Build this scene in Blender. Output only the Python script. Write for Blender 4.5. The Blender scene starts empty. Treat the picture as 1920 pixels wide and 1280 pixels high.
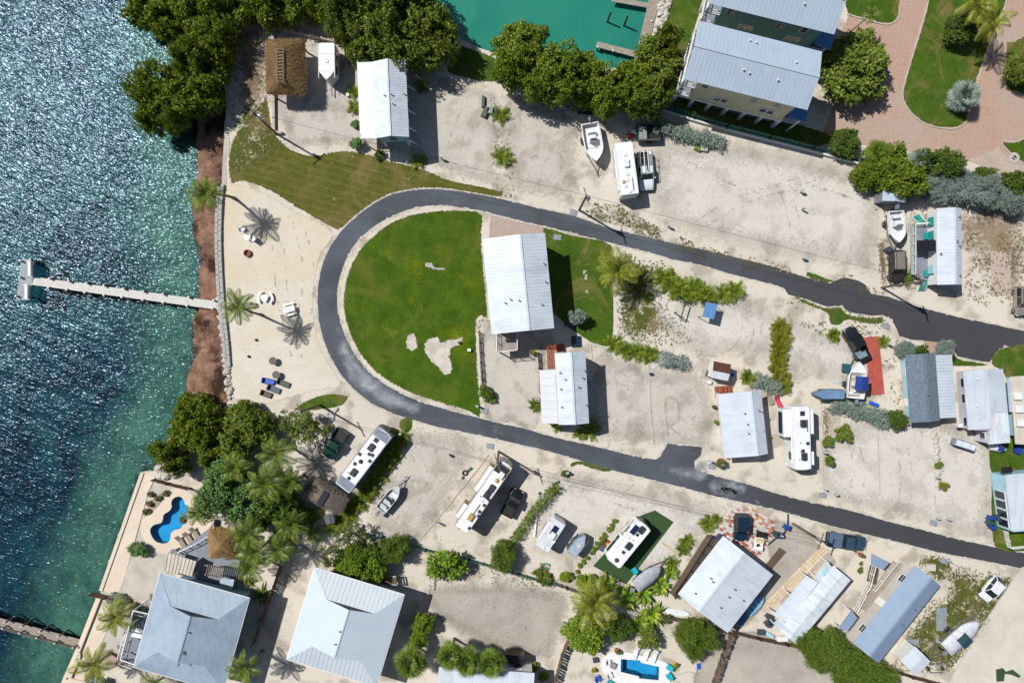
import bpy, bmesh, math, random
import numpy as np
from mathutils import Vector, Matrix, noise as mnoise
from mathutils.geometry import tessellate_polygon, delaunay_2d_cdt
R = math.radians
rnd = random.Random(7)
SC = bpy.context.scene
COL = SC.collection
# ------------------------------------------------------------------ camera, sky, sun, exposure
CAM_H = 92.0
cam = bpy.data.cameras.new('camera'); cam.sensor_width = 36.0; cam.lens = 24.0
cam.clip_start = 1.0; cam.clip_end = 9000.0
cam_o = bpy.data.objects.new('camera', cam); cam_o.location = (0, 0, CAM_H); COL.objects.link(cam_o)
SC.camera = cam_o
SUN_V = Vector((-0.66, 0.39, 1.0)).normalized()
EL = math.asin(SUN_V.z)
world = bpy.data.worlds.new('World'); SC.world = world; world.use_nodes = True
wn = world.node_tree; bg = wn.nodes['Background']
sky = wn.nodes.new('ShaderNodeTexSky'); sky.sky_type = 'NISHITA'; sky.sun_disc = False
sky.sun_elevation = EL; sky.sun_rotation = math.atan2(SUN_V.x, SUN_V.y)
wn.links.new(sky.outputs[0], bg.inputs[0]); bg.inputs[1].default_value = 0.066
sl = bpy.data.lights.new('sun', 'SUN'); sl.energy = 5.0; sl.angle = R(0.53); sl.color = (1.0, 0.968, 0.915)
so = bpy.data.objects.new('sun', sl); COL.objects.link(so)
so.rotation_euler = SUN_V.to_track_quat('Z', 'Y').to_euler(); so.location = (-60, 40, 120)
vs = SC.view_settings; vs.view_transform = 'Standard'; vs.look = 'None'; vs.gamma = 1.0; vs.exposure = 0.07
vs.use_curve_mapping = False
SC.cycles.max_bounces = 6; SC.cycles.transparent_max_bounces = 16; SC.cycles.diffuse_bounces = 2
SC.cycles.glossy_bounces = 2; SC.cycles.transmission_bounces = 4; SC.cycles.caustics_reflective = False
SC.cycles.caustics_refractive = False; SC.cycles.sample_clamp_indirect = 4.0

# ------------------------------------------------------------------ plan coordinates
SPX = 1920.0 / 138.0                      # survey pixels per metre on the ground
def P(px, py, z=0.0):
    k = 1.0 - z / CAM_H
    return Vector(((px - 960.0) / SPX * k, (640.0 - py) / SPX * k, z))
def PP(pts, z=0.0): return [P(a, b, z) for a, b in pts]
def ang(a, b): return math.atan2(-(b[1] - a[1]), b[0] - a[0])
def mid(*p): return (sum(a[0] for a in p) / len(p), sum(a[1] for a in p) / len(p))

# ------------------------------------------------------------------ materials
ALB = 0.80
def lin(c):
    out = []
    for v in c:
        v = v / 255.0
        out.append((v / 12.92 if v <= 0.04045 else ((v + 0.055) / 1.055) ** 2.4) * ALB)
    return (out[0], out[1], out[2], 1.0)
MATS = {}
class NT:
    def __init__(s, name):
        s.m = bpy.data.materials.new(name); s.m.use_nodes = True; s.t = s.m.node_tree
        s.b = s.t.nodes['Principled BSDF']; s.out = s.t.nodes['Material Output']
        s.tc = None
        MATS[name] = s.m
    def n(s, typ, **kw):
        x = s.t.nodes.new('ShaderNode' + typ)
        for k, v in kw.items(): setattr(x, k, v)
        return x
    def l(s, a, b): s.t.links.new(a, b)
    def coord(s, world=False):
        if world: return s.n('NewGeometry').outputs['Position']
        if not s.tc: s.tc = s.n('TexCoord')
        return s.tc.outputs['Object']
    def mapped(s, co, scale=(1, 1, 1), rz=0):
        if rz:
            r = s.n('Mapping'); s.l(co, r.inputs[0]); r.inputs['Rotation'].default_value = (0, 0, rz); co = r.outputs[0]
        m = s.n('Mapping'); s.l(co, m.inputs[0]); m.inputs['Scale'].default_value = scale
        return m.outputs[0]
    def noise(s, co, scale, detail=3, rough=.55, dist=0):
        x = s.n('TexNoise'); s.l(co, x.inputs['Vector']); x.inputs['Scale'].default_value = scale
        x.inputs['Detail'].default_value = detail; x.inputs['Roughness'].default_value = rough
        x.inputs['Distortion'].default_value = dist; return x.outputs['Fac']
    def ramp(s, f, stops, interp='LINEAR'):
        x = s.n('ValToRGB'); s.l(f, x.inputs[0]); r = x.color_ramp; r.interpolation = interp
        while len(r.elements) < len(stops): r.elements.new(.5)
        for e, (p, c) in zip(r.elements, stops):
            e.position = p; e.color = c if len(c) == 4 else (*c, 1)
        return x.outputs[0]
    def bw(s, f, a, b): return s.ramp(f, [(a, (0, 0, 0)), (b, (1, 1, 1))])
    def mix(s, f, a, b, blend='MIX'):
        x = s.n('Mix', data_type='RGBA', blend_type=blend)
        for v, i in ((f, 0), (a, 6), (b, 7)):
            if isinstance(v, (int, float)): x.inputs[i].default_value = v
            elif isinstance(v, tuple): x.inputs[i].default_value = v
            else: s.l(v, x.inputs[i])
        return x.outputs[2]
    def math(s, op, a, b=0.0, clamp=False):
        x = s.n('Math', operation=op, use_clamp=clamp)
        for i, v in enumerate((a, b)):
            if isinstance(v, (int, float)): x.inputs[i].default_value = v
            else: s.l(v, x.inputs[i])
        return x.outputs[0]
    def bump(s, h, st=.4, d=.05):
        x = s.n('Bump'); x.inputs['Strength'].default_value = st; x.inputs['Distance'].default_value = d
        s.l(h, x.inputs['Height']); s.l(x.outputs[0], s.b.inputs['Normal'])
    def color(s, c):
        if isinstance(c, tuple): s.b.inputs['Base Color'].default_value = c
        else: s.l(c, s.b.inputs['Base Color'])
    def rough(s, v): s.b.inputs['Roughness'].default_value = v
    def faded(s, width=.55, scale=2.2, soft=False):
        """ragged edge: the sheet thins out along its border"""
        a = s.n('Attribute', attribute_name='fade').outputs['Fac']
        nz = s.noise(s.coord(True), scale, 4, .7)
        f = s.math('ADD', a, s.math('MULTIPLY', s.math('SUBTRACT', nz, .5), 2.4 * width))
        f = s.bw(f, .1, .9) if soft else s.bw(f, .42, .58)
        tr = s.n('BsdfTransparent'); mx = s.n('MixShader')
        s.l(f, mx.inputs[0]); s.l(tr.outputs[0], mx.inputs[1]); s.l(s.b.outputs[0], mx.inputs[2])
        s.l(mx.outputs[0], s.out.inputs[0])

def mk(name, c, c2=None, sc=3.0, rough=.6, metal=0.0, bump=0.0, bsc=None, detail=3, lo=.35, hi=.65, coat=0.0, spec=None, stretch=None):
    """plain object material: one colour, broken up by a second through noise"""
    if name in MATS: return MATS[name]
    s = NT(name)
    co = s.coord()
    if stretch: co = s.mapped(co, stretch)
    a = lin(c)
    if c2 is None: c2 = tuple(max(0, v * .86) for v in c)
    nz = s.noise(co, sc, detail)
    s.color(s.ramp(nz, [(lo, a), (hi, lin(c2))]))
    s.rough(rough); s.b.inputs['Metallic'].default_value = metal
    if coat: s.b.inputs['Coat Weight'].default_value = coat; s.b.inputs['Coat Roughness'].default_value = .08
    if spec is not None: s.b.inputs['Specular IOR Level'].default_value = spec
    if bump: s.bump(s.noise(co, bsc or sc * 4, 3), bump)
    return s.m
def glass(name, c, rough=.06):
    if name in MATS: return MATS[name]
    s = NT(name); s.color(lin(c)); s.rough(rough); s.b.inputs['Specular IOR Level'].default_value = .8
    return s.m

# ------------------------------------------------------------------ mesh building
class MB:
    def __init__(s): s.v = []; s.f = []; s.mi = []
    def add(s, vs, fs, mi=0):
        o = len(s.v); s.v.extend(vs); s.f.extend([tuple(i + o for i in f) for f in fs]); s.mi.extend([mi] * len(fs)); return s
    def box(s, c, d, rz=0.0, M=None, mi=0):
        x, y, z = d[0] / 2, d[1] / 2, d[2] / 2
        vs = [Vector((a, b, e)) for e in (-z, z) for a, b in ((-x, -y), (x, -y), (x, y), (-x, y))]
        if rz: m = Matrix.Rotation(rz, 3, 'Z'); vs = [m @ v for v in vs]
        if M is not None: vs = [M @ v for v in vs]
        cv = Vector(c); vs = [v + cv for v in vs]
        return s.add(vs, [(3, 2, 1, 0), (4, 5, 6, 7), (0, 1, 5, 4), (1, 2, 6, 5), (2, 3, 7, 6), (3, 0, 4, 7)], mi)
    def b(s, x0, x1, y0, y1, z0, z1, mi=0):
        return s.box(((x0 + x1) / 2, (y0 + y1) / 2, (z0 + z1) / 2), (x1 - x0, y1 - y0, z1 - z0), mi=mi)
    def bar(s, p, q, w, h=None, mi=0):
        """square bar from p to q"""
        p, q = Vector(p), Vector(q); d = q - p; L = d.length
        if L < 1e-6: return s
        m = d.to_track_quat('X', 'Z').to_matrix()
        return s.box((p + q) / 2, (L, w, h or w), M=m, mi=mi)
    def cyl(s, p, q, r0, r1=None, n=8, mi=0, caps=True):
        p, q = Vector(p), Vector(q); r1 = r0 if r1 is None else r1
        m = (q - p).to_track_quat('Z', 'Y').to_matrix()
        vs = []
        for c, r in ((p, r0), (q, r1)):
            for i in range(n):
                a = 2 * math.pi * i / n; vs.append(c + m @ Vector((r * math.cos(a), r * math.sin(a), 0)))
        fs = [(i, (i + 1) % n, n + (i + 1) % n, n + i) for i in range(n)]
        if caps: fs += [tuple(range(n - 1, -1, -1)), tuple(range(n, 2 * n))]
        return s.add(vs, fs, mi)
    def tube(s, pts, rad, n=6, mi=0):
        pts = [Vector(p) for p in pts]; k = len(pts)
        rs = rad if isinstance(rad, (list, tuple)) else [rad] * k
        vs = []
        for i, p in enumerate(pts):
            d = pts[min(i + 1, k - 1)] - pts[max(i - 1, 0)]
            m = d.to_track_quat('Z', 'Y').to_matrix()
            for j in range(n):
                a = 2 * math.pi * j / n; vs.append(p + m @ Vector((rs[i] * math.cos(a), rs[i] * math.sin(a), 0)))
        fs = [(i * n + j, i * n + (j + 1) % n, (i + 1) * n + (j + 1) % n, (i + 1) * n + j) for i in range(k - 1) for j in range(n)]
        fs += [tuple(range(n - 1, -1, -1)), tuple(range((k - 1) * n, k * n))]
        return s.add(vs, fs, mi)
    def prism(s, poly, z0, z1, mi=0, holes=()):
        if holes:
            loops = [list(poly)] + [list(h) for h in holes]; fl = [p for l in loops for p in l]; n = len(fl)
            vs = [Vector((p[0], p[1], z0)) for p in fl] + [Vector((p[0], p[1], z1)) for p in fl]; fs = []; o = 0
            for l in loops:
                k = len(l); fs += [(o + i, o + (i + 1) % k, n + o + (i + 1) % k, n + o + i) for i in range(k)]; o += k
            for t in tessellate_polygon([[Vector((p[0], p[1], 0)) for p in l] for l in loops]):
                a, b_, c = [fl[i] for i in t]
                if (b_[0] - a[0]) * (c[1] - a[1]) - (b_[1] - a[1]) * (c[0] - a[0]) < 0: t = t[::-1]
                fs.append(tuple(n + i for i in t))
            return s.add(vs, fs, mi)
        n = len(poly); ar = sum(poly[i][0] * poly[(i + 1) % n][1] - poly[(i + 1) % n][0] * poly[i][1] for i in range(n))
        if ar < 0: poly = poly[::-1]
        vs = [Vector((p[0], p[1], z0)) for p in poly] + [Vector((p[0], p[1], z1)) for p in poly]
        fs = [(i, (i + 1) % n, n + (i + 1) % n, n + i) for i in range(n)]
        tri = tessellate_polygon([[Vector((p[0], p[1], 0)) for p in poly]])
        for t in tri:
            a, b_, c = [poly[i] for i in t]
            if (b_[0] - a[0]) * (c[1] - a[1]) - (b_[1] - a[1]) * (c[0] - a[0]) < 0: t = t[::-1]
            fs.append(tuple(n + i for i in t)); fs.append(tuple(t[::-1]))
        return s.add(vs, fs, mi)
    def loft(s, rings, mi=0, cap=True, closed=True):
        n = len(rings[0]); vs = [Vector(p) for r in rings for p in r]
        m = n if closed else n - 1
        fs = [(i * n + j, i * n + (j + 1) % n, (i + 1) * n + (j + 1) % n, (i + 1) * n + j) for i in range(len(rings) - 1) for j in range(m)]
        if cap and closed: fs += [tuple(range(n - 1, -1, -1)), tuple(range((len(rings) - 1) * n, len(rings) * n))]
        return s.add(vs, fs, mi)
    def dome(s, c, rx, ry, rz, n=10, k=4, mi=0):
        c = Vector(c); rings = []
        for i in range(k):
            t = math.pi / 2 * i / k
            rings.append([c + Vector((rx * math.cos(t) * math.cos(2 * math.pi * j / n), ry * math.cos(t) * math.sin(2 * math.pi * j / n), rz * math.sin(t))) for j in range(n)])
        s.loft(rings, mi, cap=False)
        o = len(s.v) - n; s.v.append(c + Vector((0, 0, rz))); t = len(s.v) - 1
        for j in range(n): s.f.append((o + j, o + (j + 1) % n, t)); s.mi.append(mi)
        return s
    def mesh(s, name, smooth=False):
        me = bpy.data.meshes.new(name); me.from_pydata([tuple(v) for v in s.v], [], s.f)
        if any(s.mi): me.polygons.foreach_set('material_index', s.mi)
        if smooth: me.polygons.foreach_set('use_smooth', [True] * len(s.f))
        me.update(); return me
    def build(s, name, mat, parent=None, loc=None, rz=0.0, smooth=False, fix=False, bevel=0.0):
        me = s.mesh(name, smooth)
        if fix:
            bm = bmesh.new(); bm.from_mesh(me); bmesh.ops.recalc_face_normals(bm, faces=bm.faces); bm.to_mesh(me); bm.free()
        for m in (mat if isinstance(mat, (list, tuple)) else [mat]): me.materials.append(m)
        o = bpy.data.objects.new(name, me); COL.objects.link(o)
        if loc is not None: o.location = loc
        if rz: o.rotation_euler.z = rz
        if parent is not None: o.parent = parent
        if bevel:
            md = o.modifiers.new('bevel', 'BEVEL'); md.width = bevel; md.segments = 2; md.limit_method = 'ANGLE'
        return o
def tag(o, label=None, cat=None, group=None, kind=None):
    if label: o['label'] = label
    if cat: o['category'] = cat
    if group: o['group'] = group
    if kind: o['kind'] = kind
    return o
def thing(name, label, cat, loc=(0, 0, 0), rz=0.0, group=None):
    o = bpy.data.objects.new(name, None); COL.objects.link(o); o.empty_display_size = .3
    o.location = loc; o.rotation_euler = (0, 0, rz); return tag(o, label, cat, group)
def child(name, me, parent, loc=(0, 0, 0), rot=(0, 0, 0), scale=(1, 1, 1), mat=None):
    o = bpy.data.objects.new(name, me); COL.objects.link(o); o.parent = parent
    o.location = loc; o.rotation_euler = rot; o.scale = scale
    if mat is not None and me.materials:
        o.material_slots[0].link = 'OBJECT'; o.material_slots[0].material = mat
    return o
def copy_tree(o, parent=None):
    c = o.copy(); COL.objects.link(c); c.parent = parent
    for ch in list(o.children): copy_tree(ch, c)
    return c

# ------------------------------------------------------------------ flat sheets of ground
def area2(p):
    n = len(p); return sum(p[i].x * p[(i + 1) % n].y - p[(i + 1) % n].x * p[i].y for i in range(n))
def smooth_poly(pts, closed=True, k=4):
    n = len(pts); out = []
    rng = range(n) if closed else range(n - 1)
    for i in rng:
        if closed: a, b, c, d = pts[i - 1], pts[i], pts[(i + 1) % n], pts[(i + 2) % n]
        else: a, b, c, d = pts[max(i - 1, 0)], pts[i], pts[i + 1], pts[min(i + 2, n - 1)]
        for j in range(k):
            t = j / k; t2 = t * t; t3 = t2 * t
            out.append(tuple(.5 * (2 * b[q] + (c[q] - a[q]) * t + (2 * a[q] - 5 * b[q] + 4 * c[q] - d[q]) * t2 + (3 * b[q] - a[q] - 3 * c[q] + d[q]) * t3) for q in range(len(b))))
    if not closed: out.append(tuple(pts[-1]))
    return out
def resample(pts, step, closed=True):
    out = []; n = len(pts)
    for i in range(n if closed else n - 1):
        a, b = pts[i], pts[(i + 1) % n]; k = max(1, int((b - a).length / step))
        for j in range(k): out.append(a.lerp(b, j / k))
    if not closed: out.append(pts[-1])
    return out
def sheet(name, px, z, mat, fade=0.0, jit=0.0, smooth=True, step=.5, kind='structure', parent=None, world=None):
    """a thin sheet of ground; border fades out over `fade` metres, or is ragged by `jit`"""
    src = smooth_poly(px) if smooth else px
    pts = [Vector((p[0], p[1], 0)) for p in world] if world else PP(src)
    if area2(pts) < 0: pts = pts[::-1]
    if fade or jit: pts = resample(pts, step)
    if jit:
        q = []
        for i, p in enumerate(pts):
            t = (pts[(i + 1) % len(pts)] - pts[i - 1]); nrm = Vector((t.y, -t.x, 0))
            if nrm.length: nrm.normalize()
            q.append(p + nrm * jit * (mnoise.noise(p * 1.7) + .6 * mnoise.noise(p * 5.1)))
        pts = q
    n = len(pts)
    if fade:
        B = np.array([(p.x, p.y) for p in pts]); st = max(.35, min(1.5, fade * .45))
        lo, hi = B.min(0), B.max(0)
        gx, gy = np.meshgrid(np.arange(lo[0], hi[0], st), np.arange(lo[1], hi[1], st)); G = np.stack([gx.ravel(), gy.ravel()], 1)
        E = np.roll(B, -1, 0); inside = np.zeros(len(G), bool); dist = np.full(len(G), 1e9)
        for a, b in zip(B, E):
            c = ((a[1] > G[:, 1]) != (b[1] > G[:, 1]))
            if c.any():
                xx = (b[0] - a[0]) * (G[:, 1] - a[1]) / ((b[1] - a[1]) or 1e-9) + a[0]; inside ^= c & (G[:, 0] < xx)
            d = b - a; t = np.clip(((G - a) @ d) / max(d @ d, 1e-9), 0, 1); dist = np.minimum(dist, np.hypot(*(G - a - t[:, None] * d).T))
        k = inside & (dist > st * .35) & (dist < fade + 2 * st); G = G[k]; dist = dist[k]
        vin = [Vector(p) for p in B] + [Vector(p) for p in G]
        ov, oe, of, iv, _, _ = delaunay_2d_cdt(vin, [], [list(range(n))], 1, 1e-5)
        full = [0.0] * n + [min(1.0, float(x) / fade) for x in dist]
        att = [max(full[q] for q in src_) if src_ else 0.0 for src_ in iv]
        mb_v = ov; fs = [tuple(f) for f in of]
    else:
        mb_v = pts; att = [1.0] * n; fs = []
        for t in tessellate_polygon([[Vector((p.x, p.y, 0)) for p in pts]]):
            a, b, c = [pts[i] for i in t]
            if (b.x - a.x) * (c.y - a.y) - (b.y - a.y) * (c.x - a.x) < 0: t = t[::-1]
            fs.append(tuple(t))
    me = bpy.data.meshes.new(name); me.from_pydata([(p.x, p.y, z) for p in mb_v], [], fs)
    at = me.attributes.new('fade', 'FLOAT', 'POINT'); at.data.foreach_set('value', att)
    me.materials.append(mat); me.update()
    o = bpy.data.objects.new(name, me); COL.objects.link(o)
    if parent is not None: o.parent = parent
    else: o['kind'] = kind
    return o
def slab(name, px, z0, z1, mat, smooth=False, kind='structure', parent=None, holes=()):
    mb = MB(); mb.prism([tuple(p.xy) for p in PP(smooth_poly(px) if smooth else px)], z0, z1, holes=[[tuple(p.xy) for p in PP(h)] for h in holes])
    o = mb.build(name, mat, parent)
    if parent is None: o['kind'] = kind
    return o
# ------------------------------------------------------------------ ground materials
def ground_mat(name, light, dark, warm=None, grain=.35, patch=.12, speck=0.0, fade=0, fscale=2.2, bump=.5, streak=None, stain=None, soft=False):
    s = NT(name); co = s.coord(True)
    big = s.noise(co, patch, 5, .62, .6)
    c = s.ramp(big, [(.36, lin(dark)), (.62, lin(light))])
    if warm: c = s.mix(s.bw(s.noise(co, .05, 4, .6, 1.0), .48, .66), c, lin(warm))
    if streak:
        w = s.noise(s.mapped(co, (1, 9, 1), streak), .35, 4, .6, .8)
        c = s.mix(s.math('MULTIPLY', s.bw(w, .5, .72), .5), c, lin(dark))
    fine = s.noise(co, 4.5, 6, .75)
    c = s.mix(grain, c, s.ramp(fine, [(.28, (.25, .25, .25)), (.5, (.52, .52, .52)), (.75, (.82, .82, .82))]), 'OVERLAY')
    if stain: c = s.mix(s.math('MULTIPLY', s.bw(s.noise(co, .16, 7, .72, 1.6), .52, .8), .7), c, lin(stain))
    if speck:
        v = s.n('TexVoronoi'); s.l(co, v.inputs['Vector']); v.inputs['Scale'].default_value = 2.6
        sp = s.math('MULTIPLY', s.bw(v.outputs['Distance'], .16, .08), s.bw(s.noise(co, .33, 3), .5, .62))
        c = s.mix(s.math('MULTIPLY', sp, speck), c, lin((96, 84, 62)))
    s.color(c); s.rough(.95); s.b.inputs['Specular IOR Level'].default_value = .15
    s.bump(s.noise(co, 7, 6, .8), bump, .06)
    if fade: s.faded(fade, fscale, soft)
    return s.m
SAND = ground_mat('coral_sand', (214, 206, 193), (207, 198, 185), (216, 206, 190), .22, .13, .4, stain=(199, 192, 182))
PALE = ground_mat('pale_sand', (214, 208, 200), (207, 200, 191), None, .20, .2, .2, fade=.6, streak=.9, soft=True)
BEACH = ground_mat('beach_sand', (221, 213, 201), (214, 205, 189), (216, 203, 176), .3, .3, 0, fade=.5, bump=1.0, streak=-.3, stain=(204, 190, 164))
GREY = ground_mat('grey_gravel', (201, 194, 185), (190, 183, 174), (203, 195, 185), .26, .16, .3, fade=.7, soft=True)
DGREY = ground_mat('dark_gravel', (182, 175, 166), (164, 157, 149), (188, 180, 169), .40, .2, .1, fade=.5, soft=True)
SMOOTHW = ground_mat('white_marl', (214, 207, 196), (199, 191, 180), None, .2, .2, .05, fade=.3)
DIRT = ground_mat('brown_dirt', (150, 128, 104), (118, 98, 78), (166, 146, 120), .5, .3, .6, fade=.9, soft=True)
CONC = ground_mat('concrete', (201, 194, 184), (182, 175, 166), None, .22, .4, 0, fade=0, bump=.2)
CREAM = ground_mat('cream_concrete', (226, 211, 193), (216, 200, 181), None, .12, .3, 0, bump=.15)
SHOULDER = ground_mat('shoulder_marl', (206, 198, 186), (184, 176, 164), None, .35, .6, .1, fade=.5)

def grass_mat(name, a, b, yellow=None, brown=None, bare=0.0, fade=.6, stripes=None, ylo=.6, soft=False):
    s = NT(name); co = s.coord(True)
    c = s.ramp(s.noise(co, .32, 7, .72, .3), [(.34, lin(b)), (.64, lin(a))])
    if yellow: c = s.mix(s.bw(s.noise(co, .14, 7, .75, .5), ylo, ylo + .12), c, lin(yellow))
    if brown: c = s.mix(s.bw(s.noise(s.mapped(co, (1, 1, 1), 1.1), .17, 6, .72, .9), .5, .68), c, lin(brown))
    if stripes is not None:
        w = s.n('TexWave', wave_type='BANDS'); s.l(s.mapped(co, (1, 1, 1), stripes), w.inputs[0])
        w.inputs['Scale'].default_value = .32; w.inputs['Distortion'].default_value = 2.2; w.inputs['Detail'].default_value = 3
        c = s.mix(s.math('MULTIPLY', s.bw(w.outputs['Fac'], .72, .98), s.math('MULTIPLY', s.noise(co, .35, 5, .7), .42)), c, lin((150, 138, 84)))
    fine = s.noise(co, 5.5, 5, .8)
    c = s.mix(.75, c, s.ramp(fine, [(.3, (.22, .22, .22)), (.5, (.5, .5, .5)), (.7, (.8, .8, .8))]), 'OVERLAY')
    if bare: c = s.mix(s.bw(s.noise(co, .9, 6, .75), .70 - bare * .3, .76 - bare * .3), c, lin((196, 182, 160)))
    s.color(c); s.rough(.9); s.b.inputs['Specular IOR Level'].default_value = .1
    s.bump(s.noise(co, 9, 5, .85), 1.0, .12)
    s.faded(fade, 3.0, soft)
    return s.m
LAWN = grass_mat('lush_lawn', (86, 112, 27), (55, 86, 18), (124, 138, 28), (102, 112, 42), 0, .5, None, .6)
YLAWN = grass_mat('yellow_grass', (126, 140, 30), (100, 124, 26), (146, 150, 40), None, 0, .75, None, soft=True)
LAWN2 = grass_mat('side_lawn', (84, 110, 34), (60, 90, 22), (118, 132, 40), (140, 122, 78), .05, .4, None)
DRYLAWN = grass_mat('dry_lawn', (104, 106, 46), (86, 92, 36), (124, 114, 58), (136, 116, 80), .2, .6, -1.3)
WEEDY = grass_mat('weedy_ground', (98, 104, 48), (76, 82, 34), (128, 124, 66), (150, 130, 98), .55, 1.1, None)
ROUGHG = grass_mat('rough_grass', (86, 112, 42), (58, 84, 26), (112, 126, 52), (120, 104, 64), .1, .6, None)

def asphalt():
    s = NT('asphalt'); co = s.coord(True)
    c = s.ramp(s.noise(co, .12, 5, .6, .5), [(.35, lin((62, 67, 75))), (.66, lin((86, 93, 103)))])
    w = s.noise(s.mapped(co, (.5, 4, 1), .2), .3, 5, .65, 1.2)
    c = s.mix(s.math('MULTIPLY', s.bw(w, .55, .75), .4), c, lin((112, 114, 118)))
    g = s.n('NewGeometry'); sx = s.n('SeparateXYZ'); s.l(g.outputs['Position'], sx.inputs[0])
    east = s.bw(s.math('MULTIPLY', sx.outputs[0], .01), .18, .42)           # newer, darker surfacing towards the east
    c = s.mix(s.math('MULTIPLY', east, .8), c, lin((57, 55, 60)))
    c = s.mix(.4, c, s.ramp(s.noise(co, 6, 5, .8), [(.3, (.3, .3, .3)), (.7, (.72, .72, .72))]), 'OVERLAY')
    s.color(c); s.rough(.85); s.bump(s.noise(co, 12, 4, .8), .3, .02); return s.m
ASPH = asphalt()
DUST = ground_mat('road_dust', (160, 165, 172), (118, 122, 130), None, .4, .5, 0, fade=.75, fscale=.45, soft=True)

def pavers(name, a, b, mortar, scale, rz=.35, fade=0):
    s = NT(name); co = s.coord(True)
    t = s.n('TexBrick'); s.l(s.mapped(co, (1, 1, 1), rz), t.inputs['Vector'])
    t.inputs['Color1'].default_value = lin(a); t.inputs['Color2'].default_value = lin(b); t.inputs['Mortar'].default_value = lin(mortar)
    t.inputs['Scale'].default_value = scale; t.inputs['Mortar Size'].default_value = .012; t.inputs['Bias'].default_value = 0
    c = s.mix(s.bw(s.noise(co, .07, 5, .6, 1), .45, .7), t.outputs[0], lin((176, 160, 148)))
    c = s.mix(s.math('MULTIPLY', s.bw(s.noise(co, .14, 4, .7, 1.2), .6, .8), .6), c, lin((142, 122, 112)))
    c = s.mix(.35, c, s.ramp(s.noise(co, 3.5, 5, .8), [(.3, (.28, .28, .28)), (.7, (.75, .75, .75))]), 'OVERLAY')
    s.color(c); s.rough(.85); s.bump(t.outputs['Fac'], .3, .01)
    return s.m
PINK = pavers('terracotta_paving', (190, 160, 142), (176, 144, 127), (150, 124, 110), 2.0)
PINKL = pavers('pale_paving', (202, 184, 172), (188, 168, 156), (150, 138, 130), 1.6, 1.0)
ROSE = pavers('rose_paving', (186, 164, 154), (170, 148, 142), (140, 126, 120), 2.6, .7)

# ------------------------------------------------------------------ land, shore, sea
WATER_Z = -0.70
land_px = [(440, -30000), (440, -20), (434, 40), (424, 90), (420, 140), (424, 200), (421, 260), (418, 340), (411, 380), (409, 450), (411, 520), (415, 575), (424, 650),
           (428, 700), (432, 745), (404, 790), (366, 836), (334, 872), (300, 882), (268, 884), (190, 1106), (126, 1272), (60, 1440), (-3000, 9500), (-11000, 30000), (30000, 30000), (30000, -30000), (1290, -30000),
           (1262, -900), (1232, -20), (1217, 40), (1196, 112), (1188, 128), (1110, 128), (1050, 122), (965, 117), (930, 100), (898, 90), (864, 74), (845, 52), (810, 24), (768, -10), (740, -900), (700, -30000)]
POOL1 = smooth_poly([(337.5, 930), (344.5, 935), (347, 943), (352, 951), (351, 966), (344, 982), (338.7, 989.5), (327.5, 993), (321, 1000), (320, 1010), (315, 1016), (305, 1018), (292.5, 1013.7), (284.5, 1002.5), (282.5, 991), (290, 983), (302.5, 979.5), (306, 972.5), (308, 963.7), (317.5, 957.5), (322.5, 950), (322, 940), (327.5, 932.5)], True, 3)
POOL2 = [(1164, 1234), (1200, 1236.4), (1201.5, 1240.7), (1235.7, 1248.6), (1234.8, 1273.6), (1198.4, 1270.3), (1198, 1266.4), (1163.6, 1258)]
slab('ground', land_px, -4.5, 0.0, SAND, holes=(POOL1, POOL2))
shore_px = [(318, -2600), (322, -400), (330, -60), (336, 60), (352, 112), (346, 200), (360, 222), (361, 330), (352, 380), (354, 430), (366, 480), (365, 556), (356, 590), (352, 640), (357, 656), (346, 690), (340, 730),
            (328, 762), (322, 802), (288, 850), (277, 882), (262, 890), (188, 1108), (124, 1274), (58, 1442), (-3000, 9500)]
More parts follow.
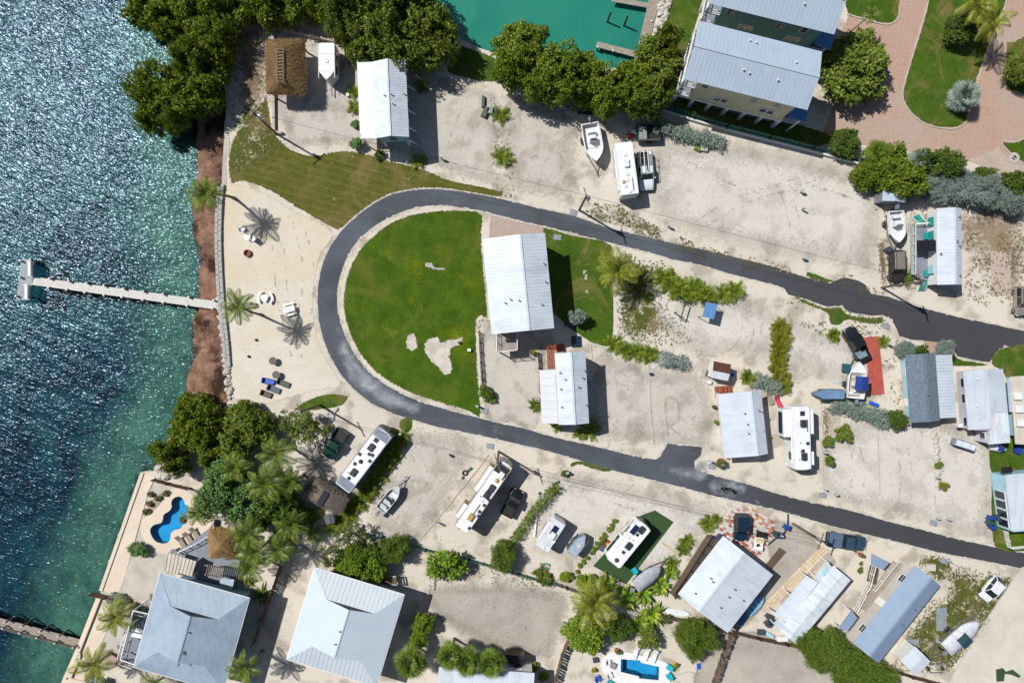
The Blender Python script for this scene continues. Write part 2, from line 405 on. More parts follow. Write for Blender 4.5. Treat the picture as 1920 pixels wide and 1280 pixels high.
def seabed():
    xs = np.concatenate([[-60000, -12000, -5000, -2500, -1400, -800, -500, -300, -180], np.arange(-100, 500, 10.0)])
    ys = np.concatenate([[-60000, -12000, -4000, -1500, -800, -400, -200], np.arange(-100, 1400, 10.0), [1500, 1700, 2200, 4000, 12000, 60000]])
    X, Y = np.meshgrid(xs, ys); P2 = np.array(shore_px, float)
    D = np.full(X.shape, 1e18); S = np.ones(X.shape)
    for i in range(len(P2) - 1):
        a, b = P2[i], P2[i + 1]; d = b - a; L = (d ** 2).sum()
        t = np.clip(((X - a[0]) * d[0] + (Y - a[1]) * d[1]) / L, 0, 1)
        ex, ey = X - a[0] - t * d[0], Y - a[1] - t * d[1]; q = ex ** 2 + ey ** 2
        s = np.where(d[0] * ey - d[1] * ex < 0, 1.0, -1.0)          # + is the land side
        m = q < D; D = np.where(m, q, D); S = np.where(m, s, S)
    sd = np.sqrt(D) / SPX * S
    Z = np.where(sd < 0, WATER_Z - 0.10 + np.maximum(-2.6, sd * .11), WATER_Z - .10 + np.minimum(.7, sd * .26))
    ny, nx = X.shape
    vs = []
    for j in range(ny):
        for i in range(nx):
            p = P(X[j, i], Y[j, i]); z = float(Z[j, i]); q = Vector((p.x, p.y, 0))
            if abs(sd[j, i]) < 60: z += .10 * mnoise.noise(q * .5) + .06 * mnoise.noise(q * 1.9)
            if sd[j, i] > 0: z = min(z, -.09) if Y[j, i] < 884 else -2.6
            vs.append((p.x, p.y, z))
    fs = [(j * nx + i, (j + 1) * nx + i, (j + 1) * nx + i + 1, j * nx + i + 1) for j in range(ny - 1) for i in range(nx - 1)]
    me = bpy.data.meshes.new('seabed'); me.from_pydata(vs, [], fs)
    at = me.attributes.new('shore', 'FLOAT', 'POINT'); at.data.foreach_set('value', np.clip(sd.ravel(), -80, 80).astype(np.float32))
    s = NT('seabed_and_wrack'); co = s.coord(True)
    sh = s.n('Attribute', attribute_name='shore').outputs['Fac']
    c = s.ramp(s.noise(co, .085, 6, .62, 1.0), [(.33, lin((24, 50, 70))), (.46, lin((40, 78, 94))), (.64, lin((80, 120, 110)))])  # seabed patches with deep-water darkness and blue upwelling light put into their tones
    c = s.mix(s.bw(s.noise(s.mapped(co, (1, .6, 1), .5), .16, 6, .7, 1.4), .50, .62), c, lin((20, 44, 60)))
    near = s.ramp(s.noise(co, .22, 6, .66, .8), [(.35, lin((92, 116, 98))), (.6, lin((156, 170, 134)))])
    f = s.math('ADD', sh, s.math('MULTIPLY', s.noise(co, .11, 4), 9.0))
    c = s.mix(s.bw(s.math('MULTIPLY', s.math('ADD', f, 20.0), .05), .72, 1.2), c, near)
    c = s.mix(.5, c, s.ramp(s.noise(co, 1.6, 6, .75), [(.3, (.2, .2, .2)), (.7, (.8, .8, .8))]), 'OVERLAY')
    wr = s.ramp(s.noise(co, .7, 6, .75, .5), [(.3, lin((92, 66, 52))), (.52, lin((142, 110, 92))), (.7, lin((166, 136, 116)))])
    wr = s.mix(s.bw(s.noise(co, .22, 5, .66), .50, .60), wr, lin((66, 48, 40)))
    wr = s.mix(.7, wr, s.ramp(s.noise(s.mapped(co, (1, 2.5, 1), .6), 5, 6, .85), [(.3, (.2, .2, .2)), (.7, (.85, .85, .85))]), 'OVERLAY')
    e = s.math('ADD', sh, s.math('MULTIPLY', s.math('SUBTRACT', s.noise(co, .8, 5, .7), .5), 1.6))
    c = s.mix(s.bw(s.math('ADD', e, .5), .35, .75), c, wr)
    s.color(c); s.rough(.95); s.b.inputs['Specular IOR Level'].default_value = .1; s.bump(s.noise(co, 6, 6, .8), 1.0, .12)
    me.materials.append(s.m); me.update()
    for p in me.polygons: p.use_smooth = True
    o = bpy.data.objects.new('seabed', me); COL.objects.link(o); o['kind'] = 'structure'
seabed()

def sea_mat():
    s = NT('sea_water'); co = s.coord(True)
    s.t.nodes.remove(s.b)
    A = s.mapped(co, (1.0, 3.1, 1), .54)
    h1 = s.noise(A, 1.35, 1, .4, .5); h2 = s.noise(s.mapped(co, (1.0, 1.8, 1), .45), 3.0, 0, .5, .3); h3 = s.noise(s.mapped(co, (1, 3.6, 1), .54), .20, 3, .55)
    h = s.math('ADD', s.math('ADD', h1, s.math('MULTIPLY', h2, .30)), s.math('MULTIPLY', h3, 2.8))
    bp = s.n('Bump'); bp.inputs['Strength'].default_value = 1.0; bp.inputs['Distance'].default_value = SEA_AMP; s.l(h, bp.inputs['Height'])
    gl = s.n('BsdfGlossy'); gl.inputs['Roughness'].default_value = .24; gl.inputs[0].default_value = (.58, .82, 1.0, 1); s.l(bp.outputs[0], gl.inputs['Normal'])  # blue of the reflected sky is put into the gloss colour
    tr = s.n('BsdfTransparent'); tr.inputs[0].default_value = (.44, .68, .76, 1)
    fr = s.n('Fresnel'); fr.inputs['IOR'].default_value = 1.33; s.l(bp.outputs[0], fr.inputs['Normal'])
    mx = s.n('MixShader'); s.l(fr.outputs[0], mx.inputs[0]); s.l(tr.outputs[0], mx.inputs[1]); s.l(gl.outputs[0], mx.inputs[2])
    s.l(mx.outputs[0], s.out.inputs[0]); return s.m
SEA_AMP = 0.105
o = sheet('sea', [(-60000, -60000), (-60000, 60000), (-9000, 60000), (-200, 2400), (150, 1290), (215, 1110), (290, 895), (450, 760), (440, 500), (450, 0), (460, -2000), (470, -60000)], WATER_Z, sea_mat(), smooth=False)
def basin_mat():
    s = NT('harbour_water'); co = s.coord(True)
    s.color(s.ramp(s.noise(co, .045, 6, .66, 1.2), [(.3, lin((34, 116, 103))), (.5, lin((42, 132, 114))), (.7, lin((66, 146, 122)))]))
    s.rough(.12); h = s.noise(s.mapped(co, (1, 2, 1), .6), 1.1, 3); s.bump(h, .5, .03); return s.m
sheet('harbour_basin', [(690, -30000), (730, -900), (750, -10), (800, 30), (835, 60), (855, 85), (930, 112), (960, 128), (1195, 140), (1215, 120), (1245, -20), (1275, -900), (1300, -30000)], WATER_Z - .1, basin_mat(), smooth=False)
def edge_ring(name, px, w, z0, z1, mat, closed=False, kind='structure'):
    pts = PP(px); mb = MB()
    for a, b in zip(pts[:-1], pts[1:]): mb.bar((a.x, a.y, (z0 + z1) / 2), (b.x, b.y, (z0 + z1) / 2), w, z1 - z0)
    o = mb.build(name, mat)
    if kind: o['kind'] = kind
    return o

# ------------------------------------------------------------------ roads
road_px = [(2600, 790), (1990, 640), (1920, 620), (1800, 595), (1730, 577), (1665, 556), (1634, 551), (1622, 533), (1610, 526), (1582, 520), (1555, 530), (1512, 520), (1440, 497), (1350, 475), (1262, 456), (1200, 441), (1140, 427), (1075, 404),
           (1000, 388), (937, 372), (865, 359), (812, 354), (775, 356), (735, 364), (700, 382), (670, 404), (642, 430), (621, 459), (606, 491), (597, 530), (595, 565), (598, 600), (606, 636), (620, 670), (639, 702), (661, 727), (695, 755), (737, 775),
           (775, 787), (820, 800), (870, 810), (925, 821), (980, 834), (1030, 846), (1075, 859), (1152, 882), (1205, 895), (1267, 910), (1342, 930), (1392, 941), (1447, 953), (1507, 970), (1547, 982), (1620, 1000), (1690, 1017), (1760, 1035), (1840, 1050), (1920, 1066), (2600, 1240),
           (2600, 1200), (1920, 1036), (1865, 1025), (1795, 1010), (1727, 992), (1665, 977), (1615, 962), (1575, 952), (1515, 940), (1450, 923), (1405, 908), (1355, 896), (1303, 878), (1302, 866), (1314, 853), (1317, 838), (1275, 834), (1252, 831), (1243, 846), (1230, 861), (1192, 855), (1155, 846), (1092, 831),
           (1042, 820), (1025, 815), (975, 801), (937, 793), (905, 785), (850, 771), (800, 757), (762, 742), (725, 722), (695, 700), (667, 667), (650, 637), (640, 610), (633, 580), (632, 550), (637, 520), (647, 490), (662, 462), (682, 440), (705, 422), (735, 405), (770, 392), (800, 386), (845, 386), (900, 395), (975, 414), (1015, 423),
           (1075, 437), (1150, 457), (1225, 475), (1262, 487), (1312, 496), (1370, 514), (1425, 527), (1470, 540), (1478, 552), (1515, 562), (1550, 575), (1577, 573), (1592, 585), (1635, 592), (1655, 590), (1671, 598), (1681, 616), (1686, 630), (1710, 637), (1757, 641), (1785, 646), (1795, 668), (1840, 677), (1855, 679), (1870, 661), (1885, 648), (1920, 655), (2600, 830)]
road_out = road_px[:59]; road_in = road_px[59:]
sheet('road', road_px, .012, ASPH, jit=.05, smooth=False, step=.6)
def ribbon(name, px, w, z, mat, **k):
    pts = [Vector((a, b, 0)) for a, b in smooth_poly(px, False)]
    L = []; Rr = []
    for i, p in enumerate(pts):
        t = pts[min(i + 1, len(pts) - 1)] - pts[max(i - 1, 0)]; nn = Vector((-t.y, t.x, 0)).normalized() * w * SPX / 2
        L.append((p + nn).xy); Rr.append((p - nn).xy)
    return sheet(name, [tuple(a) for a in L] + [tuple(a) for a in Rr[::-1]], z, mat, smooth=False, **k)
# marl shoulder inside and outside the bend
sheet('road_shoulder', [(636, 580), (633, 545), (640, 512), (655, 474), (678, 446), (702, 424), (735, 405), (772, 391), (805, 386), (850, 388), (800, 393), (760, 401), (725, 417), (697, 439), (673, 462), (656, 490), (644, 525), (640, 560), (645, 600), (660, 645), (688, 688), (715, 711), (750, 732), (800, 753), (860, 770), (905, 782), (905, 787), (850, 774), (798, 759), (755, 740), (720, 722), (690, 698), (662, 664), (646, 630), (638, 600)], .020, SHOULDER, fade=.35, smooth=False)
for d in ([(628, 600), (640, 610), (662, 650), (690, 690), (740, 730), (790, 752), (782, 780), (735, 770), (690, 748), (655, 715), (632, 670)],
          [(925, 795), (938, 798), (930, 822), (920, 818)], [(1225, 864), (1300, 875), (1318, 842), (1330, 885), (1310, 905), (1260, 895)], [(1340, 895), (1400, 905), (1390, 938), (1330, 925)], [(1360, 905), (1400, 925), (1440, 950), (1380, 936), (1340, 925)]):
    sheet('dusty_patch', d, .020, DUST, fade=1.3)

# ------------------------------------------------------------------ lawns and bare lots
lawns = [
 ('lawn', [(905, 397), (850, 390), (800, 394), (760, 402), (725, 418), (697, 440), (674, 463), (657, 491), (645, 525), (640, 560), (642, 590), (650, 620), (666, 655), (690, 688), (717, 711), (748, 730), (780, 744), (830, 760), (870, 771), (904, 783), (901, 720), (897, 602), (918, 600), (910, 500), (906, 440)], .024, LAWN, .7),
 ('lawn', [(1019, 425), (1075, 440), (1147, 458), (1151, 520), (1152, 620), (1143, 650), (1112, 645), (1090, 632), (1060, 610), (1020, 560), (1015, 450)], .024, LAWN2, .35),
 ('lawn', [(432, 345), (426, 300), (436, 258), (458, 228), (484, 200), (498, 175), (506, 200), (512, 235), (524, 258), (545, 277), (570, 287), (592, 289), (625, 282), (660, 281), (700, 290), (735, 300), (780, 311), (812, 322), (842, 335), (900, 347), (945, 358), (935, 372), (865, 360), (812, 355), (775, 357), (735, 365), (700, 383), (668, 407), (640, 431), (628, 432), (598, 416), (550, 388), (505, 360), (457, 342)], .024, DRYLAWN, .5),
 ('lawn', [(548, 768), (572, 750), (600, 739), (630, 736), (653, 740), (654, 748), (641, 762), (612, 768), (575, 772)], .024, LAWN2, .4),
 ('lawn', [(747, 790), (758, 781), (774, 785), (773, 805), (760, 812), (748, 803)], .024, LAWN2, .25),
 ('grass_bank', [(862, 84), (890, 92), (924, 104), (936, 116), (934, 148), (918, 157), (870, 148), (836, 136), (844, 108)], .024, ROUGHG, .5),
 ('lawn', [(1258, -40), (1322, -40), (1314, 20), (1302, 60), (1290, 102), (1268, 112), (1252, 80), (1246, 40)], .024, LAWN2, .3),
 ('lawn', [(1272, 180), (1300, 184), (1545, 246), (1538, 276), (1470, 262), (1380, 240), (1300, 218), (1262, 208)], .020, LAWN2, .3),
 ('lawn', [(1588, 26), (1612, 33), (1642, 42), (1668, 45), (1683, 34), (1687, 12), (1682, -40), (1590, -40)], .034, LAWN2, .05),
 ('lawn', [(1747, -40), (1736, 20), (1706, 120), (1693, 168), (1694, 190), (1710, 214), (1740, 234), (1780, 241), (1805, 234), (1816, 214), (1832, 150), (1856, 80), (1880, 20), (1894, -40)], .034, LAWN2, .05),
 ('lawn', [(1878, 266), (1900, 268), (1940, 258), (1940, 316), (1918, 306), (1894, 288)], .034, LAWN2, .05),
 ('lawn', [(1886, 84), (1900, 78), (1960, 60), (1960, 175), (1900, 172), (1886, 160)], .034, LAWN2, .05),
 ('lawn', [(1857, 680), (1885, 650), (1990, 678), (1990, 1042), (1930, 1034), (1862, 1022), (1857, 900), (1853, 840), (1878, 832), (1890, 790), (1886, 710)], .024, LAWN2, .2),
 ('lawn', [(1786, 648), (1797, 671), (1842, 679), (1850, 686), (1790, 688), (1740, 680), (1745, 655)], .024, LAWN2, .2),
 ('grass_verge', [(1512, 508), (1530, 512), (1558, 522), (1578, 514), (1600, 514), (1612, 524), (1582, 519), (1557, 531), (1530, 527), (1512, 519)], .024, ROUGHG, .35),
 ('grass_verge', [(1478, 553), (1500, 555), (1548, 574), (1562, 570), (1578, 572), (1590, 586), (1632, 593), (1655, 590), (1656, 606), (1630, 610), (1590, 602), (1575, 612), (1555, 610), (1550, 590), (1530, 580), (1500, 568)], .022, ROUGHG, .5),
 ('grass_verge', [(1100, 385), (1150, 398), (1200, 408), (1232, 425), (1232, 445), (1200, 440), (1140, 424), (1095, 405)], .024, WEEDY, 1.6),
 ('grass_verge', [(1070, 866), (1090, 862), (1120, 870), (1150, 880), (1140, 886), (1110, 880), (1085, 872), (1068, 880)], .024, ROUGHG, .3),
 ('grass_verge', [(1726, 1038), (1745, 1034), (1790, 1046), (1787, 1078), (1765, 1095), (1745, 1085), (1722, 1062)], .024, WEEDY, 1.3),
 ('grass_verge', [(1845, 1090), (1880, 1078), (1900, 1082), (1895, 1110), (1850, 1170), (1800, 1240), (1775, 1265), (1760, 1258), (1800, 1200), (1830, 1150)], .024, WEEDY, 1.0),
 ('weedy_ground', [(1760, 1060), (1860, 1072), (1900, 1085), (1840, 1180), (1780, 1260), (1690, 1240), (1670, 1230), (1720, 1150), (1770, 1110)], .018, WEEDY, 2.2),
 ('weedy_ground', [(1150, 470), (1200, 480), (1260, 492), (1245, 560), (1255, 600), (1240, 640), (1180, 640), (1155, 630)], .018, WEEDY, 2.6),
 ('weedy_ground', [(1535, 760), (1560, 775), (1556, 840), (1560, 885), (1545, 880), (1540, 830)], .018, WEEDY, 1.2),
 ('weedy_ground', [(445, 205), (500, 180), (508, 230), (530, 265), (500, 300), (470, 330), (430, 320), (436, 260)], .028, WEEDY, 2.0),
 ('weedy_ground', [(1290, 455), (1420, 490), (1505, 515), (1500, 522), (1420, 500), (1280, 462)], .020, WEEDY, .8),
 ('bare_dirt', [(440, 60), (500, 50), (502, 180), (490, 200), (446, 210), (440, 140)], .012, DIRT, 2.4),
 ('bare_dirt', [(1660, 400), (1810, 385), (1925, 390), (1925, 560), (1850, 540), (1810, 470), (1700, 420)], .012, DIRT, 5.0),
 ('bare_dirt', [(1645, 460), (1660, 450), (1664, 520), (1650, 525)], .013, DIRT, .8),
 ('pale_lot', [(1220, 260), (1270, 250), (1420, 262), (1600, 300), (1660, 330), (1650, 540), (1600, 515), (1440, 485), (1260, 440), (1210, 380)], .008, PALE, 4.0),
 ('gravel_lot', [(510, 190), (510, 90), (560, 60), (680, 80), (860, 150), (940, 180), (935, 300), (930, 355), (800, 312), (660, 278), (545, 280), (525, 240)], .008, GREY, 2.0),
 ('gravel_lot', [(930, 190), (1080, 200), (1090, 340), (1080, 380), (960, 365), (935, 330)], .010, GREY, 3.5),
 ('gravel_lot', [(1108, 648), (1220, 680), (1330, 700), (1340, 850), (1240, 840), (1100, 820), (1100, 700)], .008, GREY, 3.0),
 ('gravel_lot', [(905, 610), (1020, 640), (1012, 800), (960, 795), (908, 780)], .008, GREY, 1.0),
 ('gravel_lot', [(740, 800), (900, 830), (870, 900), (795, 1020), (700, 990), (690, 940)], .008, GREY, 3.0),
 ('gravel_lot', [(810, 1090), (1060, 1100), (1055, 1190), (1030, 1240), (940, 1230), (850, 1190), (800, 1150)], .008, DGREY, 2.5),
 ('gravel_lot', [(1345, 1190), (1500, 1200), (1600, 1270), (1600, 1340), (1310, 1340)], .008, DGREY, .6),
 ('gravel_lot', [(1430, 985), (1480, 975), (1530, 1010), (1570, 1060), (1480, 1100), (1390, 1180), (1370, 1160), (1440, 1080)], .010, DGREY, .8),
 ('marl_lot', [(1925, 1060), (1905, 1075), (1790, 1255), (1770, 1340), (2000, 1340), (2000, 1080)], .026, SMOOTHW, .3),
 ('beach', [(413, 348), (457, 343), (505, 361), (550, 389), (630, 433), (606, 480), (595, 530), (593, 570), (597, 615), (610, 660), (640, 708), (640, 730), (590, 738), (540, 752), (500, 762), (455, 756), (431, 742), (424, 660), (415, 580), (411, 520), (409, 450)], .014, BEACH, .9),
 ('pale_lot', [(1560, 790), (1850, 800), (1850, 1010), (1700, 975), (1540, 935)], .008, PALE, 3.0),
 ('pale_lot', [(1170, 560), (1300, 500), (1500, 590), (1640, 640), (1600, 730), (1400, 680), (1300, 680)], .008, PALE, 4.0),
 ('pale_lot', [(1040, 870), (1200, 905), (1380, 950), (1330, 1000), (1240, 1080), (1100, 1070), (1000, 1030), (1010, 930)], .008, PALE, 3.0),
]
for nm_, px_, z_, m_, f_ in lawns: sheet(nm_, px_, z_, m_, fade=f_)
# paved court of the town houses
sheet('paved_court', [(1570, 140), (1578, 60), (1592, 27), (1640, 40), (1690, -400), (2600, -400), (2600, 480), (1925, 350), (1860, 318), (1815, 302), (1790, 288), (1700, 284), (1640, 272), (1556, 272), (1543, 246), (1562, 196)], .016, PINK, smooth=False)
sheet('paved_court', [(1815, 300), (1870, 278), (1884, 290), (1925, 320), (1925, 352), (1860, 320)], .022, PINKL, smooth=False)
for pts in ([(1686, 12), (1683, 34), (1668, 46), (1642, 43), (1588, 27)], [(1747, -40), (1736, 20), (1706, 120), (1693, 168), (1694, 190), (1710, 214), (1740, 235), (1780, 242), (1805, 235), (1817, 214), (1833, 150), (1857, 80), (1881, 20), (1895, -40)], [(1925, 322), (1894, 289), (1877, 266), (1900, 267), (1925, 258)]):
    edge_ring('kerb', smooth_poly(pts, False, 5), .14, 0, .12, CONC)
sheet('paved_drive', [(920, 403), (975, 416), (1018, 426), (1022, 470), (915, 470)], .030, ROSE, smooth=False)
sheet('paved_path', [(1733, 640), (1758, 641), (1758, 664), (1736, 664)], .030, pavers('brick_path', (178, 130, 104), (190, 150, 112), (140, 110, 92), 3.0, .1), smooth=False)
sheet('paved_pad', [(1857, 471), (1895, 471), (1895, 555), (1859, 555)], .020, PINKL, smooth=False)

for px, f in (([(762, 480), (790, 482), (800, 510), (790, 545), (775, 540), (768, 505)], 1.6), ([(692, 530), (706, 528), (708, 556), (696, 560)], 1.2), ([(762, 555), (780, 556), (778, 572), (764, 570)], 1.0), ([(672, 576), (686, 575), (686, 587), (674, 588)], .8), ([(840, 500), (900, 515), (905, 560), (860, 540)], 2.4), ([(815, 465), (840, 466), (845, 482), (818, 480)], 1.2), ([(740, 640), (860, 600), (890, 640), (880, 700), (790, 610)], 3.0)):
    sheet('yellow_grass', px, .030, YLAWN, fade=f * .9)
TRACK = ground_mat('tyre_track', (198, 191, 181), (186, 179, 169), None, .3, .6, 0, fade=1.0, fscale=.7, soft=True)
for ln in ([(1270, 290), (1340, 330), (1420, 360), (1520, 350), (1620, 380)], [(1300, 430), (1380, 380), (1470, 350), (1560, 320)], [(1440, 300), (1480, 380), (1500, 470)], [(1150, 845), (1170, 780), (1165, 700)], [(760, 820), (790, 880), (770, 950), (740, 1000)], [(1100, 890), (1060, 940), (1030, 960)], [(1180, 900), (1150, 940), (1210, 960)], [(1600, 950), (1610, 880), (1600, 830)], [(1690, 970), (1700, 900), (1690, 830)], [(860, 340), (850, 280), (880, 200)], [(1000, 370), (1010, 300), (1060, 250)], [(870, 1100), (930, 1140), (1020, 1130)], [(1330, 540), (1400, 600), (1380, 660), (1300, 660)], [(1440, 1080), (1480, 1040), (1530, 1030)], [(1420, 560), (1440, 600), (1430, 660)], [(480, 380), (520, 460), (530, 560), (560, 680)], [(560, 420), (580, 520), (560, 640)]):
    for o_ in (-11, 11): ribbon('tyre_track', [(a_ + o_, b_ + o_ * .4) for a_, b_ in ln], .34, .0215, TRACK, fade=.22)

DRIFT = ground_mat('sand_drift', (206, 199, 189), (190, 183, 173), None, .3, .5, 0, fade=1.1, fscale=1.3)
def off_line(px, d):
    out = []
    for i, p in enumerate(px):
        a_, b_ = px[max(i - 1, 0)], px[min(i + 1, len(px) - 1)]; t = Vector((b_[0] - a_[0], b_[1] - a_[1])).normalized(); out.append((p[0] + t.y * d * SPX, p[1] - t.x * d * SPX))
    return out
for chain, d_ in ((road_out[1:58], -.10), (road_in[1:-1], -.10)): ribbon('sand_drift', off_line(chain, d_), .5, .0225, DRIFT, fade=.26)
# ------------------------------------------------------------------ building materials
def roof_mat(name, c, dirt, metal=.0, rough=.42, amt=.5, stretch=(1, .12, 1), sc=1.6):
    s = NT(name); co = s.coord()
    g = s.noise(s.mapped(co, stretch), sc, 5, .65)
    col = s.mix(s.math('MULTIPLY', s.bw(g, .5, .78), amt), lin(c), lin(dirt))
    col = s.mix(s.math('MULTIPLY', s.bw(s.noise(co, .35, 4, .6), .45, .75), amt * .7), col, lin(dirt))
    s.color(col); s.rough(rough); s.b.inputs['Metallic'].default_value = metal
    s.bump(s.noise(co, 1.1, 3), .12, .05); return s.m
R_WHITE = roof_mat('white_metal_roof', (208, 217, 227), (172, 183, 194), amt=.75)
R_PORCH = roof_mat('porch_panel', (208, 211, 215), (186, 184, 184), amt=.5)
R_BLUEGREY = roof_mat('galvanised_roof', (178, 194, 210), (156, 174, 194), metal=.05, rough=.5)
R_BLUE = roof_mat('blue_metal_roof', (138, 158, 184), (114, 136, 164), metal=0, rough=.62)
R_DKBLUE = roof_mat('porch_blue_roof', (70, 130, 190), (56, 108, 160), metal=.1, rough=.45)
R_OLD = roof_mat('weathered_white_roof', (222, 230, 236), (140, 158, 176), amt=.8, sc=1.2)
R_RUST = roof_mat('rust_roof', (92, 52, 40), (64, 40, 34), rough=.8, amt=.8)
R_CANVAS = roof_mat('blue_tarp', (92, 140, 196), (70, 112, 166), rough=.6)
R_TAN = roof_mat('tan_striped_roof', (214, 206, 194), (170, 150, 132), amt=.7, stretch=(1, .05, 1), sc=2.5)
def shingle():
    s = NT('grey_shingle'); co = s.coord()
    t = s.n('TexBrick'); s.l(s.mapped(co, (1, 1, 1)), t.inputs['Vector']); t.inputs['Scale'].default_value = 2.2
    t.inputs['Color1'].default_value = lin((126, 142, 156)); t.inputs['Color2'].default_value = lin((104, 120, 136)); t.inputs['Mortar'].default_value = lin((82, 94, 108)); t.inputs['Mortar Size'].default_value = .03
    c = s.mix(.6, t.outputs[0], s.ramp(s.noise(co, 3.5, 6, .8), [(.3, (.2, .2, .2)), (.7, (.8, .8, .8))]), 'OVERLAY')
    s.color(c); s.rough(.9); s.bump(s.noise(co, 5, 4, .8), .6, .04); return s.m
R_SHING = shingle()
def coated():
    s = NT('coated_grey_roof'); co = s.coord()
    c = s.ramp(s.noise(co, .3, 4, .6), [(.4, lin((158, 176, 192))), (.65, lin((144, 163, 181)))])
    b = s.bw(s.noise(s.mapped(co, (1, .45, 1), .9), 1.2, 5, .7, .6), .5, .62)
    c = s.mix(s.math('MULTIPLY', b, .35), c, lin((130, 150, 170)))
    s.color(c); s.rough(.6); s.bump(s.noise(s.mapped(co, (1, .5, 1), .9), 1.6, 3), .55, .12); return s.m
R_COAT = coated()
W_WHITE = mk('white_wall', (236, 236, 232), (222, 222, 220), 1.5, .6)
W_BLUE = mk('pale_blue_wall', (150, 200, 224), (136, 186, 212), 1.2, .6)
W_SKY = mk('sky_blue_wall', (174, 216, 230), (158, 202, 218), 1.2, .6)
W_YEL = mk('straw_wall', (206, 202, 172), (194, 190, 162), 1.0, .7)
W_TEAL = mk('seagreen_wall', (112, 164, 160), (100, 150, 148), 1.0, .7)
W_LILAC = mk('lilac_white_wall', (214, 210, 220), (196, 192, 204), 1.0, .6)
W_BEIGE = mk('beige_wall', (206, 200, 192), (194, 188, 180), 1.0, .65)
W_TEAL2 = mk('turquoise_trim', (28, 160, 152), (22, 146, 140), 2.0, .5)
TRIM = mk('white_trim', (244, 244, 242), (232, 232, 232), 2.0, .5)
GLASS = glass('window_glass', (36, 48, 54))
GLASS_T = glass('teal_window_glass', (40, 128, 116))
DECKW = mk('weathered_deck', (176, 164, 152), (142, 130, 120), 1.5, .85, stretch=(1, 8, 1), bump=.3)
DECKG = mk('grey_deck', (140, 146, 156), (124, 130, 142), 1.5, .8)
DECKB = mk('brown_deck', (112, 92, 76), (86, 70, 58), 1.5, .85, stretch=(1, 8, 1))
REDDECK = mk('red_brown_deck', (158, 82, 54), (130, 64, 42), 1.5, .8)
DARKM = mk('dark_metal', (46, 48, 52), (36, 38, 42), 3, .45, .3)
STEEL = mk('galvanised_steel', (176, 182, 188), (150, 156, 164), 4, .4, .7)
BLACK = mk('black_rubber', (30, 30, 32), (24, 24, 26), 3, .7)
WOODP = mk('grey_timber', (150, 136, 122), (116, 104, 92), 2, .9, stretch=(1, 1, .2), bump=.3)

def frame_of(c4, z):
    A, B, C, D = [P(a, b, z) for a, b in c4]
    if (B - A).cross(D - A).z < 0: A, B, C, D = B, A, D, C
    x = ((B - A) + (C - D)).normalized(); L = ((B - A).length + (C - D).length) / 2; W = ((D - A).length + (C - B).length) / 2
    c = (A + B + C + D) / 4
    return Vector((c.x, c.y, 0)), math.atan2(x.y, x.x), L, W
def slope(name, root, x0, x1, ya, za, yb, zb, mat, seam=.45, th=.07, rib=.027):
    """one pitch of a roof from eave (ya,za) to ridge (yb,zb) with raised seams"""
    mb = MB(); d = Vector((0, yb - ya, zb - za)); n = Vector((0, -(zb - za), yb - ya)).normalized()
    if n.z < 0: n = -n
    def q(x, t, h): return Vector((x, ya, za)) + d * t + n * h
    c = [q(x, t, h) for h in (-th, 0) for x, t in ((x0, 0), (x1, 0), (x1, 1), (x0, 1))]
    mb.add(c, [(3, 2, 1, 0), (4, 5, 6, 7), (0, 1, 5, 4), (1, 2, 6, 5), (2, 3, 7, 6), (3, 0, 4, 7)])
    if seam:
        k = max(1, round((x1 - x0) / seam)); s = (x1 - x0) / k; w = rib
        for i in range(1, k):
            x = x0 + i * s
            r = [q(x + a, t, h) for h in (.002, rib) for a, t in ((-w / 2, .005), (w / 2, .005), (w / 2, .985), (-w / 2, .985))]
            mb.add(r, [(4, 5, 6, 7), (0, 1, 5, 4), (1, 2, 6, 5), (2, 3, 7, 6), (3, 0, 4, 7)])
    return mb.build(name, mat, root, fix=True)
def window(root, side, L, W, t, z, w=1.0, h=1.0, pane=None, fm=None, off=.0):
    """side: +y -y +x -x of a box L x W centred at the root; t along the side"""
    f = MB(); p = MB(); e = .07
    def rect(mb, a0, a1, z0, z1, d0, d1):
        if side[1] == 'y':
            s = 1 if side[0] == '+' else -1; y0, y1 = s * (W / 2 + d0), s * (W / 2 + d1); mb.b(a0, a1, min(y0, y1), max(y0, y1), z0, z1)
        else:
            s = 1 if side[0] == '+' else -1; x0, x1 = s * (L / 2 + d0), s * (L / 2 + d1); mb.b(min(x0, x1), max(x0, x1), a0, a1, z0, z1)
    rect(f, t - w / 2 - e, t - w / 2, z - e, z + h + e, 0, .06); rect(f, t + w / 2, t + w / 2 + e, z - e, z + h + e, 0, .06)
    rect(f, t - w / 2, t + w / 2, z + h, z + h + e, 0, .06); rect(f, t - w / 2, t + w / 2, z - e, z, 0, .08); rect(f, t - w / 2, t + w / 2, z + h / 2 - .025, z + h / 2 + .025, .03, .05)
    rect(p, t - w / 2, t + w / 2, z, z + h, 0, .03)
    fo = f.build('window', fm or TRIM, root); p.build('pane', pane or GLASS, fo); return fo
def vent(root, x, y, z, mat=None, h=.35, r=.07):
    mb = MB(); mb.cyl((x, y, z - .15), (x, y, z + h), r, n=8); mb.cyl((x, y, z + h), (x, y, z + h + .08), r * 1.7, r * 1.2, n=8)
    return mb.build('vent_pipe', mat or STEEL, root)
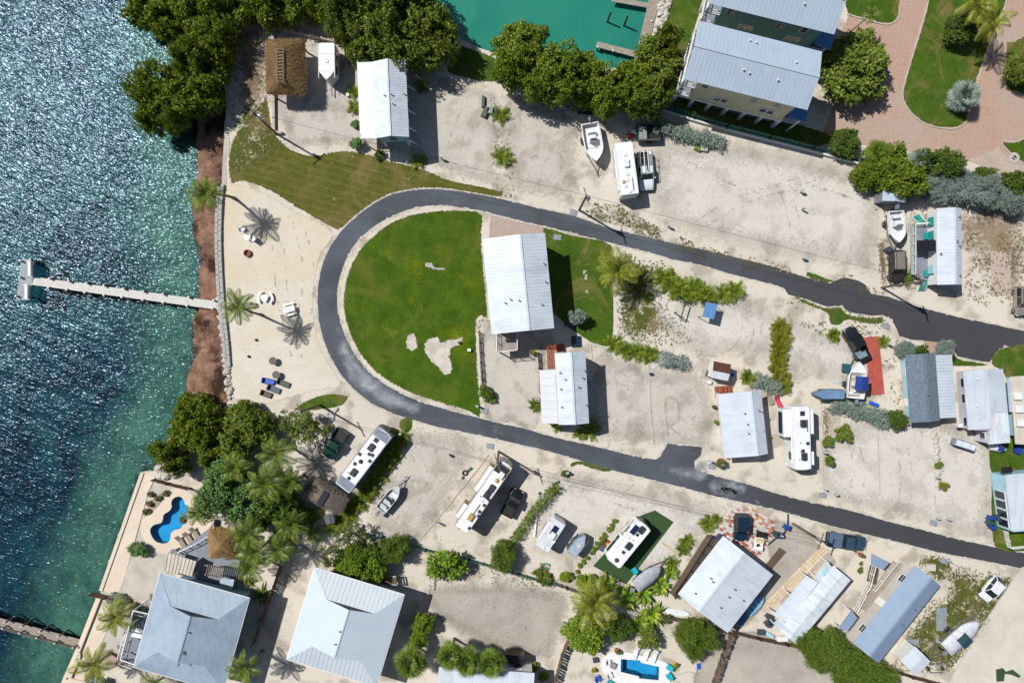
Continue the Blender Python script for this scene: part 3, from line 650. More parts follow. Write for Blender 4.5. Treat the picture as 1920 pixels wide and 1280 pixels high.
def railing(root, pts, h=1.0, mat=None, n_bal=None, posts=True):
    mb = MB(); m = mat or TRIM
    for a, b in zip(pts[:-1], pts[1:]):
        a, b = Vector(a), Vector(b); L = (b - a).length
        mb.bar(a + Vector((0, 0, h)), b + Vector((0, 0, h)), .09, .05); mb.bar(a + Vector((0, 0, h * .5)), b + Vector((0, 0, h * .5)), .04); mb.bar(a + Vector((0, 0, .12)), b + Vector((0, 0, .12)), .05)
        k = max(1, round(L / 1.4))
        for i in range(k + 1): p = a.lerp(b, i / k); mb.box(p + Vector((0, 0, h / 2)), (.09, .09, h + .06))
    return mb.build('railing', m, root)
def gable_house(name, label, c4, ze, rise, f, wallm, roofm, z0=.15, over=.45, seam=.45, roofm2=None, stilts=False, wins=True, vents=(), cat='house', win_sides=('+y', '-y', '+x', '-x'), ext=None, pane=None, posts=TRIM, wz=None):
    """rectangular house: walls, windows, door, two pitched roof slopes and a ridge cap"""
    c, rz, L, W = frame_of(c4, ze)
    root = thing(name, label, cat, c, rz)
    yr = -W / 2 + f * W; zr = ze + rise
    l2, w2 = L - 2 * over * .6, W - 2 * over
    ex = ext or (0, 0)
    slope('roof_slope', root, -L / 2 - ex[0], L / 2 + ex[1], -W / 2, ze, yr, zr, roofm, seam)
    slope('roof_slope', root, -L / 2, L / 2, W / 2, ze, yr, zr, roofm2 or roofm, seam)
    MB().bar((-L / 2 - ex[0], yr, zr + .03), (L / 2 + ex[1], yr, zr + .03), .26, .05).build('ridge_cap', roofm, root)
    wb = MB(); y0, y1 = -w2 / 2, w2 / 2
    def zt(y): return ze + (rise * (y + W / 2) / (f * W) if y < yr else rise * (W / 2 - y) / ((1 - f) * W)) - .09
    prof = [(y0, z0), (y1, z0), (y1, zt(y1)), (yr, zt(yr)), (y0, zt(y0))]
    wb.loft([[(-l2 / 2, y, z) for y, z in prof], [(l2 / 2, y, z) for y, z in prof]])
    wb.build('wall', wallm, root, fix=True)
    z_w = (wz if wz else z0 + .95)
    wh = min(1.15, ze - z_w - .25)
    if wins and wh > .3:
        for sd in win_sides:
            span = l2 if sd[1] == 'y' else w2; k = max(1, int(span / 3.4))
            for i in range(k):
                t = -span / 2 + span * (i + .5) / k
                if sd == '-y' and i == k // 2:
                    MB().b(t - .48, t + .48, -w2 / 2 - .05, -w2 / 2, z0 + .02, z0 + 2.05).build('door', TRIM, root); continue
                window(root, sd, l2, w2, t, z_w, 1.0, wh, pane)
    if stilts:
        kx = max(2, round(L / 3.2))
        for i in range(kx + 1):
            for y in (y0 + .2, y1 - .2):
                x = -l2 / 2 + .2 + (l2 - .4) * i / kx
                MB().b(x - .15, x + .15, y - .15, y + .15, 0, z0).build('post', posts, root)
    else: MB().b(-l2 / 2 + .05, l2 / 2 - .05, y0 + .05, y1 - .05, 0, z0).build('foundation', CONC, root)
    for u, v in vents:
        x = -L / 2 + u * L; y = -W / 2 + v * W
        z = ze + (rise * (y + W / 2) / (f * W) if y < yr else rise * (W / 2 - y) / ((1 - f) * W))
        vent(root, x, y, z)
    root['dims'] = (L, W, yr, zr)
    return root, L, W
def panel_roof(root, c4, za, zb, n, mat, name='roof_panel', gap=.03, th=.08, names_parent=None, inv=None):
    """a flat porch roof of separate panels; c4 = A,B (high or wall edge), C,D (outer edge); root frame is inverted"""
    A, B = P(*c4[0], za), P(*c4[1], za); C, D = P(*c4[2], zb), P(*c4[3], zb)
    inv = root.matrix_basis.inverted() if root else Matrix()
    out = []
    for i in range(n):
        t0, t1 = i / n + (gap / 2) / (B - A).length, (i + 1) / n - (gap / 2) / (B - A).length
        q = [A.lerp(B, t0), A.lerp(B, t1), D.lerp(C, t1), D.lerp(C, t0)]
        mb = MB(); top = [inv @ p for p in q]; bot = [p - Vector((0, 0, th)) for p in top]
        rim = []
        mb.add(bot + top, [(3, 2, 1, 0), (4, 5, 6, 7), (0, 1, 5, 4), (1, 2, 6, 5), (2, 3, 7, 6), (3, 0, 4, 7)])
        e0, e1 = top[0], top[3]; mb.bar(e0 + Vector((0, 0, .03)), e1 + Vector((0, 0, .03)), .07, .07)
        out.append(mb.build(name, mat, root, fix=True))
    return out
def L_of(root, px, py, z):
    return root.matrix_basis.inverted() @ P(px, py, z)
def lposts(root, pts, z1, mat=TRIM, w=.14, z0=0.0, name='post'):
    for a, b in pts:
        p = L_of(root, a, b, z1); MB().b(p.x - w / 2, p.x + w / 2, p.y - w / 2, p.y + w / 2, z0, z1 - .1).build(name, mat, root)
def lslab(root, name, px, z0, z1, mat, zp=None):
    """a horizontal plate of the house given by its plan at height z1"""
    q = [L_of(root, a, b, z1 if zp is None else zp) for a, b in px]
    mb = MB(); mb.prism([(p.x, p.y) for p in q], z0, z1); return mb.build(name, mat, root)
def plank_deck(root, c4, z, n, mat, th=.06, name='plank', gap=.02):
    A, B, C, D = [L_of(root, a, b, z) for a, b in c4]
    base = None
    for i in range(n):
        t0, t1 = i / n, (i + 1) / n - gap / max((B - A).length, .1)
        dz = Vector((0, 0, rnd.uniform(-.006, .006)))
        top = [A.lerp(B, t0) + dz, A.lerp(B, t1) + dz, D.lerp(C, t1) + dz, D.lerp(C, t0) + dz]; bot = [p - Vector((0, 0, th)) for p in top]
        MB().add(bot + top, [(3, 2, 1, 0), (4, 5, 6, 7), (0, 1, 5, 4), (1, 2, 6, 5), (2, 3, 7, 6), (3, 0, 4, 7)]).build(name, mat, root, fix=True)
def stairs(root, a, b, z0, z1, w, n, mat, name='step', side=None):
    """flight from px a (low) to px b (high)"""
    A, B = L_of(root, a[0], a[1], z0), L_of(root, b[0], b[1], z1); d = (B - A); d.z = 0; m = math.atan2(d.y, d.x)
    for i in range(n):
        p = A.lerp(B, (i + .5) / n); z = z0 + (z1 - z0) * (i + 1) / n
        MB().box((p.x, p.y, z - .03), (d.length / n * .86, w, .06), m).build(name, mat, root)
    u = Vector((-math.sin(m), math.cos(m), 0)) * w / 2
    mb = MB()
    for s in (-1, 1): mb.bar(A + u * s, B + u * s, .06, .22)
    mb.build('stringer', side or mat, root)

# ------------------------------------------------------------------ the white-roofed houses along the loop road
h1, L, W = gable_house('house', 'large white metal roofed house beside the round lawn', [(904, 441), (922, 624.5), (1039, 617), (1022.5, 444)], 5.4, 1.0, .60, W_WHITE, R_WHITE, 2.6, .5, .42, stilts=True, vents=((.66, .35), (.68, .48), (.69, .26), (.32, .93), (.51, .93), (.74, .83)))
lslab(h1, 'floor_slab', [(915, 600), (1025, 600), (1015, 455), (913, 455)], 2.45, 2.6, CONC, 2.6)
# deck and stair at its south end
plank_deck(h1, [(931, 626), (970, 622), (970, 656), (932, 659)], 2.6, 12, DECKW)
railing(h1, [L_of(h1, 931, 626, 2.6), L_of(h1, 932, 659, 2.6), L_of(h1, 970, 656, 2.6), L_of(h1, 969, 624, 2.6)])
stairs(h1, (934, 648), (934, 624), .2, 2.5, .9, 9, TRIM)
lposts(h1, [(932, 658), (969, 655)], 2.6)
h2, L, W = gable_house('house', 'white metal roofed house with a panelled porch roof and red-brown stair', [(1040, 661), (1047.5, 795.5), (1104.5, 793.7), (1097.5, 660)], 4.9, .75, .52, W_WHITE, R_WHITE, 2.3, .35, .42, stilts=True, vents=((.27, .13), (.37, .28), (.50, .12), (.75, .12), (.26, .92), (.36, .85), (.48, .7), (.74, .93)))
panel_roof(h2, [(1041, 692), (1047, 794.5), (1016, 793), (1011, 694)], 4.75, 4.2, 7, R_PORCH)
lposts(h2, [(1013, 696), (1014, 744), (1017, 791)], 4.2)
lslab(h2, 'porch_floor', [(1014, 697), (1042, 696), (1047, 791), (1018, 790)], 2.15, 2.3, CONC, 2.3)
plank_deck(h2, [(1025, 649), (1041, 647), (1043, 692), (1027, 693)], 2.3, 8, REDDECK)
railing(h2, [L_of(h2, 1041, 648, 2.3), L_of(h2, 1025, 649, 2.3), L_of(h2, 1027, 690, 2.3)], 1.0, REDDECK)
stairs(h2, (1058, 651), (1042, 653), .2, 2.2, 1.0, 9, REDDECK)
h3, L, W = gable_house('house', 'pale blue house with ribbed white roof beside the silver trailer', [(697, 117), (703, 259), (767.5, 257.5), (760, 113)], 5.0, .8, .48, W_BLUE, R_WHITE, 2.4, .4, .30, stilts=True, vents=((.47, .36), (.46, .55), (.44, .90), (.58, .58)))
panel_roof(h3, [(697, 117), (703, 259), (677, 260), (671, 118)], 4.95, 4.5, 8, R_PORCH)
lposts(h3, [(673, 121), (674, 165), (676, 212), (679, 257)], 4.5)
lslab(h3, 'porch_floor', [(673, 121), (700, 121), (705, 256), (679, 257)], 2.25, 2.4, DECKW, 2.4)
railing(h3, [L_of(h3, 673, 121, 2.4), L_of(h3, 679, 257, 2.4), L_of(h3, 700, 256, 2.4)], 1.0)
for yy in (158, 205, 238, 262):        # diagonal braces on the east side
    a = L_of(h3, 759 + (yy - 158) * .04, yy, 2.4); MB().bar((a.x, a.y + .0, 2.5), (a.x, a.y + 1.0, .1), .16).build('brace', TRIM, h3)
h4, L, W = gable_house('house', 'low white house with a long lean-to roof and white railing', [(1346, 735.5), (1359, 858), (1440, 851), (1427, 733)], 2.9, .7, .72, W_WHITE, R_WHITE, .35, .5, .48, vents=((.33, .52), (.50, .56), (.64, .56), (.31, .86), (.35, .96), (.65, .97)))
railing(h4, [L_of(h4, 1343, 737, .4), L_of(h4, 1357, 855, .4)], 1.0)
stairs(h4, (1340, 734), (1372, 731), .1, .6, 1.2, 4, REDDECK)
h12, L, W = gable_house('house', 'big white metal roofed house with a boardwalk beside the patchwork paving', [(1266.4, 1118.8), (1352.7, 1009), (1453, 1072), (1369, 1179.7)], 4.0, .9, .38, W_SKY, R_WHITE, .6, 1.5, .42, vents=((.52, .85), (.60, .62), (.78, .62), (.47, .62), (.84, .18), (.55, .22), (.57, .27)))
# ------------------------------------------------------------------ two town houses on stilts
def town(name, label, c4, wallm, wins):
    ze, rise = 9.0, 1.35
    c, rz, L, W = frame_of(c4, ze); root = thing(name, label, 'house', c, rz)
    for s in (-1, 1): slope('roof_slope', root, -L / 2, L / 2, s * W / 2, ze, 0, ze + rise, R_BLUEGREY, .5)
    MB().bar((-L / 2, 0, ze + rise + .03), (L / 2, 0, ze + rise + .03), .3, .05).build('ridge_cap', R_BLUEGREY, root)
    w2 = W - .7; xl = -L / 2 + 2.0; xr = L / 2 - 1.2
    prof = [(-w2 / 2, 3.2), (w2 / 2, 3.2), (w2 / 2, ze + .02), (0, ze + rise - .12), (-w2 / 2, ze + .02)]
    MB().loft([[(xl, y, z) for y, z in prof], [(xr, y, z) for y, z in prof]]).build('wall', wallm, root, fix=True)
    MB().b(-L / 2 + .2, xr + .3, -w2 / 2 - .06, w2 / 2 + .06, 2.85, 3.19).build('floor_beam', TRIM, root)
    for i in range(7):
        x = -L / 2 + .5 + (L - 1.6) * i / 6
        for y in (-w2 / 2 + .2, 0, w2 / 2 - .2): MB().b(x - .2, x + .2, y - .2, y + .2, 0, 2.85).build('column', TRIM, root)
    MB().b(xl + 3.0, xr - .3, -w2 / 2 + .8, w2 / 2 - .8, 0, 2.84).build('ground_floor', W_BEIGE, root)
    # balconies at the water end
    for z in (3.2, 6.1):
        MB().b(-L / 2 + .15, xl, -w2 / 2, w2 / 2, z, z + .14).build('balcony_floor', DECKG, root)
        railing(root, [Vector((xl, -w2 / 2, z + .14)), Vector((-L / 2 + .18, -w2 / 2, z + .14)), Vector((-L / 2 + .18, w2 / 2, z + .14)), Vector((xl, w2 / 2, z + .14))])
    for y in (-w2 / 2 + .08, 0, w2 / 2 - .08): MB().b(-L / 2 + .18, -L / 2 + .36, y - .09, y + .09, 3.2, ze - .05).build('post', TRIM, root)
    # lean-to roof over the entrance end
    mb = MB(); q = [(xr + .02, -W / 2 - .2, 6.3), (xr + 2.4, -W / 2 - .2, 5.7), (xr + 2.4, W / 2 - .4, 5.7), (xr + .02, W / 2 - .4, 6.3)]
    mb.add([Vector(p) - Vector((0, 0, .1)) for p in q] + [Vector(p) for p in q], [(3, 2, 1, 0), (4, 5, 6, 7), (0, 1, 5, 4), (1, 2, 6, 5), (2, 3, 7, 6), (3, 0, 4, 7)])
    mb.build('porch_roof', R_DKBLUE, root, fix=True)
    MB().b(xr, xr + 2.2, -w2 / 2, w2 / 2 - .4, 2.95, 3.15).build('porch_floor', DECKG, root)
    for y in (-w2 / 2 + .1, 0, w2 / 2 - .5): MB().b(xr + 2.0, xr + 2.2, y - .1, y + .1, 0, 5.75).build('post', TRIM, root)
    railing(root, [Vector((xr + .1, -w2 / 2 + .05, 3.15)), Vector((xr + 2.1, -w2 / 2 + .05, 3.15)), Vector((xr + 2.1, w2 / 2 - .5, 3.15))])
    Lw = (xr - xl); xc = (xl + xr) / 2
    for sd in ('-y', '+y'):
        for t, z, w in wins: window(root, sd, L, w2, xl + t * Lw, z, w, 1.15)
    for s, u, v in ((-1, .42, .35), (-1, .47, .4), (-1, .7, .4), (1, .42, .7), (1, .47, .68), (1, .8, .3)):
        vent(root, -L / 2 + u * L, s * v * W / 2, ze + rise * (1 - v), TRIM, .3)
    return root
wn_ = [(.08, 7.3, .75), (.27, 4.5, .8), (.345, 4.5, .8), (.60, 6.8, .85), (.83, 7.2, .8), (.76, 4.5, .8), (.84, 4.5, .8)]
town('town_house', 'straw-walled town house on stilts with galvanised roof beside the green fence', [(1279.7, 147.2), (1510.3, 206.3), (1545, 97.5), (1312.5, 40.3)], W_YEL, wn_)
town('town_house', 'sea-green town house with galvanised roof at the top edge', [(1327.5, 5.6), (1560, 64.7), (1595, -44), (1360, -101)], W_TEAL, wn_)
# ------------------------------------------------------------------ turquoise-trimmed house with a raised grey deck
h7, L, W = gable_house('house', 'white house with turquoise shutters and a raised grey deck', [(1756.5, 390), (1756.5, 534.4), (1804, 533), (1802.5, 390.8)], 3.3, .55, .62, W_WHITE, R_WHITE, .9, .25, .42, win_sides=('+y', '+x', '-x'), vents=((.12, .83), (.5, .84), (.88, .84), (.6, .1), (.44, .7)))
plank_deck(h7, [(1709, 420), (1709, 515), (1745, 530), (1745, 424)], .95, 20, DECKG)
railing(h7, [L_of(h7, 1745, 420, .95), L_of(h7, 1709, 421, .95), L_of(h7, 1709, 514, .95)], 1.0)
MB().prism([tuple(L_of(h7, a, b, .4).xy) for a, b in ((1710, 423), (1712, 423), (1712, 514), (1710, 514))], .05, .88).build('skirting', W_TEAL2, h7)
for yy, hh in ((415, .9), (441, .9), (505, .9)):
    a = L_of(h7, 1747, yy, 2.2); MB().box((a.x, a.y, 2.0), (1.1, .12, 1.1)).build('shutter', W_TEAL2 if yy < 500 else W_SKY, h7)
for yy in (442, 513): a = L_of(h7, 1738, yy, 1.2); MB().box((a.x, a.y, 1.12), (.9, .6, .3)).build('bench', W_TEAL2, h7)
mb = MB(); a, b = L_of(h7, 1719, 461, 2.4), L_of(h7, 1752, 461, 3.0)       # arched dark canopy over the door
for i in range(3):
    for e in (0,): mb.box(a.lerp(b, (i + .5) / 3) + Vector((0, 0, (0, .16, .24)[i])), (1.45, .84, .06))
mb.build('awning', DARKM, h7)
stairs(h7, (1716, 404), (1730, 420), .1, .9, 1.0, 5, W_TEAL2, side=TRIM)
stairs(h7, (1727, 545), (1733, 528), .1, .9, 1.0, 5, W_TEAL2, side=TRIM)
# ------------------------------------------------------------------ three mobile homes by the road fork
h8, L, W = gable_house('mobile_home', 'pale blue mobile home with grey shingle roof and ribbed carport', [(1696.6, 665), (1706.8, 791.7), (1763, 788), (1753.6, 661)], 2.7, .55, .56, W_SKY, R_SHING, .3, .8, 0, vents=((.6, .55),))
slope_o = panel_roof(h8, [(1754.5, 665.4), (1763, 784), (1793.6, 782.4), (1784.7, 665)], 3.05, 2.7, 20, R_WHITE, 'roof_panel')
lposts(h8, [(1783, 667), (1787, 724), (1791, 780)], 2.7)
h9 = thing('mobile_home', 'lilac-white mobile home with flat white roof and ribbed side roof', 'mobile home', P(1845, 765), 0)
def flat_part(root, name, c4, z0, z1, mat, wall=None, inset=0):
    q = [L_of(root, a, b, z1) for a, b in c4]; MB().prism([(p.x, p.y) for p in q], z1 - .12, z1).build(name, mat, root)
    if wall:
        c = sum(q, Vector()) / len(q); w = [c + (p - c) * (1 - inset) for p in q]
        MB().prism([(p.x, p.y) for p in w], z0, z1 - .12).build('wall', wall, root)
flat_part(h9, 'roof', [(1806, 695.6), (1850.6, 691.5), (1860.5, 803), (1815, 805.8)], .1, 3.1, R_WHITE)
q = [L_of(h9, a, b, 0) for a, b in ((1791, 697), (1830, 692), (1840, 800), (1799, 801))]; MB().prism([(p.x, p.y) for p in q], .05, 2.97).build('wall', W_LILAC, h9)
panel_roof(h9, [(1850.8, 693), (1858.7, 773.8), (1889.6, 772), (1880.6, 691.6)], 3.06, 2.75, 19, R_WHITE)
flat_part(h9, 'roof', [(1858.9, 774.2), (1890, 772.4), (1894.6, 829.5), (1853, 833), (1856, 803.4), (1860.8, 803)], .1, 2.9, R_OLD, W_LILAC, .06)
lposts(h9, [(1879, 694), (1884, 735), (1888, 770)], 2.75)
for b in (716, 745, 788):
    p = q[0].lerp(q[3], (b - 697) / 104.0); wo = MB().box((p.x - .03, p.y, 1.6), (.08, 1.3, 1.1), .08).build('window', TRIM, h9); MB().box((p.x - .06, p.y, 1.6), (.08, 1.1, .9), .08).build('pane', GLASS, wo)
p = L_of(h9, 1802, 797, 1.6); MB().box((p.x - .2, p.y, 1.6), (.5, .5, .45)).build('air_conditioner', TRIM, h9)
mb = MB(); p = L_of(h9, 1843.5, 816, 2.0); mb.box((p.x, p.y, 1.9), (.06, .9, 1.0), .1); wo = mb.build('window', TRIM, h9); MB().box((p.x - .04, p.y, 1.9), (.06, .75, .85), .1).build('pane', GLASS, wo)
for a, b in ((1831, 710), (1830, 760), (1834, 782)): p = L_of(h9, a, b, 3.1); vent(h9, p.x, p.y, 3.1, TRIM, .2)
h10 = thing('mobile_home', 'mobile home with tan streaked roof at the east edge', 'mobile home', P(1925, 770), 0)
flat_part(h10, 'roof', [(1894, 706), (1960, 702), (1970, 836), (1904, 832)], .1, 2.6, R_TAN, W_SKY, .22)
flat_part(h10, 'porch_roof', [(1888, 708), (1893, 708), (1899, 772), (1893, 772)], 2.2, 2.5, R_BLUEGREY)
for b in (742, 766, 792): 
    p = L_of(h10, 1908 + (b - 742) * .1, b, 2.8); MB().box((p.x, p.y, 2.82), (1.0, 1.0, .44)).build('roof_box', W_WHITE, h10, bevel=.05)
h11 = thing('house', 'turquoise-walled house with white roof and dark screened porch at the east edge', 'house', P(1900, 940), 0)
flat_part(h11, 'roof', [(1885, 890), (1990, 880), (2000, 990), (1896, 994)], .1, 3.1, R_WHITE)
q = [(1871, 889), (1975, 880), (1985, 984), (1884, 991)]; q = [L_of(h11, a, b, 1.5) for a, b in q]; MB().prism([(p.x, p.y) for p in q], .1, 2.97).build('wall', W_SKY, h11)
for i in range(4):
    a, b = q[0].lerp(q[3], .30 + i * .17), q[0].lerp(q[3], .30 + i * .17 + .15)
    wo = MB().bar((a.x - .05, a.y, 1.5), (b.x - .05, b.y, 1.5), .08, 1.9).build('window', TRIM, h11); MB().bar((a.x - .08, a.y - .06, 1.5), (b.x - .08, b.y + .06, 1.5), .08, 1.75).build('pane', GLASS, wo)
flat_part(h11, 'roof_box', [(1877, 877), (1897, 874), (1900, 884), (1880, 887)], 2.4, 3.0, DARKM)
# ------------------------------------------------------------------ weathered white trailer home with a panelled patio roof
h13, L, W = gable_house('mobile_home', 'weathered white trailer home with panelled patio cover', [(1460, 1183), (1560.6, 1064), (1597, 1083), (1495, 1207.5)], 2.8, .25, .5, W_WHITE, R_OLD, .4, .2, .35)
panel_roof(h13, [(1475, 1166.5), (1535, 1091), (1512, 1078), (1451, 1151)], 2.75, 2.45, 6, R_WHITE)
lposts(h13, [(1513, 1080), (1482, 1115), (1452, 1150)], 2.45)
flat_part(h13, 'porch_roof', [(1528, 1080), (1552, 1052), (1560, 1064), (1537, 1090)], 2.3, 2.7, R_WHITE)
flat_part(h13, 'skylight', [(1540, 1072), (1548, 1065), (1553, 1072), (1545, 1080)], 2.71, 2.82, W_SKY)
flat_part(h13, 'porch_roof', [(1450, 1168), (1462, 1158), (1474, 1168), (1462, 1181)], 2.2, 2.6, R_OLD)
lposts(h13, [(1451, 1168), (1530, 1080), (1552, 1053)], 2.3)
h14, L, W = gable_house('house', 'blue metal roofed house with white railed ramps', [(1598, 1208), (1713.4, 1063), (1765, 1094), (1649.7, 1240)], 3.2, .85, .5, W_BEIGE, R_BLUE, .9, .3, .30, roofm2=R_BLUE, win_sides=('+x', '-x', '-y'), pane=GLASS, vents=((.55, .75), (.35, .75), (.28, .9)))
plank_deck(h14, [(1676, 1050), (1700, 1060), (1630, 1150), (1610, 1138)], .9, 14, DECKW)
for (a, b), w in (((1690, 1077), 2.4), ((1662, 1113), 1.3)):
    p = L_of(h14, a, b, 1.9); e = -1
    wo = MB().box((p.x, p.y + .42, 1.9), (w, .5, 1.5)).build('window_bay', TRIM, h14)
    for s in (-1, 1): MB().box((p.x + s * w * .23, p.y + .38, 2.02), (w * .38, .5, 1.3)).build('pane', GLASS_T, wo)
for seg in ([(1617, 1107), (1625, 1097), (1637, 1050), (1631, 1049)], [(1635, 1103), (1676, 1050)], [(1618, 1111), (1600, 1143)]):
    railing(h14, [L_of(h14, a, b, .6) for a, b in seg], 1.0)
stairs(h14, (1640, 1062), (1633, 1092), .1, .85, 1.1, 7, DECKB)
mb = MB(); q = [L_of(h14, a, b, 2.4) for a, b in ((1597, 1145), (1608, 1158), (1588, 1184), (1574, 1177))]; mb.prism([(p.x, p.y) for p in q], 2.2, 2.4); mb.build('porch_roof', R_BLUE, h14)
q = [L_of(h14, a, b, 2.3) for a, b in ((1635, 1037), (1668, 1054), (1656, 1068), (1634, 1058))]; MB().prism([(p.x, p.y) for p in q], 2.15, 2.3).build('porch_roof', R_BLUE, h14)
lposts(h14, [(1575, 1177), (1587, 1183), (1597, 1146), (1636, 1040), (1667, 1055), (1635, 1057)], 2.2)
# ------------------------------------------------------------------ two square houses with hipped gable roofs
def dutch(name, label, c4, ze, hs, rise, inset, roofm, roofe, wallm, cat='house', vents=()):
    c, rz, L, W = frame_of(c4, ze); root = thing(name, label, cat, c, rz)
    k = hs / rise                       # share of the pitch below the gablet
    y1 = W / 2 * (1 - k)
    for s in (-1, 1):                   # long pitches, cut along the hips
        mb = MB(); p = [Vector((-L / 2, s * W / 2, ze)), Vector((L / 2, s * W / 2, ze)), Vector((L / 2 - inset, s * y1, ze + hs)), Vector((L / 2 - inset, 0, ze + rise)), Vector((-L / 2 + inset, 0, ze + rise)), Vector((-L / 2 + inset, s * y1, ze + hs))]
        d = Vector((0, 0, .08)); mb.add([v - d for v in p] + p, [(0, 1, 2, 3, 4, 5), (6, 7, 8, 9, 10, 11)] + [(i, (i + 1) % 6, 6 + (i + 1) % 6, 6 + i) for i in range(6)])
        mb.build('roof_slope', roofm, root, fix=True)
    for s in (-1, 1):                   # hip skirts and gablets at both ends
        x0, x1 = s * L / 2, s * (L / 2 - inset); d = Vector((0, 0, .08))
        p = [Vector((x0, -W / 2 + .01, ze - .002)), Vector((x0, W / 2 - .01, ze - .002)), Vector((x1, y1 - .01, ze + hs - .06)), Vector((x1, -y1 + .01, ze + hs - .06))]
        mb = MB(); mb.add([v - d for v in p] + p, [(0, 1, 2, 3), (4, 5, 6, 7)] + [(i, (i + 1) % 4, 4 + (i + 1) % 4, 4 + i) for i in range(4)])
        if roofe is not R_COAT:
            n = int(W / .55)
            for i in range(1, n):
                t = i / n; a = p[0].lerp(p[1], t); y = a.y; tt = 1.0 if abs(y) < y1 else (W / 2 - abs(y)) / (W / 2 - y1)
                b = Vector((x0 + (x1 - x0) * tt, y, ze + (hs - .06) * tt)); mb.bar(a + Vector((0, 0, .02)), b + Vector((0, 0, .02)), .03, .03)
        mb.build('hip_slope', roofe, root, fix=True)
        g = [Vector((x1 + s * -.03, -y1, ze + hs - .05)), Vector((x1 + s * -.03, y1, ze + hs - .05)), Vector((x1 + s * -.03, 0, ze + rise - .03))]
        mb = MB(); mb.add(g + [v + Vector((s * -.06, 0, 0)) for v in g], [(0, 1, 2), (5, 4, 3), (0, 1, 4, 3), (1, 2, 5, 4), (2, 0, 3, 5)]); mb.build('gablet', DARKM, root, fix=True)
    MB().bar((-L / 2 + inset, 0, ze + rise + .02), (L / 2 - inset, 0, ze + rise + .02), .22, .05).build('ridge_cap', roofm, root)
    o = 1.35; MB().b(-L / 2 + o, L / 2 - o, -W / 2 + o, W / 2 - o, .1, ze).build('wall', wallm, root)
    gm = MB()
    for a, b in (((-L / 2, -W / 2), (L / 2, -W / 2)), ((L / 2, -W / 2), (L / 2, W / 2)), ((L / 2, W / 2), (-L / 2, W / 2)), ((-L / 2, W / 2), (-L / 2, -W / 2))):
        gm.bar((a[0] * 1.004, a[1] * 1.004, ze - .10), (b[0] * 1.004, b[1] * 1.004, ze - .10), .12, .12)
    gm.build('gutter', TRIM, root)
    for sd in ('+y', '-y', '+x', '-x'):
        span = (L if sd[1] == 'y' else W) - 2 * o; n = int(span / 2.8)
        for i in range(n): window(root, sd, L - 2 * o, W - 2 * o, -span / 2 + span * (i + .5) / n, ze - 2.1, 1.0, 1.2)
    for u, v in vents: vent(root, -L / 2 + u * L, v * W / 2, ze + rise * (1 - abs(v)), STEEL, .25)
    return root
h15 = dutch('house', 'grey coated hip-roofed house beside the kidney pool', [(300, 1075.5), (250, 1251), (418, 1296), (467, 1120)], 5.0, .95, 2.0, 3.2, R_COAT, R_COAT, W_SKY, vents=((.42, .05), (.62, .05), (.64, .06), (.76, .04)))
h16 = dutch('house', 'large white hip-roofed house with ribbed end slopes', [(588, 1068), (536, 1242.5), (707, 1279), (759, 1110.7)], 4.7, .95, 2.0, 3.0, roof_mat('smooth_white_roof', (202, 214, 226), (188, 201, 215), amt=.5), roof_mat('ribbed_white_roof', (202, 212, 220), (184, 196, 206), amt=.5), W_WHITE, vents=((.48, -.04), (.62, -.06)))
h17, L, W = gable_house('house', 'white roofed house cut by the bottom edge below the row of fan palms', [(828, 1249), (1006, 1262), (990, 1390), (810, 1380)], 4.2, 1.2, .5, W_WHITE, R_WHITE, .3, .4, .5)
# ------------------------------------------------------------------ foliage
def leaf_mat(name, dark, mid_, light, tr=.28, rough=.5):
    s = NT(name)
    g = s.n('NewGeometry'); c = s.ramp(g.outputs['Random Per Island'], [(0, lin(dark)), (.5, lin(mid_)), (1, lin(light))])
    oi = s.n('ObjectInfo'); c = s.mix(s.math('MULTIPLY', oi.outputs['Random'], .45), c, s.mix(1.0, c, (.72, .8, .6, 1), 'MULTIPLY'))
    s.color(c); s.rough(rough); s.b.inputs['Specular IOR Level'].default_value = .3
    t = s.n('BsdfTranslucent'); s.l(c, t.inputs[0]); mx = s.n('MixShader'); mx.inputs[0].default_value = tr
    s.l(s.b.outputs[0], mx.inputs[1]); s.l(t.outputs[0], mx.inputs[2]); s.l(mx.outputs[0], s.out.inputs[0]); return s.m
LF_MANG = leaf_mat('mangrove_leaf', (81, 109, 32), (118, 144, 39), (167, 176, 59))
LF_DARK = leaf_mat('dark_leaf', (63, 92, 35), (92, 119, 42), (129, 144, 58))
LF_OLIVE = leaf_mat('olive_leaf', (85, 114, 39), (120, 142, 49), (166, 173, 77))
LF_BRIGHT = leaf_mat('bright_leaf', (86, 131, 38), (128, 160, 45), (185, 195, 67))
LF_BLUEG = leaf_mat('bluegreen_leaf', (82, 123, 72), (116, 155, 89), (160, 189, 113))
LF_SILVER = leaf_mat('silver_leaf', (112, 132, 124), (142, 158, 150), (178, 190, 182), .15)
LF_FEATH = leaf_mat('feathery_leaf', (74, 105, 35), (107, 132, 42), (147, 161, 64))
LF_YEL = leaf_mat('yellowing_leaf', (122, 134, 36), (166, 168, 48), (206, 196, 80))
LF_PALM = leaf_mat('palm_frond', (78, 106, 40), (112, 136, 50), (162, 170, 76), .3, .42)
LF_PALMY = leaf_mat('yellow_palm_frond', (108, 126, 42), (142, 150, 50), (190, 186, 80), .3, .42)
LF_ARECA = leaf_mat('areca_frond', (88, 120, 36), (128, 152, 44), (178, 182, 66), .3, .45)
LF_CROTON = leaf_mat('croton_leaf', (112, 124, 34), (156, 154, 40), (128, 138, 48), .25, .45)
LF_DRY = leaf_mat('dry_weed', (110, 104, 60), (140, 132, 80), (96, 104, 52), .2)
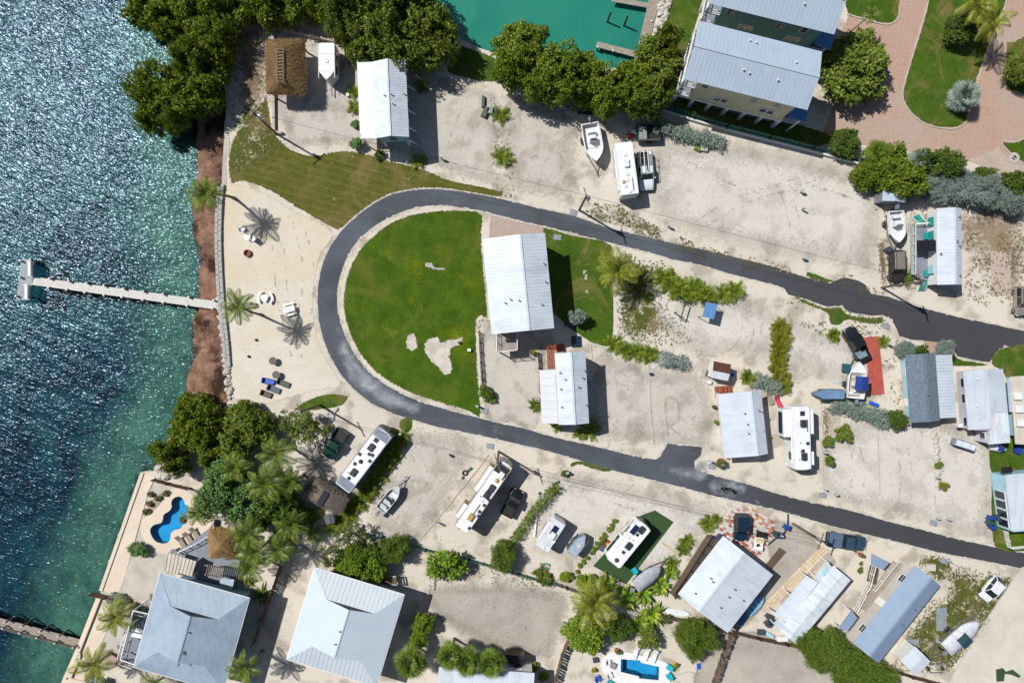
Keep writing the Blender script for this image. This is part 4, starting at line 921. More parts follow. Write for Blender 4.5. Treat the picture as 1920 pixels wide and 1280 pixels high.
LF_WEED = leaf_mat('green_weed', (84, 98, 44), (112, 122, 58), (140, 144, 76), .2)
BARK = mk('grey_bark', (132, 118, 104), (98, 86, 74), 4, .9, bump=.5)
PBARK = mk('palm_bark', (150, 136, 120), (112, 98, 84), 5, .9, stretch=(1, 1, 6), bump=.4)

def quads_mesh(name, V, mat=None, extra=None):
    """V: n x 4 x 3 array of leaf corners"""
    n = len(V); me = bpy.data.meshes.new(name); me.vertices.add(n * 4); me.vertices.foreach_set('co', V.astype(np.float32).ravel())
    me.loops.add(n * 4); me.loops.foreach_set('vertex_index', np.arange(n * 4, dtype=np.int32)); me.polygons.add(n)
    me.polygons.foreach_set('loop_start', np.arange(0, n * 4, 4, dtype=np.int32)); me.polygons.foreach_set('loop_total', np.full(n, 4, np.int32))
    me.update(calc_edges=True); me.validate()
    me.materials.append(mat or LF_MANG); return me
def unit(a): return a / np.maximum(np.linalg.norm(a, axis=-1, keepdims=True), 1e-9)
def sprays(rg, C, N, leaf, k=7, wide=.42, spread=.9, var=.35, flatz=.5):
    """k leaves fanning out round every spray centre C with outward axis N"""
    m = len(C); Cr = np.repeat(C, k, 0); Nr = np.repeat(N, k, 0)
    d = unit(Nr * rg.uniform(.2, 1.0, (m * k, 1)) + rg.normal(0, 1, (m * k, 3)) * spread)
    d[:, 2] *= flatz; d = unit(d)
    s = unit(np.cross(d, unit(Nr * np.array([.6, .6, 1]) + np.array([0, 0, .5]) + rg.normal(0, .35, (m * k, 3)))))
    L = leaf * rg.uniform(1 - var, 1 + var, (m * k, 1)); w = L * wide * .5
    b = Cr + rg.normal(0, leaf * .25, (m * k, 3))
    return np.stack([b, b + d * L * .5 + s * w, b + d * L, b + d * L * .5 - s * w], 1)
def crown_mesh(name, seed, lobes=14, ns=900, leaf=.115, k=7, flat=.62, wide=.45, gap=0.0, spread=.9):
    rg = np.random.default_rng(seed)
    r = np.sqrt(rg.uniform(0, 1, lobes)) * .76; a = np.arange(lobes) * 2.39996 + rg.uniform(0, 1)
    lr = rg.uniform(.17, .38, lobes); zc = (.34 + .36 * (1 - r ** 2) + rg.uniform(-.2, .16, lobes)) * flat / .62
    LC = np.stack([r * np.cos(a), r * np.sin(a), zc], 1)
    pick = rg.choice(lobes, ns, p=lr ** 2 / (lr ** 2).sum())
    d = unit(rg.normal(0, 1, (ns, 3)) + np.array([0, 0, .45])); d = unit(d)
    rr = lr[pick] * (.55 + .5 * rg.uniform(0, 1, ns) ** .6)
    C = LC[pick] + d * rr[:, None] * np.array([1, 1, .85])
    keep = C[:, 2] > .02
    if gap:
        q = np.array([mnoise.noise(Vector(p) * 3.2 + Vector((seed, 0, 0))) for p in C]); keep &= q > -1 + gap
    return quads_mesh(name, sprays(rg, C[keep], d[keep], leaf, k, wide, spread))
CR_BROAD = [crown_mesh('broad_crown', 11 + i, 20 + 3 * i, 1350, .10 + .012 * (i % 3), 6, wide=.5, gap=(.62, .85, .72, .9, .66, .8)[i], flat=(.62, .7, .55, .66, .74, .6)[i]) for i in range(6)]
CR_DENSE = [crown_mesh('dense_crown', 41 + i, 30, 1700, .085, wide=.55, flat=.6) for i in range(3)]
CR_SPARSE = [crown_mesh('sparse_crown', 61 + i, 13, 520, .10, gap=.95, wide=.4) for i in range(3)]
CR_FEATH = [crown_mesh('feathery_crown', 81 + i, 15, 1100, .17, 8, wide=.14, spread=.75) for i in range(3)]
CR_SMALL = [crown_mesh('shrub_crown', 91 + i, 7, 260, .20, 7, flat=.75, wide=.42) for i in range(4)]
CR_SPIKY = [crown_mesh('spiky_crown', 101 + i, 7, 260, .34, 7, flat=.75, wide=.17, spread=.6) for i in range(3)]
def trunk_mesh(seed, h=1.0):
    rg = random.Random(seed); mb = MB(); pts = [Vector((0, 0, -.05))]
    for i in range(4): pts.append(pts[-1] + Vector((rg.uniform(-.05, .05), rg.uniform(-.05, .05), .12)))
    mb.tube(pts, [.05, .045, .04, .036, .03], 7); top = pts[-1]
    for i in range(6):
        a = i * 1.05 + rg.uniform(-.2, .2); l = rg.uniform(.35, .55); p = pts[rg.choice((2, 3, 4))]
        m1 = p + Vector((math.cos(a) * l * .5, math.sin(a) * l * .5, .10)); m2 = p + Vector((math.cos(a + .2) * l, math.sin(a + .2) * l, .22))
        mb.tube([p, m1, m2], [.024, .018, .008], 5)
        b = m1 + Vector((math.cos(a - .7) * l * .45, math.sin(a - .7) * l * .45, .14)); mb.tube([m1, b], [.014, .005], 4)
    me = mb.mesh('trunk', True); me.materials.append(BARK); return me
TRUNKS = [trunk_mesh(i) for i in range(4)]
def tree(px, py, rpx, h, mat, variants, label, group=None, name='tree', cat='tree', z0=0.0, squash=1.0):
    r = rpx / SPX * (1 - h * .7 / CAM_H); c = P(px, py, h * .6)
    o = thing(name, label, cat, (c.x, c.y, z0), rnd.uniform(0, 6.28), group)
    zs = (h - z0) / .98
    child('trunk', rnd.choice(TRUNKS), o, scale=(r, r, zs))
    child('crown', rnd.choice(variants), o, scale=(r * 1.06, r * 1.06 * rnd.uniform(.86, 1.1) * squash, zs), mat=mat)
    return o
def shrub(px, py, rpx, h, mat, label, group=None, variants=None, name='shrub', cat='shrub'):
    c = P(px, py, h * .5); r = rpx / SPX
    o = child(name, rnd.choice(variants or CR_SMALL), None, (c.x, c.y, 0), (0, 0, rnd.uniform(0, 6.28)), (r * 1.1, r * 1.1, h / .95), mat)
    return tag(o, label, cat, group)
def hedge(px, w, h, mat, label, n_per_m=26, leaf=.28, wide=.4, k=7, name='hedge', cat='hedge', group=None, spread=.9, seed=1, knob=0.35):
    """a row of foliage along a plan line, as one clipped or loose mass"""
    rg = np.random.default_rng(seed + int(px[0][0])); pts = resample(PP(px, h * .6), .25, False); n = len(pts)
    L = sum((pts[i + 1] - pts[i]).length for i in range(n - 1)); m = int(L * n_per_m * max(1, w))
    A = np.array([(p.x, p.y) for p in pts]); i = rg.integers(0, n, m); th = rg.uniform(-.25, np.pi + .25, m); f = rg.uniform(.55, 1.05, m)
    T = np.gradient(A, axis=0); T = T / np.maximum(np.linalg.norm(T, axis=1, keepdims=True), 1e-6); Nn = np.stack([-T[:, 1], T[:, 0]], 1)
    bulge = 1 + knob * np.sin(np.arange(n) * .9 + seed) * np.cos(np.arange(n) * .37)
    ww = w / 2 * bulge[i]; side = np.cos(th) * ww * f; up = np.sin(th) * h * f * (.85 + .15 * bulge[i])
    C = np.stack([A[i, 0] + Nn[i, 0] * side + rg.normal(0, .1, m), A[i, 1] + Nn[i, 1] * side + rg.normal(0, .1, m), np.maximum(.03, up)], 1)
    D = np.stack([Nn[i, 0] * np.cos(th), Nn[i, 1] * np.cos(th), np.maximum(.1, np.sin(th))], 1)
    me = quads_mesh(name, sprays(rg, C, unit(D), leaf, k, wide, spread), mat)
    o = bpy.data.objects.new(name, me); COL.objects.link(o); return tag(o, label, cat, group)

# ------------------------------------------------------------------ palms
def frond_arr(up, droop, n=22, ll=.30, sag=.5, w=.035):
    """unit frond along +x as leaflets; returns quads"""
    out = []; s = np.linspace(.02, 1.0, n + 1)
    def pt(t): 
        a = up - droop * t * 1.15
        return t
    pts = [np.zeros(3)]; a = up
    for i in range(n):
        d = 1.0 / n; a = up - droop * (i / n) ** 1.3; pts.append(pts[-1] + np.array([math.cos(a) * d, 0, math.sin(a) * d]))
    pts = np.array(pts)
    for i in range(n):                       # rachis
        a, b = pts[i], pts[i + 1]; w0, w1 = .018 * (1 - i / n) + .004, .018 * (1 - (i + 1) / n) + .004
        out.append([a + [0, -w0, .004], b + [0, -w1, .004], b + [0, w1, .004], a + [0, w0, .004]])
    for i in range(2, n + 1):
        t = i / n; L = ll * (math.sin(math.pi * (t * .82 + .14)) ** .7) * (1 if t < .96 else .8); T = pts[i] - pts[i - 1]; T = T / np.linalg.norm(T)
        for sd in (-1, 1):
            dv = np.array([T[0] * .62, sd * .78, T[2] * .62 - sag * (.35 + .5 * t)]); dv /= np.linalg.norm(dv)
            p = pts[i]; hw = T * w * .5; tip = p + dv * L; md = p + dv * L * .5 + np.array([0, 0, .02])
            out.append([p - hw, md - hw * 1.1, tip, md + hw * 1.1] if sd > 0 else [p + hw, md + hw * 1.1, tip, md - hw * 1.1])
    return np.array(out)
FR_SPECS = [(1.15, .75), (.85, 1.15), (.55, 1.35), (.25, 1.35), (-.05, 1.25), (-.45, .8)]
FRONDS = [quads_mesh('frond', frond_arr(u, d), LF_PALM) for u, d in FR_SPECS]
NUT = MB().dome((0, 0, 0), .13, .13, .14, 8, 3).dome((0, 0, 0), .13, .13, -.14, 8, 3).mesh('coconut', True); NUT.materials.append(mk('coconut_husk', (150, 140, 60), (120, 96, 50), 4, .6))
def palm(px, py, h, L=2.5, n=20, mat=None, label='', group=None, base=None, cat='palm tree', nuts=3, wind=None):
    """coconut palm whose crown stands over px at height h; base: plan position of its foot"""
    c = P(px, py, h)
    b = P(*base) if base else Vector((c.x + rnd.uniform(-.5, .5), c.y + rnd.uniform(-.5, .5), 0))
    o = thing('palm_tree', label, cat, b, 0, group); top = Vector((c.x - b.x, c.y - b.y, h))
    pts = []
    for i in range(9):
        t = i / 8; pts.append(Vector((top.x * t ** 1.5, top.y * t ** 1.5, h * t)))
    rad = [.26, .19, .17, .155, .15, .14, .135, .13, .12]
    MB().tube(pts, [r * (L / 2.6) for r in rad], 9).build('trunk', PBARK, o, smooth=True)
    a0 = rnd.uniform(0, 6.28)
    for i in range(n):
        t = i / (n - 1); az = a0 + i * 2.39996 + rnd.uniform(-.15, .15); lv = min(5, int(t * 5.6))
        s = L * rnd.uniform(.85, 1.1) * (.72 if lv == 0 else 1.0)
        if wind is not None:            # crown swept by the trade wind
            az += .35 * math.sin(wind - az)
        child('frond', FRONDS[lv], o, top + Vector((0, 0, .05)), (rnd.uniform(-.12, .12), rnd.uniform(-.1, .1), az), (s, s, s), mat or LF_PALM)
    for i in range(nuts):
        az = i * 2.1; child('coconut', NUT, o, top + Vector((math.cos(az) * .2, math.sin(az) * .2, -.18)))
    return o
def clump_arr(seed, n=48, rad=.35, s0=.6, s1=1.0):
    rg = np.random.default_rng(seed); A = []
    for i in range(n):
        u, d = FR_SPECS[rg.integers(0, 4)]; q = frond_arr(u + .15, d, 11, .26, .35, .06) * rg.uniform(s0, s1); a = i * 2.4 + rg.uniform(-.3, .3)
        R3 = np.array([[math.cos(a), -math.sin(a), 0], [math.sin(a), math.cos(a), 0], [0, 0, 1]]); r = rad * math.sqrt(rg.uniform(0, 1)); b = rg.uniform(0, 6.28)
        A.append(q @ R3.T + np.array([r * math.cos(b), r * math.sin(b), .02]))
    return np.concatenate(A)
CLUMPS = [quads_mesh('frond_clump', clump_arr(i), LF_ARECA) for i in range(4)]
def areca(px, py, rpx, mat, label, group=None, name='areca_palm', cat='palm', hs=1.0):
    c = P(px, py, 1.0); r = rpx / SPX * 1.5
    o = child(name, rnd.choice(CLUMPS), None, (c.x, c.y, 0), (0, 0, rnd.uniform(0, 6.28)), (r, r, r * .95 * hs), mat); return tag(o, label, cat, group)
def fan_leaf(n=22, span=4.6, w=.11):
    out = [[np.array([0, -.018, 0]), np.array([.5, -.012, .03]), np.array([.5, .012, .03]), np.array([0, .018, 0])]]
    c = np.array([.5, 0, .03])
    for i in range(n):
        a = -span / 2 + span * i / (n - 1); l = .5 * (1 - .25 * (abs(a) / (span / 2)) ** 2); d = np.array([math.cos(a), math.sin(a), -.12 + .06 * (i % 2)]); s = np.array([-math.sin(a), math.cos(a), 0]) * w * .28
        m = c + d * l * .55; out.append([c, m + s, c + d * l + np.array([0, 0, -.08]), m - s])
    return np.array(out)
FAN = fan_leaf(); FAN_ME = quads_mesh('leaf', FAN, LF_PALM)
def fan_palm(px, py, h, L, n, mat, label, group=None, name='fan_palm'):
    c = P(px, py, h); o = thing(name, label, 'palm tree', (c.x, c.y, 0), rnd.uniform(0, 6.28), group)
    MB().tube([(0, 0, 0), (.03, 0, h * .5), (0, 0, h)], [.2, .16, .15], 8).build('trunk', PBARK, o, smooth=True)
    for i in range(n):
        t = i / (n - 1); az = i * 2.39996; pitch = -(1.25 - 1.75 * t) + rnd.uniform(-.12, .12); s = L * rnd.uniform(.85, 1.08)
        child('leaf', FAN_ME, o, (0, 0, h), (rnd.uniform(-.3, .3), pitch, az), (s, s, s), mat)
    return o
def blade_arr(seed, n=30, wide=.09, up=(.3, 1.25), paddle=False):
    rg = np.random.default_rng(seed); out = []
    for i in range(n):
        a = i * 2.4 + rg.uniform(-.2, .2); e = rg.uniform(*up); L = rg.uniform(.75, 1.0); b = np.array([rg.normal(0, .08), rg.normal(0, .08), 0.02]); s = np.array([-math.sin(a), math.cos(a), 0]); pts = [b]; ee = e
        for j in range(4): pts.append(pts[-1] + np.array([math.cos(a) * math.cos(ee), math.sin(a) * math.cos(ee), math.sin(ee)]) * L / 4); ee -= .22 if not paddle else .3
        ws = [wide * .5, wide, wide * .9, wide * .6, .004] if not paddle else [.012, .02, wide, wide * .9, .01]
        for j in range(4): out.append([pts[j] - s * ws[j], pts[j + 1] - s * ws[j + 1], pts[j + 1] + s * ws[j + 1], pts[j] + s * ws[j]])
    return np.array(out)
AGAVE = [quads_mesh('agave_rosette', blade_arr(i), LF_BRIGHT) for i in range(2)]
PADDLE = [quads_mesh('paddle_clump', blade_arr(10 + i, 26, .085, (.6, 1.4), True), LF_BRIGHT) for i in range(3)]
def rosette(px, py, rpx, mat, label, group=None, name='agave', cat='plant', src=None, hs=1.0):
    c = P(px, py, .3); r = rpx / SPX
    o = child(name, rnd.choice(src or AGAVE), None, (c.x, c.y, 0), (0, 0, rnd.uniform(0, 6.28)), (r, r, r * hs), mat); return tag(o, label, cat, group)
def weeds(name, label, poly, n, size, mat, seed, cat='weeds', clumpy=True):
    """low scattered growth that nobody could count"""
    rg = np.random.default_rng(seed); B = np.array([(p.x, p.y) for p in PP(poly)]); lo, hi = B.min(0), B.max(0); C = []
    E = np.roll(B, -1, 0)
    while len(C) < n:
        p = lo + rg.uniform(0, 1, 2) * (hi - lo); ins = False
        for a, b in zip(B, E):
            if (a[1] > p[1]) != (b[1] > p[1]) and p[0] < (b[0] - a[0]) * (p[1] - a[1]) / (b[1] - a[1]) + a[0]: ins = not ins
        if not ins: continue
        if clumpy and mnoise.noise(Vector((p[0] * .35, p[1] * .35, seed))) < rg.uniform(-.25, .25): continue
        C.append((p[0], p[1], .03))
    C = np.array(C); N = np.tile(np.array([[0, 0, 1.0]]), (len(C), 1)); q = sprays(rg, C, N, size, 6, .4, .9, .5); q[:, :, 2] = np.maximum(q[:, :, 2], .028 + rg.uniform(0, .05, (len(q), 1)))
    o = bpy.data.objects.new(name, quads_mesh(name, q, mat)); COL.objects.link(o); return tag(o, label, cat, None, 'stuff')

# ------------------------------------------------------------------ planting plan: trees
def grove(lst, h, mat, var, label, group, z0=0.0, name='tree'):
    for t in lst: tree(t[0], t[1], t[2], (t[3] if len(t) > 3 else h) * rnd.uniform(.78, 1.15), mat, var, label, group, name, z0=z0)
grove([(270, 20, 38), (312, 28, 38), (352, 14, 42), (402, 8, 42), (448, 2, 40), (495, 2, 38), (545, 12, 38), (592, 8, 34), (388, 70, 36), (404, 95, 32), (362, 112, 34), (345, 150, 38), (386, 150, 36), (290, 152, 38), (268, 172, 32), (302, 196, 40), (342, 196, 38), (382, 188, 32), (287, 224, 26), (325, 222, 28), (414, 58, 30), (330, -20, 40), (400, -30, 40), (500, -30, 40)], 5.2, LF_MANG, CR_BROAD, 'dark olive mangrove in the clump over the glittering water', 'mangroves at the northwest shore', WATER_Z, 'mangrove_tree')
grove([(642, 20, 34), (682, 28, 44), (732, 20, 46), (780, 32, 46), (822, 58, 38), (662, 68, 38), (702, 84, 40), (752, 90, 42), (800, 92, 40), (640, 48, 30), (838, 88, 26), (722, 56, 40), (690, -20, 40), (760, -20, 40)], 6.0, LF_OLIVE, CR_BROAD, 'olive green tree in the clump west of the green harbour basin', 'trees west of the harbour basin')
grove([(966, 96, 42), (1002, 82, 34), (1010, 130, 42), (1055, 126, 42), (958, 138, 34), (1002, 164, 32), (1050, 168, 34), (1096, 135, 38), (1090, 172, 36), (1132, 158, 38), (1138, 192, 30), (1180, 148, 36), (1186, 186, 34)], 5.6, LF_MANG, CR_BROAD, 'olive green tree in the belt south of the harbour basin', 'trees south of the harbour basin')
grove([(1226, 100, 36), (1242, 130, 34), (1230, 168, 32), (1218, 198, 28), (1250, 78, 24), (1258, 112, 22)], 5.6, LF_OLIVE, CR_BROAD, 'feathery green tree between boardwalk and straw-walled town house', 'trees beside the boardwalk')
tree(1612, 122, 66, 5.5, LF_OLIVE, CR_DENSE, 'broad yellow-green tree beside the straw-walled town house porch')
tree(1808, 48, 32, 3.2, LF_DARK, CR_DENSE, 'rounded dark clipped tree under the palms on the lawn island')
tree(1912, 128, 34, 3.6, LF_OLIVE, CR_FEATH, 'feathery olive tree at the edge of the paved court')
tree(1588, 268, 28, 3.0, LF_DARK, CR_DENSE, 'round dense bush tree at the corner of the green fence')
grove([(1664, 312, 46, 4.6), (1702, 338, 36, 4.4), (1628, 330, 26, 3.4)], 4.4, LF_MANG, CR_DENSE, 'dense green tree beside the grey storage shed', 'trees by the grey shed')
grove([(1768, 308, 28), (1846, 330, 24), (1896, 345, 24), (1730, 300, 22)], 3.6, LF_DARK, CR_BROAD, 'green tree standing behind the silver buttonwood row', 'green trees behind the silver row')
grove([(1742, 346, 28), (1772, 352, 28), (1802, 356, 30), (1834, 362, 30), (1866, 366, 30), (1896, 376, 26), (1790, 335, 24), (1850, 345, 22)], 3.2, LF_SILVER, CR_FEATH, 'silver-leaved buttonwood in the row beside the turquoise-trimmed house', 'silver buttonwood row', name='buttonwood_tree')
grove([(356, 770, 34), (388, 776, 30), (346, 814, 34), (312, 846, 28), (382, 820, 32), (402, 850, 28), (334, 866, 24)], 4.6, LF_MANG, CR_BROAD, 'dark green mangrove on the rocky shore above the kidney pool', 'mangroves above the pool', WATER_Z, 'mangrove_tree')
grove([(446, 790, 36), (440, 830, 32), (482, 800, 32), (462, 768, 22)], 4.2, LF_OLIVE, CR_BROAD, 'olive tree between the beach and the kidney pool', 'trees south of the beach')
grove([(572, 800, 40), (545, 790, 26)], 3.6, LF_OLIVE, CR_SPARSE, 'thin see-through tree beside the dark green pickup', 'thin trees by the green pickup')
grove([(420, 902, 52), (462, 932, 44), (398, 938, 34)], 5.0, LF_BLUEG, CR_BROAD, 'blue-green feathery tree above the kidney pool deck', 'blue-green trees by the pool')
grove([(540, 962, 36), (505, 946, 34), (528, 920, 28), (482, 972, 26)], 4.8, LF_DARK, CR_BROAD, 'dark green tree among the palms east of the pool', 'dark trees among the pool palms')
grove([(655, 1010, 34), (690, 1036, 28), (625, 1040, 28)], 4.2, LF_DARK, CR_SPARSE, 'loose dark tree north of the white hip-roofed house', 'loose trees by the hip-roofed house')
grove([(648, 1062, 30), (694, 1062, 32), (668, 1048, 26)], 4.0, LF_BRIGHT, CR_DENSE, 'light green rounded tree touching the white hip roof', 'light green trees by the hip-roofed house')
tree(735, 1030, 28, 3.6, LF_FEATH, CR_FEATH, 'feathery green tree at the green mesh fence near the white hip-roofed house')
tree(838, 1056, 34, 3.0, LF_BRIGHT, CR_SMALL, 'low yellow-green tree beside the green mesh fence and gravel lot')
tree(942, 1046, 28, 3.4, LF_FEATH, CR_FEATH, 'soft feathery tree at the foot of the long clipped hedge')
grove([(794, 1165, 22), (785, 1197, 19)], 2.8, LF_BRIGHT, CR_DENSE, 'small round tree between the white hip-roofed house and the gravel lot', 'round trees by the gravel lot')
tree(1095, 1192, 40, 3.8, LF_BRIGHT, CR_DENSE, 'big round bright green tree west of the rectangular pool')
tree(1164, 1182, 26, 3.0, LF_DARK, CR_DENSE, 'dark rounded tree just north of the rectangular pool')
tree(1212, 1194, 20, 2.2, LF_OLIVE, CR_SMALL, 'low olive bush tree by the pool loungers')
grove([(1296, 1184, 34), (1322, 1196, 28), (1298, 1216, 20)], 3.4, LF_FEATH, CR_FEATH, 'soft green casuarina in the sand yard behind the big white roof', 'casuarinas behind the big white roof')
grove([(1520, 1200, 30), (1552, 1214, 34), (1584, 1234, 34), (1618, 1254, 34), (1652, 1272, 30), (1500, 1196, 20), (1542, 1240, 26), (1590, 1270, 26)], 3.6, LF_FEATH, CR_FEATH, 'feathery dark casuarina between the trailer home and the grey lot', 'casuarina row at the grey lot')
tree(1684, 788, 19, 2.4, LF_DARK, CR_DENSE, 'round dark bush tree at the end of the silver hedge')
tree(1080, 596, 17, 2.6, LF_SILVER, CR_SMALL, 'silver bush tree beside the large white metal roofed house')
tree(1696, 655, 17, 2.2, LF_SILVER, CR_FEATH, 'silver bush at the northwest corner of the grey shingle home')
tree(1771, 656, 18, 2.2, LF_SILVER, CR_FEATH, 'silver bush at the north end of the ribbed carport')
tree(1722, 660, 14, 1.8, LF_DARK, CR_SMALL, 'low green bush between the two silver bushes at the shingle home')
# hedges
hedge([(1232, 235), (1262, 244), (1300, 254), (1340, 262), (1356, 268)], 1.9, 1.5, LF_SILVER, 'silver-green hedge along the town house fence', 44, .34, .2, spread=.75)
hedge([(1240, 672), (1262, 676), (1288, 682)], 1.7, 1.4, LF_SILVER, 'silver hedge continuing the yellow areca row', 46, .32, .22)
hedge([(1418, 712), (1440, 718), (1462, 730)], 1.6, 1.3, LF_SILVER, 'silver hedge at the foot of the croton row', 46, .32, .22)
hedge([(1560, 757), (1590, 764), (1620, 774), (1650, 782), (1668, 792)], 1.9, 1.6, LF_SILVER, 'long silver-green hedge below the blue trailer', 48, .34, .2)
hedge([(1046, 912), (1020, 938), (996, 968), (975, 998), (958, 1022)], 1.0, 1.6, LF_FEATH, 'long narrow clipped hedge between two recreational vehicle lots', 60, .22, .3, knob=.12)
hedge([(1005, 1078), (1015, 1066), (1030, 1088)], .8, .7, LF_FEATH, 'low weedy hedge at the green mesh fence corner', 30, .25)
# areca and croton rows
for i, (a, b) in enumerate([(752, 822), (742, 838), (731, 854), (720, 870), (706, 893), (694, 912), (682, 930), (668, 946), (654, 962), (640, 976), (626, 990)]): areca(a, b, 15, LF_ARECA, 'yellow-green areca palm in the hedge beside the bus-like motorhome', 'areca hedge by the first motorhome')
for a, b, r in [(1246, 518, 13), (1258, 530, 15), (1272, 540, 15), (1288, 546, 16), (1304, 543, 15), (1320, 548, 15), (1334, 556, 12)]: areca(a, b, r + 3, LF_ARECA, 'yellow-green areca palm in the row beside the blue canopy', 'areca row by the blue canopy')
areca(1361, 552, 15, LF_ARECA, 'green areca clump with dark shadow east of the blue canopy'); areca(1381, 545, 16, LF_ARECA, 'yellowish areca clump nearest the road by the blue canopy')
for a, b in [(1154, 647), (1176, 655), (1198, 660), (1219, 664)]: areca(a, b, 15, LF_ARECA, 'yellow areca clump at the south edge of the side lawn', 'areca clumps south of the side lawn')
for i in range(9): areca(1466 + 4 * math.sin(i), 614 + i * 14, 15, LF_CROTON, 'yellow croton in the upright row beside the pale lot', 'croton row', 'croton', 'shrub', .9)
for a, b, r in [(1405, 708, 14), (1475, 722, 12)]: areca(a, b, r, LF_ARECA, 'small areca clump beside the silver hedge at the rusty shed', 'areca by the rusty shed')
# single small palms and shrubs
for a, b, r, l in [(938, 212, 14, 'small bright palm beside the green boat stand'), (943, 293, 16, 'small round palm alone on the grey gravel lot'), (661, 168, 11, 'small yellow palm north of the pale blue house porch'), (660, 198, 11, 'small yellow palm south of the white drum'), (790, 158, 11, 'small dark palm at the shaded corner of the pale blue house'), (1108, 806, 15, 'dark palm at the corner of the red-stair house'), (1088, 815, 10, 'small palm by the road below the red-stair house'), (785, 300, 12, 'shaded palm south of the pale blue house'), (1330, 984, 14, 'small palm beside the boardwalk and patchwork paving'), (1346, 976, 9, 'tiny palm at the north end of the boardwalk'), (1290, 1018, 12, 'small palm midway along the boardwalk'), (1283, 1032, 11, 'olive shrub palm beside the yellow beam'), (1262, 1060, 12, 'straggly palm near the covered skiff'), (1650, 1070, 0, ''), (1003, 762, 10, 'small palm at the porch corner by the gravel drive'), (1045, 802, 8, 'low palm at the southwest foot of the red-stair house'), (752, 808, 0, ''), (665, 122, 6, 'tiny palm beside the silver trailer yard'), (1703, 520, 14, 'yellow-red croton clump beside the brown wagon'), (1470, 1250, 0, ''), (1662, 640, 10, 'small yellow shrub beside the white post'), (1567, 628, 12, 'yellow shrub beside the black pickup'), (930, 742, 0, '')]:
    if r: areca(a, b, r, rnd.choice([LF_ARECA, LF_ARECA, LF_FEATH]), l)
for a, b, r, m, l in [(672, 268, 14, LF_BLUEG, 'loose green shrub at the southwest corner of the pale blue house'), (668, 232, 9, LF_BLUEG, 'thin shrub below the two yellow palms'), (914, 738, 15, LF_DARK, 'dark shrub at the south end of the lawn fence'), (924, 745, 8, LF_BRIGHT, 'small bright shrub beside the lawn fence shrub'), (712, 290, 9, LF_DARK, 'dark shrub under the pale blue house gable'), (985, 700, 0, LF_DARK, ''), (1247, 1160, 10, LF_DARK, 'small round shrub beside the white surf board'), (1400, 770, 0, LF_DARK, ''), (263, 1028, 17, LF_BLUEG, 'round clipped shrub on the pool terrace'), (1385, 772, 0, LF_DARK, ''), (1552, 828, 10, LF_OLIVE, 'weed bush in the row of weeds beside the fifth-wheel trailer'), (1556, 866, 12, LF_FEATH, 'low green bush south of the fifth-wheel slide'), (1578, 812, 15, LF_OLIVE, 'wispy grey-green bush on the pale lot'), (1760, 870, 8, LF_OLIVE, 'small bush in the rubble wall'), (1612, 1067, 6, LF_FEATH, 'small round green weed by the railed ramp'), (1614, 1055, 4, LF_FEATH, 'tiny green weed by the railed ramp'), (1580, 765, 7, LF_FEATH, 'green weed beside the silver hedge'), (1062, 865, 0, LF_DARK, ''), (1061, 886, 8, LF_DARK, 'small potted shrub at the roadside post'), (1036, 918, 6, LF_DARK, 'small shrub at the north end of the clipped hedge'), (1033, 916, 0, LF_DARK, ''), (1300, 545, 0, LF_DARK, ''), (1062, 1078, 12, LF_BRIGHT, 'low bright shrub by the block wall'), (1020, 1085, 12, LF_FEATH, 'weedy shrub against the green mesh fence'), (1090, 1090, 12, LF_BRIGHT, 'bright shrub beside the black covered grill')]:
    if r: shrub(a, b, r, r / SPX * 1.2, m, l)
for a, b in [(692, 703), (672, 738), (645, 770), (612, 810), (588, 842), (560, 875), (540, 912), (512, 945), (484, 978), (455, 1012), (428, 1040), (404, 1078)]:
    shrub(980 + a / 4, 800 + b / 4, 5, .45, LF_BRIGHT, 'tiny clipped shrub in the dotted line beside the turf mat', 'dotted line of tiny shrubs')
# coconut palms
palm(386, 362, 7.0, 2.7, 22, LF_PALM, 'tall coconut palm leaning over the seawall at the north end of the beach', base=(440, 372), wind=None)
palm(447, 574, 7.4, 2.5, 20, LF_PALM, 'tall coconut palm over the landward end of the pier', base=(490, 590))
palm(1160, 507, 4.6, 3.3, 24, LF_PALMY, 'big yellow-green coconut palm at the edge of the side lawn')
palm(1115, 1130, 5.2, 3.6, 24, LF_PALMY, 'big windswept coconut palm above the banana clump')
palm(517, 852, 5.5, 2.9, 20, LF_PALM, 'coconut palm beside the tan gravel circle')
palm(497, 905, 6.5, 2.9, 20, LF_PALM, 'tall coconut palm over the blue-green trees')
palm(370, 960, 4.5, 2.2, 18, LF_PALM, 'coconut palm leaning over the kidney pool')
palm(462, 1002, 5.5, 2.8, 20, LF_PALM, 'coconut palm beside the conical thatch hut')
palm(478, 1036, 5.0, 2.6, 18, LF_PALM, 'coconut palm south of the conical thatch hut')
palm(470, 1062, 4.6, 2.6, 18, LF_PALM, 'coconut palm at the corner of the slatted deck')
palm(218, 1155, 4.5, 2.9, 20, LF_PALMY, 'yellow coconut palm beside the grey house screen porch')
palm(175, 1246, 4.5, 2.8, 20, LF_PALMY, 'yellow coconut palm at the seawall corner')
palm(457, 1252, 5.5, 2.5, 18, LF_PALM, 'coconut palm at the southeast corner of the grey coated house')
palm(1832, 8, 5.5, 2.8, 20, LF_PALMY, 'yellow coconut palm on the lawn island, northern one')
palm(1862, 40, 5.5, 2.9, 20, LF_PALMY, 'pale windswept coconut palm on the lawn island, southern one')
palm(1634, 28, 4.5, 1.3, 14, LF_PALM, 'slender small palm between the teal town house and the paved court')
palm(1596, 184, 3.2, 1.4, 14, LF_PALM, 'small palm in the gap below the broad yellow-green tree')
palm(290, 1280, 3.0, 2.2, 16, LF_PALM, 'palm at the south side of the grey coated house')
